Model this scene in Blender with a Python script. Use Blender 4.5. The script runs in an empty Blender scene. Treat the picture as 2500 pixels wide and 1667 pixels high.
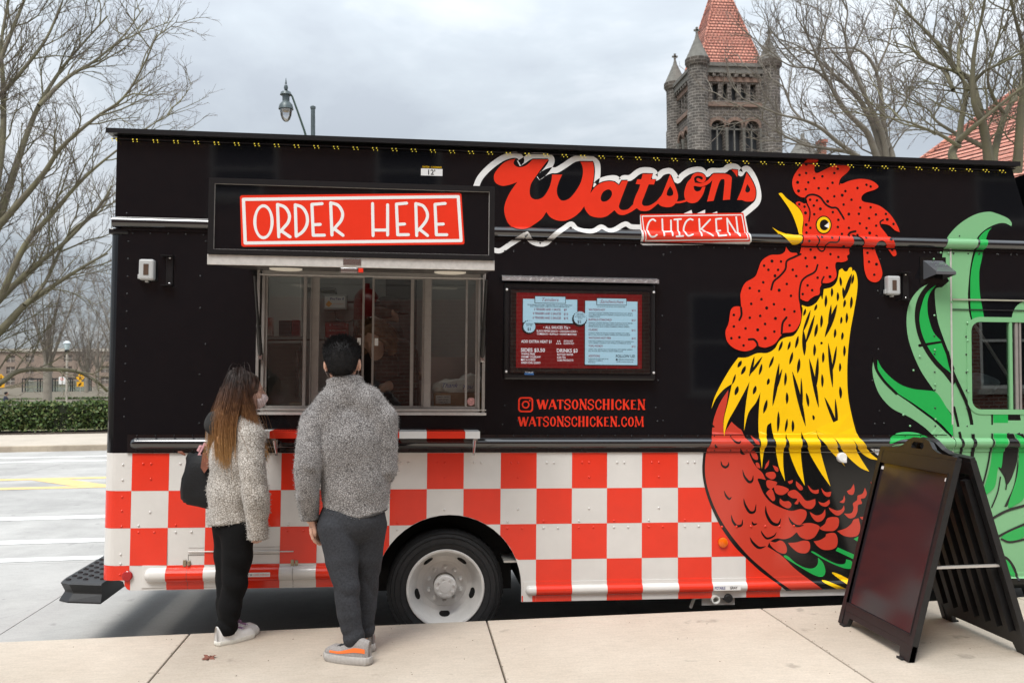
import bpy, bmesh, math, random
import numpy as np
from mathutils import Vector, Matrix
from mathutils.geometry import delaunay_2d_cdt
random.seed(7); np.random.seed(7)
S = bpy.context.scene
COL = S.collection
R = math.radians

# ------------------------------------------------------------ camera
YAW, PITCH, ROLL = 0.1133, math.atan(82/2200), -0.0107
cam_d = bpy.data.cameras.new('camera')
cam = bpy.data.objects.new('camera', cam_d); COL.objects.link(cam); S.camera = cam
_a = Vector((math.sin(YAW)*math.cos(PITCH), math.cos(YAW)*math.cos(PITCH), math.sin(PITCH)))
_r = Vector((math.cos(YAW), -math.sin(YAW), 0)); _u = _r.cross(_a)
_c, _s = math.cos(ROLL), math.sin(ROLL)
_r, _u = _c*_r+_s*_u, _c*_u-_s*_r
_m = Matrix((_r, _u, -_a)).transposed().to_4x4()
_m.translation = Vector((0, -6.15, 1.83))
cam.matrix_world = _m
cam_d.sensor_width = 36; cam_d.lens = 36*2200/2500
cam_d.clip_end = 3000; cam_d.clip_start = .05
cam_d.dof.use_dof = True; cam_d.dof.focus_distance = 6.2; cam_d.dof.aperture_fstop = 5.0

# ------------------------------------------------------------ world: overcast sky over a clear-sky base
W = bpy.data.worlds.new('World'); S.world = W; W.use_nodes = True
SUN_EL, SUN_AZ = R(58), R(-150)          # azimuth: direction towards the sun, from +y clockwise
def world():
    nt = W.node_tree; nt.nodes.clear(); N = nt.nodes.new; L = nt.links.new
    out = N('ShaderNodeOutputWorld'); bg = N('ShaderNodeBackground'); L(bg.outputs[0], out.inputs[0])
    sky = N('ShaderNodeTexSky'); sky.sky_type = 'NISHITA'; sky.sun_disc = False
    sky.sun_elevation = SUN_EL; sky.sun_rotation = SUN_AZ
    sc = N('ShaderNodeVectorMath'); sc.operation = 'SCALE'; L(sky.outputs[0], sc.inputs[0]); sc.inputs['Scale'].default_value = .1
    tc = N('ShaderNodeTexCoord'); sep = N('ShaderNodeSeparateXYZ'); L(tc.outputs['Generated'], sep.inputs[0])
    # project the view direction on a cloud layer overhead
    zc = N('ShaderNodeMath'); zc.operation = 'MAXIMUM'; L(sep.outputs[2], zc.inputs[0]); zc.inputs[1].default_value = 0
    za = N('ShaderNodeMath'); za.operation = 'ADD'; L(zc.outputs[0], za.inputs[0]); za.inputs[1].default_value = .22
    dv = N('ShaderNodeVectorMath'); dv.operation = 'DIVIDE'; L(tc.outputs['Generated'], dv.inputs[0])
    cb = N('ShaderNodeCombineXYZ')
    for i in range(3): L(za.outputs[0], cb.inputs[i])
    L(cb.outputs[0], dv.inputs[1])
    def noise(scale, det, rough, dist, off):
        mp = N('ShaderNodeMapping'); L(dv.outputs[0], mp.inputs[0]); mp.inputs['Location'].default_value = off
        n = N('ShaderNodeTexNoise'); n.inputs['Scale'].default_value = scale; n.inputs['Detail'].default_value = det
        n.inputs['Roughness'].default_value = rough; n.inputs['Distortion'].default_value = dist
        L(mp.outputs[0], n.inputs['Vector']); return n.outputs['Fac']
    n1 = noise(1.15, 6, .52, .35, (2.1, 5.2, 0)); n2 = noise(3.4, 5, .55, .2, (0.2, 7.7, 0))
    mx = N('ShaderNodeMath'); mx.operation = 'MULTIPLY_ADD'; L(n2, mx.inputs[0]); mx.inputs[1].default_value = .32; L(n1, mx.inputs[2])
    rp = N('ShaderNodeValToRGB'); L(mx.outputs[0], rp.inputs[0]); e = rp.color_ramp.elements
    e[0].position = .50; e[0].color = (.46, .50, .55, 1)
    e[1].position = .86; e[1].color = (.85, .875, .895, 1)
    for p, c in ((.62, (.54, .59, .635, 1)), (.72, (.68, .72, .76, 1))):
        k = e.new(p); k.color = c
    # overcast luminance rises towards the zenith (CIE overcast sky)
    gr = N('ShaderNodeMath'); gr.operation = 'MULTIPLY_ADD'; L(zc.outputs[0], gr.inputs[0]); gr.inputs[1].default_value = 1.45; gr.inputs[2].default_value = .24
    cs = N('ShaderNodeVectorMath'); cs.operation = 'SCALE'; L(rp.outputs[0], cs.inputs[0]); L(gr.outputs[0], cs.inputs['Scale'])
    mix = N('ShaderNodeMix'); mix.data_type = 'RGBA'; mix.inputs[0].default_value = .93
    L(sc.outputs[0], mix.inputs[6]); L(cs.outputs[0], mix.inputs[7])
    L(mix.outputs[2], bg.inputs[0]); bg.inputs[1].default_value = 1.0
world()
sun_d = bpy.data.lights.new('sun', 'SUN'); sun = bpy.data.objects.new('sun', sun_d); COL.objects.link(sun)
sun_d.energy = 1.5; sun_d.angle = R(22); sun_d.color = (1, .96, .9)
_sd = Vector((math.sin(SUN_AZ)*math.cos(SUN_EL), math.cos(SUN_AZ)*math.cos(SUN_EL), math.sin(SUN_EL)))
sun.rotation_euler = _sd.to_track_quat('Z', 'Y').to_euler()
vs = S.view_settings
S.display_settings.display_device = 'sRGB'
vs.view_transform = 'Standard'; vs.look = 'None'; vs.exposure = 1.02; vs.gamma = 1; vs.use_curve_mapping = False
S.render.engine = 'CYCLES'
S.cycles.max_bounces = 8; S.cycles.transparent_max_bounces = 12

# ------------------------------------------------------------ helpers
def tag(o, label=None, cat=None, group=None, kind=None):
    if label: o['label'] = label
    if cat: o['category'] = cat
    if group: o['group'] = group
    if kind: o['kind'] = kind
    return o
def empty(name, loc=(0, 0, 0), rz=0, label=None, cat=None, group=None, parent=None):
    o = bpy.data.objects.new(name, None); COL.objects.link(o); o.location = loc; o.rotation_euler = (0, 0, rz)
    o.empty_display_size = .1
    if parent: o.parent = parent
    return tag(o, label, cat, group)
def mesh(name, V, F, mat=None, parent=None, smooth=False, loc=None):
    me = bpy.data.meshes.new(name); me.from_pydata([tuple(map(float, v)) for v in V], [], [tuple(map(int, f)) for f in F]); me.update()
    return link(name, me, mat, parent, smooth, loc)
def link(name, me, mat=None, parent=None, smooth=False, loc=None):
    if mat and not me.materials: me.materials.append(mat)
    if smooth: me.polygons.foreach_set('use_smooth', [True]*len(me.polygons))
    o = bpy.data.objects.new(name, me); COL.objects.link(o)
    if parent: o.parent = parent
    if loc: o.location = loc
    return o
class MB:
    """collects shapes for one mesh"""
    def __init__(s): s.V = []; s.F = []
    def add(s, V, F):
        n = len(s.V); s.V += [tuple(v) for v in V]; s.F += [tuple(i+n for i in f) for f in F]; return s
    def box(s, x0, x1, y0, y1, z0, z1, b=0):
        if b <= 0:
            V = [(x, y, z) for z in (z0, z1) for y in (y0, y1) for x in (x0, x1)]
            return s.add(V, [(0, 2, 3, 1), (4, 5, 7, 6), (0, 1, 5, 4), (1, 3, 7, 5), (3, 2, 6, 7), (2, 0, 4, 6)])
        bm = bmesh.new(); bmesh.ops.create_cube(bm, size=1)
        for v in bm.verts: v.co = Vector(((x0+x1)/2+v.co.x*(x1-x0), (y0+y1)/2+v.co.y*(y1-y0), (z0+z1)/2+v.co.z*(z1-z0)))
        bmesh.ops.bevel(bm, geom=bm.edges[:], offset=b, segments=2, profile=.5, affect='EDGES')
        return s.bm(bm)
    def bm(s, bm):
        bm.verts.ensure_lookup_table(); bm.verts.index_update()
        s.add([v.co[:] for v in bm.verts], [[v.index for v in f.verts] for f in bm.faces]); bm.free(); return s
    def tube(s, pts, rad, n=8, caps=True):
        pts = [Vector(p) for p in pts]; m = len(pts)
        rr = rad if hasattr(rad, '__len__') else [rad]*m
        up = None; rings = []
        for i, p in enumerate(pts):
            d = (pts[min(i+1, m-1)]-pts[max(i-1, 0)])
            d = d.normalized() if d.length > 1e-9 else Vector((0, 0, 1))
            if up is None:
                a = Vector((0, 0, 1)) if abs(d.z) < .9 else Vector((1, 0, 0)); up = (a-d*a.dot(d)).normalized()
            else:
                up = up-d*up.dot(d); up = up.normalized() if up.length > 1e-6 else d.orthogonal().normalized()
            sd = d.cross(up)
            rings.append([p+(up*math.cos(2*math.pi*k/n)+sd*math.sin(2*math.pi*k/n))*rr[i] for k in range(n)])
        V = [v for r_ in rings for v in r_]; F = []
        for i in range(m-1):
            for k in range(n):
                a, b = i*n+k, i*n+(k+1) % n; F.append((a, b, b+n, a+n))
        if caps: F.append(tuple(range(n-1, -1, -1))); F.append(tuple(range((m-1)*n, m*n)))
        return s.add(V, F)
    def lathe(s, prof, n=24, c=(0, 0, 0), axis='z', caps=False):
        V = []; F = []
        for (r_, h) in prof:
            for k in range(n):
                t = 2*math.pi*k/n
                x, y = r_*math.cos(t), r_*math.sin(t)
                p = (x, y, h) if axis == 'z' else ((x, h, y) if axis == 'y' else (h, x, y))
                V.append((p[0]+c[0], p[1]+c[1], p[2]+c[2]))
        m = len(prof)
        for i in range(m-1):
            for k in range(n):
                a, b = i*n+k, i*n+(k+1) % n; F.append((a, b, b+n, a+n))
        if caps: F.append(tuple(range(n-1, -1, -1))); F.append(tuple(range((m-1)*n, m*n)))
        return s.add(V, F)
    def dome(s, c, r, d, n=6):
        """small rivet head bulging towards -y"""
        x, y, z = c; V = []
        for k in range(n): V.append((x+r*math.cos(2*math.pi*k/n), y, z+r*math.sin(2*math.pi*k/n)))
        for k in range(n): V.append((x+r*.62*math.cos(2*math.pi*k/n), y-d*.8, z+r*.62*math.sin(2*math.pi*k/n)))
        V.append((x, y-d, z)); F = []
        for k in range(n):
            j = (k+1) % n; F.append((k, j, n+j, n+k)); F.append((n+k, n+j, 2*n))
        return s.add(V, F)
    def prism(s, poly, y0, y1):
        """(x,z) outline extruded from y0 to y1"""
        n = len(poly); V = [(x, y0, z) for x, z in poly]+[(x, y1, z) for x, z in poly]
        F = [tuple(range(n)), tuple(range(2*n-1, n-1, -1))]
        for k in range(n): j = (k+1) % n; F.append((k, n+k, n+j, j))
        return s.add(V, F)
    def build(s, name, mat=None, parent=None, smooth=False, loc=None, fix=True):
        me = bpy.data.meshes.new(name); me.from_pydata(s.V, [], s.F)
        if fix:
            bm = bmesh.new(); bm.from_mesh(me); bmesh.ops.recalc_face_normals(bm, faces=bm.faces); bm.to_mesh(me); bm.free()
        me.update(); o = link(name, me, mat, parent, smooth, loc)
        if smooth == 'auto':
            me.polygons.foreach_set('use_smooth', [True]*len(me.polygons))
            try: me.set_sharp_from_angle(angle=R(35))
            except Exception: pass
        return o
def boxo(name, x0, x1, y0, y1, z0, z1, mat, parent=None, b=0): return MB().box(x0, x1, y0, y1, z0, z1, b).build(name, mat, parent)

# ------------------------------------------------------------ materials
_mats = {}
def M(name, col, rough=.5, metal=0, spec=.5, var=0, vscale=8, bump=0, bscale=60, coat=0, emis=0, rvar=0, detail=5, alpha=1, col2=None, stretch=None):
    if name in _mats: return _mats[name]
    m = bpy.data.materials.new(name); m.use_nodes = True; nt = m.node_tree; N = nt.nodes.new; L = nt.links.new
    b = nt.nodes['Principled BSDF']; c = tuple(col)+(1,) if len(col) == 3 else col
    b.inputs['Base Color'].default_value = c; b.inputs['Roughness'].default_value = rough; b.inputs['Metallic'].default_value = metal
    b.inputs['Specular IOR Level'].default_value = spec; b.inputs['Coat Weight'].default_value = coat; b.inputs['Coat Roughness'].default_value = .04
    if emis: b.inputs['Emission Color'].default_value = c; b.inputs['Emission Strength'].default_value = emis
    if var or bump or rvar or col2:
        tc = N('ShaderNodeTexCoord'); vec = tc.outputs['Object']
        if stretch:
            mp = N('ShaderNodeMapping'); L(vec, mp.inputs[0]); mp.inputs['Scale'].default_value = stretch; vec = mp.outputs[0]
        n = N('ShaderNodeTexNoise'); n.inputs['Scale'].default_value = vscale; n.inputs['Detail'].default_value = detail; n.inputs['Roughness'].default_value = .62
        L(vec, n.inputs['Vector'])
        if var or col2:
            rp = N('ShaderNodeValToRGB'); L(n.outputs['Fac'], rp.inputs[0]); e = rp.color_ramp.elements
            e[0].position = .3; e[1].position = .7
            e[0].color = tuple(x*(1-var) for x in c[:3])+(1,)
            e[1].color = (tuple(col2)+(1,)) if col2 else tuple(min(1, x*(1+var)) for x in c[:3])+(1,)
            L(rp.outputs[0], b.inputs['Base Color'])
        if rvar:
            mr = N('ShaderNodeMapRange'); L(n.outputs['Fac'], mr.inputs[0]); mr.inputs[3].default_value = max(0, rough-rvar); mr.inputs[4].default_value = min(1, rough+rvar)
            L(mr.outputs[0], b.inputs['Roughness'])
        if bump:
            n2 = N('ShaderNodeTexNoise'); n2.inputs['Scale'].default_value = bscale; n2.inputs['Detail'].default_value = 4; L(vec, n2.inputs['Vector'])
            bp = N('ShaderNodeBump'); bp.inputs['Strength'].default_value = min(1, bump); bp.inputs['Distance'].default_value = .01
            L(n2.outputs['Fac'], bp.inputs['Height']); L(bp.outputs[0], b.inputs['Normal'])
    _mats[name] = m; return m
def glass(name, tint=(1, 1, 1), refl=.08, dark=0.0, rough=0.0):
    """thin pane: fresnel reflection over a clear (slightly tinted) body"""
    if name in _mats: return _mats[name]
    m = bpy.data.materials.new(name); m.use_nodes = True; nt = m.node_tree; nt.nodes.clear(); N = nt.nodes.new; L = nt.links.new
    o = N('ShaderNodeOutputMaterial'); t = N('ShaderNodeBsdfTransparent'); g = N('ShaderNodeBsdfGlossy'); mx = N('ShaderNodeMixShader'); fr = N('ShaderNodeFresnel')
    t.inputs[0].default_value = tuple(x*(1-dark) for x in tint)+(1,); g.inputs['Roughness'].default_value = rough; g.inputs[0].default_value = (1, 1, 1, 1)
    fr.inputs[0].default_value = 1.5; ad = N('ShaderNodeMath'); ad.operation = 'ADD'; L(fr.outputs[0], ad.inputs[0]); ad.inputs[1].default_value = refl; ad.use_clamp = True
    L(ad.outputs[0], mx.inputs[0]); L(t.outputs[0], mx.inputs[1]); L(g.outputs[0], mx.inputs[2]); L(mx.outputs[0], o.inputs[0])
    _mats[name] = m; return m
def brickmat(name, c1, c2, mortar, bw, bh, ms, rough=.9, bump=.6, off=.5, plane='xz', var=.25):
    if name in _mats: return _mats[name]
    m = bpy.data.materials.new(name); m.use_nodes = True; nt = m.node_tree; N = nt.nodes.new; L = nt.links.new; b = nt.nodes['Principled BSDF']
    tc = N('ShaderNodeTexCoord'); sp = N('ShaderNodeSeparateXYZ'); cb = N('ShaderNodeCombineXYZ'); L(tc.outputs['Object'], sp.inputs[0])
    if plane == 'wall':     # any vertical wall: run along x+y
        ad = N('ShaderNodeMath'); ad.operation = 'ADD'; L(sp.outputs[0], ad.inputs[0]); L(sp.outputs[1], ad.inputs[1]); L(ad.outputs[0], cb.inputs[0])
    elif plane == 'polar':
        at = N('ShaderNodeMath'); at.operation = 'ARCTAN2'; L(sp.outputs[1], at.inputs[0]); L(sp.outputs[0], at.inputs[1]); L(at.outputs[0], cb.inputs[0])
    else: L(sp.outputs[0], cb.inputs[0])
    L(sp.outputs[2], cb.inputs[1])
    t = N('ShaderNodeTexBrick'); L(cb.outputs[0], t.inputs['Vector']); t.inputs['Color1'].default_value = tuple(c1)+(1,); t.inputs['Color2'].default_value = tuple(c2)+(1,)
    t.inputs['Mortar'].default_value = tuple(mortar)+(1,); t.inputs['Scale'].default_value = 1; t.inputs['Mortar Size'].default_value = ms; t.inputs['Mortar Smooth'].default_value = .2
    t.inputs['Brick Width'].default_value = bw; t.inputs['Row Height'].default_value = bh; t.offset = off
    n = N('ShaderNodeTexNoise'); L(tc.outputs['Object'], n.inputs['Vector']); n.inputs['Scale'].default_value = 1.2/bw; n.inputs['Detail'].default_value = 4
    mr = N('ShaderNodeMapRange'); L(n.outputs['Fac'], mr.inputs[0]); mr.inputs[1].default_value = .3; mr.inputs[2].default_value = .7; mr.inputs[3].default_value = 1-var; mr.inputs[4].default_value = 1+var
    sc = N('ShaderNodeVectorMath'); sc.operation = 'SCALE'; L(t.outputs['Color'], sc.inputs[0]); L(mr.outputs[0], sc.inputs['Scale'])
    L(sc.outputs[0], b.inputs['Base Color']); b.inputs['Roughness'].default_value = rough
    bp = N('ShaderNodeBump'); bp.inputs['Strength'].default_value = bump; bp.inputs['Distance'].default_value = bh*.15; bp.invert = True
    L(t.outputs['Fac'], bp.inputs['Height']); L(bp.outputs[0], b.inputs['Normal'])
    _mats[name] = m; return m
BLACK = (.006, .006, .0075)
def paint(name, col, rough=.12, spec=.5):
    return M(name, col, rough=rough, spec=spec, bump=.012, bscale=3.5)
P_BLACK = M('black gloss paint', BLACK, rough=.05, spec=.42, bump=.05, bscale=1.6)
P_BLACK2 = M('black satin trim', (.010, .010, .011), rough=.28)
P_WHITE = M('white gloss vinyl', (.66, .645, .62), rough=.2, var=.045, vscale=5, bump=.02, bscale=2.5, rvar=.06)
P_RED = M('red gloss vinyl', (.74, .038, .016), rough=.17, spec=.4, var=.05, vscale=5, bump=.02, bscale=2.5, rvar=.05)
P_REDB = paint('body red vinyl', (.56, .052, .030), .15)
P_YEL = paint('yellow vinyl', (.93, .56, .006), .2)
P_LG = paint('light green vinyl', (.20, .45, .225), .15)
P_MG = paint('mid green vinyl', (.018, .38, .075), .15)
P_DECW = paint('white vinyl', (.78, .78, .77), .25)
P_BLKV = paint('black vinyl', (.008, .008, .008), .12)
ALU = M('brushed aluminium', (.62, .60, .57), rough=.42, metal=.35, var=.12, vscale=30, bump=.05, bscale=200)
ALUD = M('anodised window frame', (.34, .32, .30), rough=.4, metal=.4, var=.1, vscale=20)
STEEL = M('polished steel', (.6, .6, .6), rough=.22, metal=1)
RUBBER = M('tyre rubber', (.013, .013, .014), rough=.75, var=.35, vscale=30, bump=.3, bscale=180)
PLAST_B = M('black plastic', (.012, .012, .013), rough=.42, var=.2, vscale=40, bump=.12, bscale=220)
# ------------------------------------------------------------ 2-D shapes -> draped vinyl
def smooth_poly(pts, closed=True, step=6):
    """Catmull-Rom through (x,z[,1]); a third element marks a corner"""
    P = [(p[0], p[1]) for p in pts]; C = [len(p) > 2 for p in pts]; n = len(P); out = []
    rng = range(n) if closed else range(n-1)
    for i in rng:
        p1, p2 = P[i], P[(i+1) % n]
        c1 = C[i] or (not closed and i == 0); c2 = C[(i+1) % n] or (not closed and i == n-2)
        p0 = P[i-1] if not c1 else (2*p1[0]-p2[0], 2*p1[1]-p2[1])
        p3 = P[(i+2) % n] if not c2 else (2*p2[0]-p1[0], 2*p2[1]-p1[1])
        if c1 and c2: out.append(p1); continue
        for k in range(step):
            t = k/step; t2 = t*t; t3 = t2*t
            out.append(tuple(.5*((2*p1[j])+(-p0[j]+p2[j])*t+(2*p0[j]-5*p1[j]+4*p2[j]-p3[j])*t2+(-p0[j]+3*p1[j]-3*p2[j]+p3[j])*t3) for j in (0, 1)))
    if not closed: out.append(P[-1])
    return out
def stroke_poly(pts, w, taper=False, smooth=True, round_cap=True):
    """outline of a pen stroke; w in metres, or a list along the path"""
    P = smooth_poly(pts, closed=False, step=5) if smooth and len(pts) > 2 else [(p[0], p[1]) for p in pts]
    m = len(P); Lft = []; Rgt = []
    for i, p in enumerate(P):
        a = P[max(i-1, 0)]; b = P[min(i+1, m-1)]; dx, dz = b[0]-a[0], b[1]-a[1]; l = math.hypot(dx, dz) or 1e-9
        t = i/max(1, m-1); ww = w*.5
        if taper: ww *= max(.06, math.sin(math.pi*min(1, max(0, t)))**.7)
        Lft.append((p[0]-dz/l*ww, p[1]+dx/l*ww)); Rgt.append((p[0]+dz/l*ww, p[1]-dx/l*ww))
    if taper or not round_cap: return Lft+Rgt[::-1]
    def cap(c, l, r_):
        a0 = math.atan2(l[1]-c[1], l[0]-c[0]); rr = w*.5
        return [(c[0]+rr*math.cos(a0-math.pi*k/5), c[1]+rr*math.sin(a0-math.pi*k/5)) for k in range(1, 5)]
    return Lft+cap(P[-1], Lft[-1], Rgt[-1])+Rgt[::-1]+cap(P[0], Rgt[0], Lft[0])
def fill(polys):
    """triangulate outer + hole loops (even-odd) -> verts2d, faces"""
    V = []; E = []; loops = []
    for poly in polys:
        q = [poly[0]]
        for p in poly[1:]:
            if abs(p[0]-q[-1][0])+abs(p[1]-q[-1][1]) > 1e-6: q.append(p)
        if len(q) > 2 and abs(q[0][0]-q[-1][0])+abs(q[0][1]-q[-1][1]) < 1e-6: q.pop()
        n0 = len(V); V += [Vector(p) for p in q]; E += [(n0+i, n0+(i+1) % len(q)) for i in range(len(q))]; loops.append(q)
    ov, oe, of, _, _, _ = delaunay_2d_cdt(V, E, [], 0, 1e-7)
    def inside(x, y):
        c = False
        for q in loops:
            n = len(q); j = n-1
            for i in range(n):
                yi, yj = q[i][1], q[j][1]
                if (yi > y) != (yj > y) and x < (q[j][0]-q[i][0])*(y-yi)/(yj-yi)+q[i][0]: c = not c
                j = i
        return c
    F = []
    for f in of:
        cx = sum(ov[i][0] for i in f)/len(f); cy = sum(ov[i][1] for i in f)/len(f)
        if inside(cx, cy): F.append(f)
    return [(v[0], v[1]) for v in ov], F
# side profile of the body: bulges of the half-round rub rails
RAIL2 = (2.828, .037, 2.790, 2.866, .0)        # centre z, radius, plate z0, z1, plate depth
RAIL1 = (1.378, .036, 1.316, 1.441, .007)
RAIL0R = (.525, .048, .440, .588, .006)
RAIL0F = (.380, .034, .302, .440, .006)
def prof(x, z):
    d = 0
    for (c, r_, z0, z1, pd), ok in ((RAIL2, True), (RAIL1, x > -1.86), (RAIL0R, -1.77 < x < -.2), (RAIL0F, x > .745)):
        if ok:
            if z0 <= z <= z1: d = max(d, pd)
            t = r_*r_-(z-c)**2
            if t > 0: d = max(d, math.sqrt(t))
    return d
def zcuts():
    z = []
    for (c, r_, z0, z1, pd) in (RAIL2, RAIL1, RAIL0R, RAIL0F):
        z += [c+r_*math.sin(R(a)) for a in (-90, -75, -58, -40, -20, 0, 20, 40, 58, 75, 90)]
        if pd: z += [z0, z0+.001, z1, z1-.001]
    return z
ZCUTS = zcuts()
def drape(name, polys, mat, parent, lift=.0015, flat=False, y=0.0, thick=0):
    """vinyl cut to the given outlines and laid on the body side"""
    V = []; F = []
    for k, g in enumerate(polys):
        v, f = fill(g if isinstance(g[0], list) else [g]); n = len(V)
        V += [(a, -lift-k*.00012, b) for a, b in v]; F += [tuple(i+n for i in t) for t in f]
    if not F: return None
    bm = bmesh.new(); bv = [bm.verts.new(v) for v in V]
    for t in F:
        try: bm.faces.new([bv[i] for i in t])
        except ValueError: pass
    if not flat:
        zs = [v.co.z for v in bm.verts]; lo, hi = min(zs), max(zs)
        for z in ZCUTS:
            if lo < z < hi: bmesh.ops.bisect_plane(bm, geom=bm.verts[:]+bm.edges[:]+bm.faces[:], plane_co=(0, 0, z), plane_no=(0, 0, 1), dist=1e-5)
        for v in bm.verts: v.co.y -= prof(v.co.x, v.co.z)
    for f in bm.faces:
        f.normal_update()
        if f.normal.y > 0: f.normal_flip()
    for v in bm.verts: v.co.y += y
    me = bpy.data.meshes.new(name); bm.to_mesh(me); bm.free()
    return link(name, me, mat, parent)
def text_mesh(name, txt, mat, parent, x, z, h, y=0, width=None, bold=0, align='LEFT', tilt=0, shear=0):
    """flat lettering facing -y; h = capital height, optional fixed width"""
    c = bpy.data.curves.new(name, 'FONT'); c.body = txt; c.align_x = align; c.size = 1; c.offset = bold; c.resolution_u = 3; c.shear = shear
    o = bpy.data.objects.new(name, c); COL.objects.link(o)
    dg = bpy.context.evaluated_depsgraph_get(); me = bpy.data.meshes.new_from_object(o.evaluated_get(dg)); bpy.data.objects.remove(o)
    xs = [v.co.x for v in me.vertices] or [0, 1]; wd = max(xs)-min(xs); sx = h/.69
    if width: sx = width/max(wd, 1e-6)
    x0 = min(xs) if align == 'LEFT' else ((min(xs)+max(xs))/2 if align == 'CENTER' else max(xs))
    ct, st = math.cos(tilt), math.sin(tilt)
    for v in me.vertices:
        a, b = (v.co.x-x0)*sx, v.co.y*h/.69
        v.co = (x+a*ct-b*st, y, z+a*st+b*ct)
    return link(name, me, mat, parent)
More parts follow.
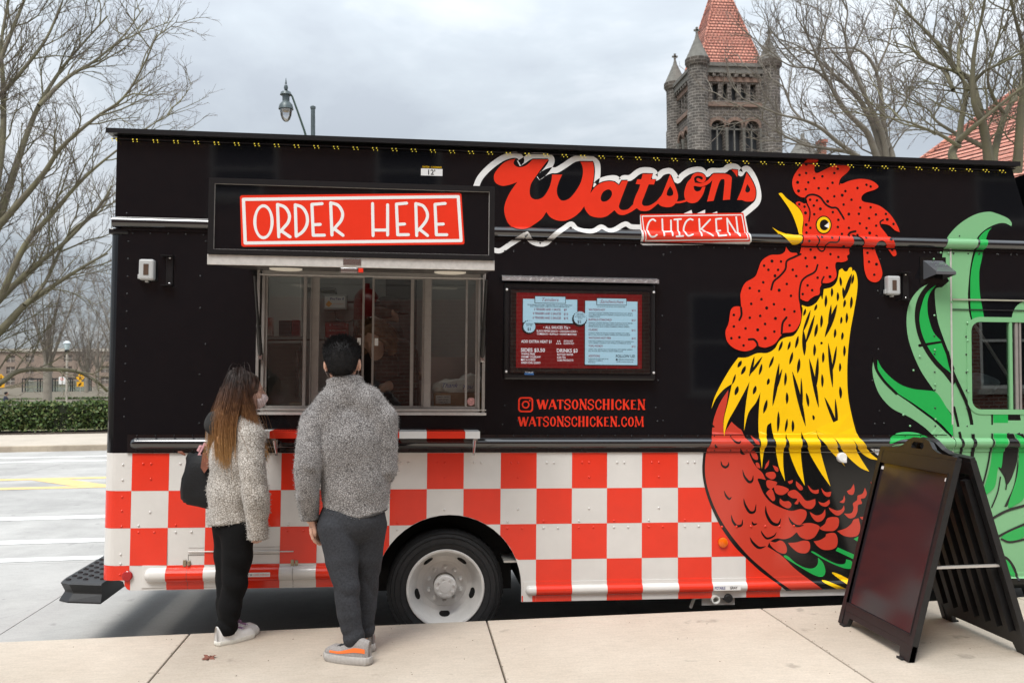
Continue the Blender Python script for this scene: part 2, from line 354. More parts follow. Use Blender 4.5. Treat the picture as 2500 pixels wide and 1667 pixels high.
ART = {
 'letters': [[[(0.9083,3.3419,1),(0.8708,3.2954),(0.8242,3.2281),(0.7871,3.1706),(0.7762,3.114),(0.7877,3.0722),(0.8254,3.0593),(0.8722,3.0795),(0.9095,3.1369),(0.928,3.1939),(0.9325,3.2363,1),(1.0034,3.2387,1),(0.98,3.1862),(0.9662,3.1293),(0.9759,3.0826),(1.0044,3.0571),(1.0516,3.0708),(1.0987,3.124),(1.1364,3.1912),(1.1503,3.2577),(1.1453,3.3048),(1.1309,3.3327,1),(1.2214,3.3358,1),(1.2293,3.2793),(1.222,3.194),(1.2033,3.1131,1),(1.1845,3.0606),(1.161,3.0223,1),(1.1279,2.9789),(1.0807,2.94),(1.0241,2.9168),(0.9674,2.9181),(0.9202,2.9402),(0.8936,2.9751,1),(0.8638,2.9293),(0.8171,2.8906),(0.7519,2.8515),(0.6865,2.8498),(0.6302,2.8856),(0.6017,2.9593),(0.6058,3.0247),(0.6379,3.1004),(0.6886,3.1768,1),(0.6374,3.1564),(0.5815,3.1472),(0.5348,3.1718),(0.5297,3.2276),(0.5803,3.2948),(0.6267,3.3245),(0.6734,3.3374,1),(0.6624,3.307),(0.6831,3.2843),(0.7206,3.2827),(0.758,3.3009),(0.7953,3.3379,1)]],[[(1.4729,3.2115,1),(1.4471,3.1443),(1.4186,3.0676),(1.4072,3.0247),(1.4284,3.0036),(1.4715,3.0105),(1.5147,3.0468),(1.534,3.0189,1),(1.4908,2.9893),(1.4429,2.969),(1.4045,2.9726),(1.3757,3.0002,1),(1.3184,2.956),(1.2612,2.945),(1.204,2.9576),(1.1706,2.9943),(1.161,3.0223,1),(1.1845,3.0701),(1.2033,3.1131),(1.2508,3.1712),(1.308,3.1986),(1.3654,3.2005),(1.4086,3.1763,1),(1.4277,3.2101,1)],[(1.3321,3.1454),(1.3561,3.1273),(1.3514,3.094),(1.3228,3.0648),(1.2894,3.0591),(1.2769,3.0823),(1.2939,3.1253)]],[[(1.5769,3.2625,1),(1.6494,3.2649,1),(1.635,3.2263,1),(1.6708,3.2256,1),(1.6592,3.1909,1),(1.6205,3.1897,1),(1.5869,3.1012),(1.5725,3.0627),(1.5822,3.0393),(1.6256,3.0406),(1.6739,3.0705),(1.7078,3.1067),(1.6885,3.0567,1),(1.6257,3.0073),(1.5678,3.0009),(1.534,3.0189,1),(1.5099,3.0438),(1.5242,3.0993),(1.5482,3.1522),(1.5597,3.1877,1),(1.5269,3.1895,1),(1.5384,3.2232,1),(1.5673,3.2241,1)]],[[(1.7756,3.2672,1),(1.7999,3.2126),(1.8292,3.1371),(1.8292,3.0894),(1.8001,3.0457),(1.7612,3.0322),(1.7127,3.0384),(1.6885,3.0567,1),(1.6759,3.0696),(1.7126,3.1145),(1.7416,3.1821)],[(1.7757,3.1832,1),(1.7951,3.1504),(1.7952,3.1218),(1.7709,3.1115),(1.7514,3.1204),(1.7563,3.1492)]],[[(1.9365,3.2534,1),(1.8974,3.2062),(1.8779,3.1386),(1.8877,3.0864),(1.9267,3.0666),(1.9756,3.0795),(2.0148,3.1333),(2.0325,3.1865,1),(2.0099,3.183),(1.9952,3.1595),(1.9678,3.151),(1.9483,3.1695),(1.9483,3.2078,1)]],[[(2.0915,3.2815,1),(2.1822,3.2826),(2.2216,3.2647),(2.2245,3.2263),(2.2115,3.1009,1),(2.1602,3.0946,1),(2.1722,3.215),(2.1703,3.2457,1),(2.1377,3.2283),(2.0913,3.0877,1),(2.0442,3.0815,1),(2.0787,3.212)]],[[(2.2217,3.3147,1),(2.2692,3.3144,1),(2.2661,3.2613,1),(2.2563,3.2754),(2.2415,3.2961)]],[[(2.3356,3.2993,1),(2.3702,3.2503),(2.3998,3.1837),(2.3996,3.1258),(2.3797,3.0944),(2.3301,3.09),(2.3004,3.0988),(2.2638,3.0977,1),(2.2956,3.1708),(2.3206,3.2487)],[(2.3403,3.2156,1),(2.3601,3.1824),(2.3551,3.1611),(2.3352,3.1547),(2.3253,3.1717)]]],
 'letter_strokes': [([(1.8195,3.0682),(1.8487,3.0709),(1.8877,3.0816)],0.0137),([(1.9483,3.1982),(1.9385,3.2439),(1.9659,3.2716),(2.01,3.2673),(2.0247,3.2428),(2.007,3.2241),(1.9776,3.2356)],0.022),([(1.961,3.2005),(2.0051,3.1981),(2.0541,3.2227),(2.0955,3.2701)],0.0238)],
 'white_top': ([(0.4034,3.135),(0.4324,3.2011),(0.4967,3.2732),(0.58,3.3369),(0.6545,3.3648),(0.7013,3.358),(0.7175,3.3277),(0.6998,3.3083),(0.739,3.3331),(0.7857,3.362),(0.8515,3.3662),(0.9081,3.3626),(0.929,3.3426),(0.9179,3.3017),(0.8712,3.2409),(0.8319,3.2114),(0.8806,3.2468),(0.9276,3.2672),(0.9654,3.2704),(1.0219,3.3053),(1.0881,3.3501),(1.1546,3.3619),(1.2118,3.3572),(1.2501,3.3273),(1.2552,3.2612),(1.2468,3.2042),(1.2365,3.168),(1.2697,3.2002),(1.327,3.221),(1.3845,3.2257),(1.4153,3.2002),(1.4373,3.2275),(1.4805,3.2308),(1.4998,3.2409),(1.5575,3.2837),(1.6252,3.2908),(1.6639,3.2749),(1.6659,3.2388),(1.6882,3.2471),(1.7221,3.2797),(1.7756,3.2911),(1.8096,3.2607),(1.8292,3.2231),(1.8681,3.2626),(1.9268,3.2981),(1.9953,3.308),(2.0247,3.287),(2.0463,3.2781),(2.0738,3.3011),(2.1329,3.3031),(2.1723,3.3112),(2.202,3.3343),(2.2514,3.3389),(2.2811,3.3148),(2.2909,3.2882),(2.3108,3.3158),(2.3406,3.3265),(2.3703,3.2985),(2.4049,3.2321),(2.4245,3.1459),(2.4144,3.0877),(2.3696,3.0431),(2.3081,2.9933)],0.0348),
 'white_bot': ([(0.5249,2.7017),(0.576,2.6982),(0.65,2.7483),(0.7382,2.8045),(0.7503,2.8142),(0.7852,2.7731),(0.8368,2.751),(0.8931,2.7571),(0.9492,2.8099),(1.0244,2.8681),(1.0715,2.8956),(1.1095,2.8609),(1.1855,2.8441),(1.233,2.8529),(1.2825,2.8806),(1.3284,2.8573),(1.3761,2.8632),(1.4526,2.9059),(1.4959,2.8881),(1.5729,2.8873)],0.0348),
 'white_spikes': [[(1.8682,2.9885,1),(1.9316,3.018,1),(1.9385,2.9915,1)],[(1.9658,2.9922,1),(2.0304,3.0228,1),(2.0304,2.995,1)],[(2.0736,2.9962,1),(2.1188,3.0138,1),(2.1207,2.9976,1)]],
 'chick_white': [(1.5582,2.9713,1),(2.32,3.0061,1),(2.361,2.7998,1),(2.3511,2.7813,1),(1.5799,2.7588,1),(1.5625,2.7688,1)],
 'chick_red': [(1.5601,2.977,1),(2.3101,3.0077,1),(2.3472,2.7994,1),(1.5827,2.7749,1)],
 'chick_frame': [([(1.5737,2.9632,1),(2.2982,2.993,1)],0.0073),([(2.2982,2.993,1),(2.3314,2.8125,1)],0.0073),([(2.3314,2.8125,1),(1.5952,2.7894,1)],0.0073),([(1.5952,2.7894,1),(1.5737,2.9632,1)],0.0073)],
 'chick_letters': [([(1.6683,2.9326),(1.65,2.9435),(1.6258,2.9267),(1.6105,2.8883),(1.6086,2.8475),(1.626,2.8177),(1.6502,2.8154),(1.6695,2.8282)],0.0119),([(1.7177,2.9463),(1.7227,2.8248)],0.0119),([(1.7807,2.9394),(1.7828,2.8264)],0.0119),([(1.7207,2.8542),(1.7818,2.8596)],0.0119),([(1.805,2.9458),(1.8546,2.951)],0.0119),([(1.8293,2.9484),(1.8323,2.8248)],0.0119),([(1.81,2.8214),(1.8586,2.8254)],0.0119),([(1.9385,2.9476),(1.917,2.9527),(1.8897,2.931),(1.8731,2.8858),(1.878,2.8478),(1.8956,2.8273),(1.9297,2.8387)],0.0119),([(1.9854,2.9546),(1.9931,2.8317)],0.0119),([(2.0657,2.953,1),(2.001,2.8844,1)],0.0119),([(2.001,2.8844,1),(2.0754,2.8328,1)],0.0119),([(2.1079,2.958),(2.1482,2.9629)],0.0119),([(2.1079,2.958),(2.1156,2.8339)],0.0119),([(2.1127,2.873),(2.1402,2.8766)],0.0119),([(2.1156,2.8329),(2.1716,2.8391)],0.0119),([(2.1982,2.8417),(2.1895,2.9641)],0.0119),([(2.1895,2.9641),(2.2721,2.8378)],0.0119),([(2.2721,2.8378),(2.2566,2.9755)],0.0119)],
 'ord_red': [(-0.9886,2.8214,1),(-0.9816,2.8304,1),(0.237,2.8812,1),(0.2476,2.8762,1),(0.2684,2.5949,1),(0.2625,2.5857,1),(-0.9655,2.5427,1),(-0.9756,2.5497,1)],
 'ord_frame': [([(-0.9691,2.808,1),(0.2297,2.8598,1)],0.0179),([(0.2297,2.8598,1),(0.2488,2.6073,1)],0.0179),([(0.2488,2.6073,1),(-0.9545,2.5635,1)],0.0179),([(-0.9545,2.5635,1),(-0.9691,2.808,1)],0.0179)],
 'ord_letters': [([(-0.8104,2.6864),(-0.8146,2.7208),(-0.8254,2.7497),(-0.841,2.7687),(-0.8592,2.7751),(-0.8772,2.7677),(-0.8921,2.7478),(-0.9018,2.7183),(-0.9047,2.6839),(-0.9005,2.6496),(-0.8898,2.6208),(-0.8741,2.6017),(-0.856,2.5953),(-0.838,2.6026),(-0.8231,2.6225),(-0.8134,2.6519),(-0.8104,2.6864)],0.0172),([(-0.7827,2.7854),(-0.7723,2.6026)],0.0172),([(-0.7827,2.7854),(-0.7408,2.7697),(-0.717,2.7296),(-0.7214,2.6888),(-0.746,2.6549),(-0.7671,2.6308)],0.0172),([(-0.7586,2.6361),(-0.7106,2.6041)],0.0172),([(-0.6849,2.7861),(-0.6768,2.6087)],0.0172),([(-0.6849,2.7861),(-0.6471,2.7724),(-0.6211,2.7323),(-0.6181,2.6805),(-0.6412,2.6355),(-0.6768,2.6087)],0.0172),([(-0.5932,2.791),(-0.5831,2.6163)],0.0172),([(-0.5932,2.791),(-0.5374,2.7964)],0.0172),([(-0.5862,2.6755),(-0.5457,2.6788)],0.0172),([(-0.5831,2.6163),(-0.5216,2.6186)],0.0172),([(-0.4896,2.803),(-0.4795,2.6204)],0.0172),([(-0.4896,2.803),(-0.4478,2.7893),(-0.4232,2.7491),(-0.4284,2.708),(-0.4534,2.6738),(-0.4748,2.6472)],0.0172),([(-0.4655,2.6549),(-0.4183,2.6204)],0.0172),([(-0.2556,2.8054),(-0.2501,2.6232)],0.0172),([(-0.1708,2.8012),(-0.1686,2.6283)],0.0172),([(-0.252,2.6545),(-0.1689,2.6567)],0.0172),([(-0.1214,2.8064),(-0.1118,2.6312)],0.0172),([(-0.1214,2.8064),(-0.0638,2.8133)],0.0172),([(-0.114,2.6904),(-0.0741,2.6937)],0.0172),([(-0.1118,2.6312),(-0.0512,2.6335)],0.0172),([(-0.0118,2.8126),(-0.0044,2.6295)],0.0172),([(-0.0118,2.8126),(0.0307,2.7995),(0.0543,2.7588),(0.0503,2.7211),(0.0247,2.6828),(-0.001,2.6558)],0.0172),([(0.01,2.6674),(0.0572,2.6311)],0.0172),([(0.0977,2.8113),(0.1071,2.6368)],0.0172),([(0.0977,2.8113),(0.1552,2.8183)],0.0172),([(0.1042,2.6962),(0.146,2.6996)],0.0172),([(0.1071,2.6368),(0.1668,2.6384)],0.0172)],
 'head': [(2.8769,3.412,1),(2.8453,3.3686),(2.8399,3.3282),(2.8606,3.3108),(2.9235,3.3411),(2.997,3.3738),(3.0706,3.3814),(3.1072,3.3574),(3.0912,3.3266),(3.0436,3.2847),(3.0276,3.2519),(3.0486,3.2395),(3.1012,3.2613),(3.1856,3.2792),(3.2701,3.2698),(3.3227,3.2331),(3.3013,3.2071),(3.2271,3.1795),(3.1952,3.1482),(3.2055,3.1163),(3.2793,3.1023),(3.3426,3.0819),(3.4163,3.0234),(3.4687,2.9439),(3.4842,2.8998,1),(3.4471,2.913),(3.405,2.9473),(3.3627,2.9562),(3.333,2.9554,1),(3.3413,2.9324),(3.3832,2.8811),(3.4355,2.8017),(3.4583,2.7417),(3.4347,2.724),(3.4033,2.7606),(3.3509,2.8198),(3.3192,2.8291),(3.2926,2.8083),(3.2975,2.7581),(3.3285,2.6783),(3.3489,2.5983),(3.3274,2.5477),(3.285,2.5318),(3.2378,2.5559),(3.2121,2.6256),(3.2056,2.7358),(3.1978,2.816),(3.1718,2.8535),(3.1299,2.8726),(3.1109,2.854),(3.1189,2.804),(3.0976,2.7634),(3.0995,2.7334),(3.0816,2.7179),(3.0845,2.6879),(3.0446,2.672),(3.0028,2.6711),(2.9922,2.6409),(3.0022,2.5812),(2.9811,2.5408),(2.9392,2.52),(2.8955,2.5192,1),(2.8766,2.484),(2.8712,2.4391),(2.8348,2.4235),(2.8036,2.4031),(2.7828,2.3858),(2.7497,2.3922),(2.726,2.4067,1),(2.7257,2.3472),(2.7357,2.278),(2.7199,2.2183),(2.6785,2.1683),(2.6013,2.1574,1),(2.5755,2.1275),(2.5343,2.0777),(2.4729,2.0524),(2.432,2.0569),(2.4086,2.0664),(2.3708,2.0365),(2.3098,2.0241),(2.2388,2.0448),(2.1883,2.0932),(2.1763,2.1616),(2.1987,2.2207),(2.214,2.3093),(2.2394,2.3372),(2.2801,2.3398),(2.2922,2.3203),(2.2883,2.3793),(2.2884,2.4384),(2.3212,2.508),(2.3927,2.5538),(2.4184,2.6087),(2.4442,2.6687),(2.5059,2.7097),(2.5779,2.7163),(2.614,2.737),(2.6245,2.7741,1),(2.6399,2.7506),(2.6604,2.7331),(2.7018,2.7311,1),(2.7203,2.7096,1),(2.7382,2.7748),(2.7406,2.8447),(2.7523,2.9048),(2.7547,2.9648),(2.7395,3.0344),(2.6983,3.0852),(2.7243,3.1009),(2.7605,3.087),(2.7865,3.0938,1),(2.7763,3.1305,1),(2.7348,3.1343),(2.6935,3.163),(2.673,3.2224),(2.6837,3.2829),(2.7255,3.3444),(2.7673,3.391),(2.8007,3.4143,1)],
 'head_lines': [([(2.7638,3.1131),(2.7868,3.1439),(2.8285,3.1542),(2.8805,3.1367),(2.9219,3.0878),(2.9636,3.0649),(3.0054,3.0621),(3.0366,3.0228),(3.0594,2.9852)],0.0142),([(2.7813,3.0876),(2.8008,3.0461),(2.8037,3.0062),(2.7962,2.961)],0.0104),([(3.0878,2.8595),(3.1069,2.8871),(3.1469,2.8981)],0.0151),([(3.3434,2.9355),(3.3352,2.9686),(3.3587,2.9864)],0.0113),([(2.8424,2.8522),(2.8578,2.8176),(2.8576,2.7777),(2.8834,2.7483),(2.9095,2.7569),(2.9306,2.8044),(2.9933,2.811),(3.0103,2.8495)],0.0104),([(2.7328,2.7229),(2.6809,2.6988),(2.6292,2.6708),(2.6186,2.613),(2.5773,2.5625),(2.5309,2.522),(2.5132,2.4642)],0.0142),([(2.8599,2.648),(2.8378,2.5977),(2.7733,2.5615),(2.739,2.5261),(2.7242,2.4662),(2.7229,2.4066),(2.733,2.3552)],0.0132),([(2.9062,2.5642),(2.8925,2.539),(2.8893,2.5141)],0.0113),([(2.6254,2.2684),(2.5964,2.2265),(2.5889,2.1523)],0.0151),([(2.2778,2.2454),(2.2931,2.281),(2.2902,2.3321)],0.0151),([(2.3466,2.1079),(2.3812,2.1093),(2.4046,2.088),(2.4117,2.0625)],0.0151),([(3.0275,3.2338),(3.0318,3.252),(3.0488,3.2697)],0.0085)],
 'dots': [(2.7776,3.3713),(2.7273,3.2923),(2.7773,3.308),(2.8375,3.2729),(2.8991,3.288),(2.7125,3.2387),(2.7925,3.2413),(2.9752,3.2442),(2.9893,3.3151),(3.0157,3.3462),(2.7195,3.1769),(2.7735,3.1906),(2.8704,3.2016),(2.9383,3.2028),(3.0723,3.1868),(3.048,3.1559),(2.9882,3.146),(3.164,3.2119),(3.2328,3.2373),(3.2644,3.2261),(2.9377,3.1083),(3.058,3.0887),(3.1181,3.1258),(3.184,3.0703),(3.2632,3.0746),(3.0974,3.0205),(3.1731,3.0246),(3.3029,3.0232),(3.3792,3.0294),(3.2509,2.9945),(3.3895,2.9903),(3.4369,2.9582),(3.18,2.9553),(3.2303,2.9225),(3.3043,2.9426),(3.2542,2.8878),(3.0967,2.9209),(3.1614,2.8704),(3.2118,2.8485),(3.3058,2.867),(3.3987,2.8411),(3.4246,2.7691),(3.2765,2.7757),(3.2362,2.7436),(3.2473,2.6795),(3.3041,2.6627),(3.2865,2.587),(2.8054,3.1164),(2.8574,3.1129),(2.8332,3.0751),(2.8821,3.0525),(2.836,3.0121),(2.9759,3.0311),(3.0174,2.977),(3.0129,2.9247),(2.7753,2.9354),(2.8063,2.9133),(2.7771,2.8785),(2.7242,3.0809),(2.7635,3.0651),(2.7706,3.0203),(2.783,2.8128),(2.8788,2.8452),(2.9538,2.842),(3.0439,2.8754),(3.0559,2.7824),(2.8076,2.7565),(2.9562,2.728),(3.0156,2.7084),(2.7689,2.6958),(2.8394,2.7004),(2.7789,2.6363),(2.9295,2.6296),(2.6733,2.6092),(2.6989,2.565),(2.952,2.5652),(2.8584,2.5563),(2.7834,2.5001),(2.8174,2.4659),(2.7468,2.4368),(2.5191,2.6683),(2.5859,2.6669),(2.4605,2.6344),(2.4922,2.6053),(2.5641,2.6069),(2.5413,2.5638),(2.454,2.5155),(2.6285,2.507),(2.3547,2.4721),(2.4231,2.4537),(2.5717,2.4614),(2.659,2.4233),(2.4403,2.3947),(2.3646,2.3609),(2.5323,2.3608),(2.4789,2.3332),(2.6102,2.3255),(2.6843,2.3118),(2.3541,2.2623),(2.4307,2.2763),(2.5432,2.2602),(2.2373,2.2802),(2.4663,2.2196),(2.2371,2.1987),(2.3224,2.1861),(2.412,2.1775),(2.5347,2.1664),(2.6478,2.2124),(2.2187,2.1151),(2.2775,2.1227),(2.468,2.1183),(2.3079,2.0652)],
 'beak': [[(2.5693,3.1542,1),(2.5952,3.157),(2.6312,3.1211),(2.6982,3.0732),(2.7395,3.0244),(2.7527,2.9748),(2.7461,2.9047),(2.7438,2.8587,1),(2.7231,2.8642),(2.7078,2.9137),(2.6823,2.9828),(2.6515,3.0418),(2.6104,3.1005)],[(2.522,2.9097,1),(2.5785,2.8804),(2.661,2.8576),(2.723,2.8522),(2.7302,2.8245),(2.7124,2.7961),(2.6814,2.7884),(2.6401,2.8023),(2.5887,2.8458)]],
 'eye': [[(2.9669,2.9386),(2.9638,2.918),(2.9551,2.8994),(2.9416,2.8844),(2.9247,2.8746),(2.906,2.8709),(2.8873,2.8736),(2.8706,2.8826),(2.8573,2.8968),(2.8488,2.915),(2.846,2.9353),(2.849,2.9558),(2.8577,2.9745),(2.8712,2.9895),(2.8881,2.9993),(2.9068,3.0031),(2.9255,3.0004),(2.9423,2.9914),(2.9556,2.9772),(2.9641,2.9589)],[(2.9586,2.9383),(2.9559,2.9203),(2.9484,2.9039),(2.9368,2.8907),(2.9222,2.8821),(2.906,2.8789),(2.89,2.8813),(2.8755,2.8892),(2.864,2.9017),(2.8567,2.9177),(2.8543,2.9355),(2.857,2.9535),(2.8644,2.9699),(2.876,2.9831),(2.8906,2.9918),(2.9067,2.9951),(2.9229,2.9927),(2.9374,2.9848),(2.9488,2.9722),(2.9561,2.9562)],[(2.945,2.938),(2.9432,2.9258),(2.9383,2.9148),(2.9306,2.906),(2.921,2.9002),(2.9103,2.898),(2.8997,2.8996),(2.8902,2.9049),(2.8826,2.9134),(2.8778,2.9241),(2.8762,2.9361),(2.8779,2.9482),(2.8829,2.9593),(2.8905,2.9681),(2.9002,2.9739),(2.9108,2.9761),(2.9214,2.9745),(2.931,2.9692),(2.9386,2.9608),(2.9434,2.95)],[(2.9105,2.929,1),(2.9472,2.9571,1),(2.9438,2.9139,1)]],
 'neck': [(3.0224,2.6146,1),(3.0446,2.6257),(3.061,2.6081),(3.0831,2.6085),(3.0977,2.6321),(3.1166,2.6346),(3.1219,2.6093),(3.1331,2.6191,1),(3.1517,2.5909),(3.1612,2.5276),(3.1539,2.4429),(3.1308,2.3159),(3.1021,2.1681),(3.0844,2.0207),(3.0779,1.8739),(3.0823,1.7274),(3.1034,1.602),(3.1463,1.4455),(3.2007,1.362),(3.2554,1.2993),(3.3158,1.2554,1),(3.2441,1.2681),(3.1783,1.3099),(3.1346,1.3621),(3.102,1.409,1),(3.1562,1.2995),(3.2378,1.1743,1),(3.1665,1.2058),(3.0791,1.2789),(3.0138,1.3518),(2.965,1.4246,1),(2.9919,1.3518),(3.0243,1.279),(3.0567,1.2114,1),(3.0023,1.2686),(2.9263,1.3415),(2.8612,1.4141),(2.8398,1.4764,1),(2.8557,1.3934),(2.893,1.2482),(2.9464,1.0719,1),(2.8707,1.1757),(2.7953,1.3002),(2.747,1.4141),(2.731,1.4607,1),(2.7251,1.3624),(2.7352,1.2279),(2.7561,1.0781,1),(2.6971,1.1764),(2.6436,1.3108),(2.6172,1.4451,1),(2.6006,1.3521),(2.5979,1.2284),(2.6103,1.1098,1),(2.5676,1.2079),(2.5412,1.3316),(2.5169,1.4657),(2.5096,1.5225,1),(2.4804,1.4966),(2.4715,1.4141),(2.4518,1.3008),(2.4407,1.198,1),(2.423,1.3523),(2.416,1.5171),(2.424,1.6616),(2.4317,1.734,1),(2.3971,1.6615),(2.3433,1.5891),(2.3108,1.4655,1),(2.3165,1.5787),(2.3328,1.7025),(2.3524,1.8111,1),(2.3115,1.7333),(2.2471,1.6196),(2.1935,1.5269),(2.1636,1.4243,1),(2.1637,1.5371),(2.1938,1.6606),(2.2239,1.7947,1),(2.1619,1.753),(2.1086,1.691),(2.0735,1.619,1),(2.098,1.7013),(2.1514,1.8045),(2.2156,1.9081),(2.2692,1.9789,1),(2.3335,1.9816),(2.4089,2.0114),(2.4844,2.0143),(2.5385,2.0461),(2.5712,2.0985),(2.6147,2.1251),(2.68,2.1416),(2.7238,2.2048),(2.7405,2.2678),(2.7463,2.3308),(2.7355,2.3599,1),(2.7901,2.3472),(2.8449,2.3743),(2.8836,2.4275,1),(2.8944,2.4015),(2.9059,2.4753,1),(2.9665,2.4922),(3.0053,2.5351)],
 'slits': [([(3.0276,2.5672),(3.0349,2.4988)],0.013),([(2.9664,2.4869),(2.9638,2.4206)],0.013),([(3.0103,2.4561),(3.0077,2.3897)],0.013),([(2.9221,2.4335),(2.9161,2.3461)],0.014),([(3.1162,2.5902),(3.0541,2.4074)],0.02),([(3.0492,2.4917),(3.0563,2.4043)],0.014),([(3.1295,2.5852),(3.1157,2.5141)],0.012),([(3.0651,2.4044),(3.0537,2.3463)],0.013),([(3.115,2.4264),(3.1066,2.3387)],0.014),([(3.0042,2.3665),(2.9115,2.132)],0.022),([(2.9602,2.3658),(2.9372,2.2078)],0.013),([(2.8526,2.3661),(2.8337,2.3196)],0.012),([(2.8883,2.2911),(2.8823,2.1987)],0.014),([(2.855,2.2276),(2.8348,2.131)],0.015),([(2.7681,2.3332),(2.7515,2.2806)],0.012),([(2.8052,2.3233),(2.7454,2.1633)],0.013),([(2.7509,2.1759),(2.7577,1.9984)],0.02),([(2.8357,2.2882),(2.7646,2.08)],0.015),([(3.0777,2.3098),(3.0727,2.2329)],0.013),([(3.0367,2.2797),(3.0308,2.2281)],0.012),([(2.9898,2.1928),(2.9828,2.1266)],0.013),([(3.0447,2.1694),(3.0377,2.1126)],0.013),([(2.7126,2.1389),(2.6904,2.0499)],0.014),([(2.6526,2.0995),(2.6338,2.0367)],0.012),([(2.5951,2.1009),(2.5666,2.0277)],0.013),([(2.8861,2.0992),(2.8816,2.0793)],0.012),([(2.8345,2.0808),(2.8297,1.995)],0.014),([(2.9364,2.0893),(2.9673,1.7737)],0.017),([(2.9989,2.0691),(2.9625,1.8834)],0.013),([(2.8977,2.0261),(2.895,1.9476)],0.013),([(3.0573,2.075),(3.0545,1.9942)],0.013),([(2.6707,2.0236),(2.6464,1.9348)],0.014),([(2.5297,1.9909),(2.4948,1.9085)],0.013),([(2.4465,1.9879),(2.3472,1.8555)],0.013),([(2.3873,1.9873),(2.3504,1.8472)],0.013),([(2.2927,1.9584),(2.2648,1.9106)],0.016),([(2.3227,1.9215),(2.2904,1.8592)],0.016),([(2.4431,1.9381),(2.4213,1.8581)],0.013),([(2.5706,1.9424),(2.5208,1.6393)],0.018),([(2.5921,1.9031),(2.5297,1.7191)],0.013),([(2.619,1.8774),(2.6111,1.7818)],0.013),([(2.7205,1.9772),(2.7059,1.8729)],0.016),([(2.7935,1.9779),(2.8625,1.6303)],0.019),([(2.8591,1.9891),(2.8359,1.7489)],0.017),([(2.888,1.8692),(2.8896,1.7732)],0.013),([(3.0234,1.9488),(3.0208,1.886)],0.012),([(2.6679,1.883),(2.7638,1.4991)],0.021),([(2.7329,1.8398),(2.7337,1.5748)],0.012),([(2.4945,1.8349),(2.4814,1.7882)],0.014),([(2.3975,1.7824),(2.3779,1.7213)],0.016),([(2.2666,1.7785),(2.2451,1.7144)],0.018),([(2.626,1.7372),(2.6257,1.6543)],0.014),([(2.7704,1.7329),(2.7862,1.6342)],0.014),([(3.0222,1.7814),(3.0271,1.6936)],0.015),([(2.9066,1.7024),(3.0145,1.4475)],0.017),([(2.9865,1.6924),(2.998,1.4475)],0.014),([(2.48,1.6846),(2.4528,1.5874)],0.016),([(2.5638,1.6022),(2.5578,1.4554)],0.014),([(2.6285,1.5507),(2.6118,1.4555)],0.012),([(2.6685,1.5404),(2.6681,1.4555)],0.014),([(2.8186,1.5771),(2.8249,1.5408)],0.012),([(3.0569,1.5601),(3.0893,1.4746)],0.017),([(2.2497,1.8619),(2.2239,1.7895)],0.01)],
 'body_black': [(2.0371,1.3117,1),(2.0168,1.3118,1),(2.0086,1.2083),(2.0167,1.1144),(2.045,1.0047),(2.0936,0.8871),(2.1584,0.7693),(2.2478,0.651),(2.3293,0.5718),(2.4272,0.4843),(2.5255,0.4122),(2.6141,0.3433,1),(2.8725,0.3471,1),(3.4781,0.3598,1),(3.4874,1.3093,1)],
 'body_white': [(3.245,1.3378,1),(3.3171,1.3337),(3.3382,1.3224),(3.3554,1.3401),(3.4024,1.3481),(3.4835,1.3464,1),(3.5132,1.3254,1),(3.4017,1.2798,1),(3.3506,1.2718,1),(3.3082,1.288)],
 'body_red': [(2.1984,1.7525,1),(2.1352,1.6565),(2.0902,1.5381),(2.0738,1.4201),(2.0534,1.3651),(2.0371,1.318),(2.0273,1.2083),(2.0369,1.1064),(2.0693,0.9967),(2.122,0.879),(2.191,0.7689),(2.2723,0.6663),(2.362,0.5713),(2.4764,0.4756),(2.5584,0.4116),(2.6529,0.3457,1),(2.8809,0.3493,1),(2.7898,0.4154),(2.6825,0.4958),(2.6003,0.5756),(2.5427,0.6157),(2.4811,0.6518,1),(2.5018,0.6908),(2.5513,0.7098),(2.6008,0.7037),(2.6505,0.7165),(2.6962,0.7514,1),(2.725,0.7156),(2.7748,0.6992),(2.8247,0.7144),(2.8583,0.7614),(2.8627,0.793),(2.8086,0.8133),(2.7587,0.8138),(2.7255,0.8023,1),(2.7631,0.8493),(2.7675,0.8967),(2.726,0.9129),(2.6679,0.9016),(2.6265,0.9074),(2.577,0.93),(2.5275,0.954),(2.4782,0.9938),(2.4619,1.0411),(2.4291,1.0807),(2.4128,1.1281),(2.4704,1.1199,1),(2.4459,1.1674),(2.4048,1.2069),(2.3721,1.2544),(2.3517,1.3096),(2.3764,1.3491),(2.3477,1.3807),(2.315,1.4201),(2.2946,1.4675),(2.2684,1.4864),(2.2201,1.5274,1),(2.1799,1.4674),(2.1652,1.4477,1),(2.1612,1.5383),(2.1884,1.6647)],
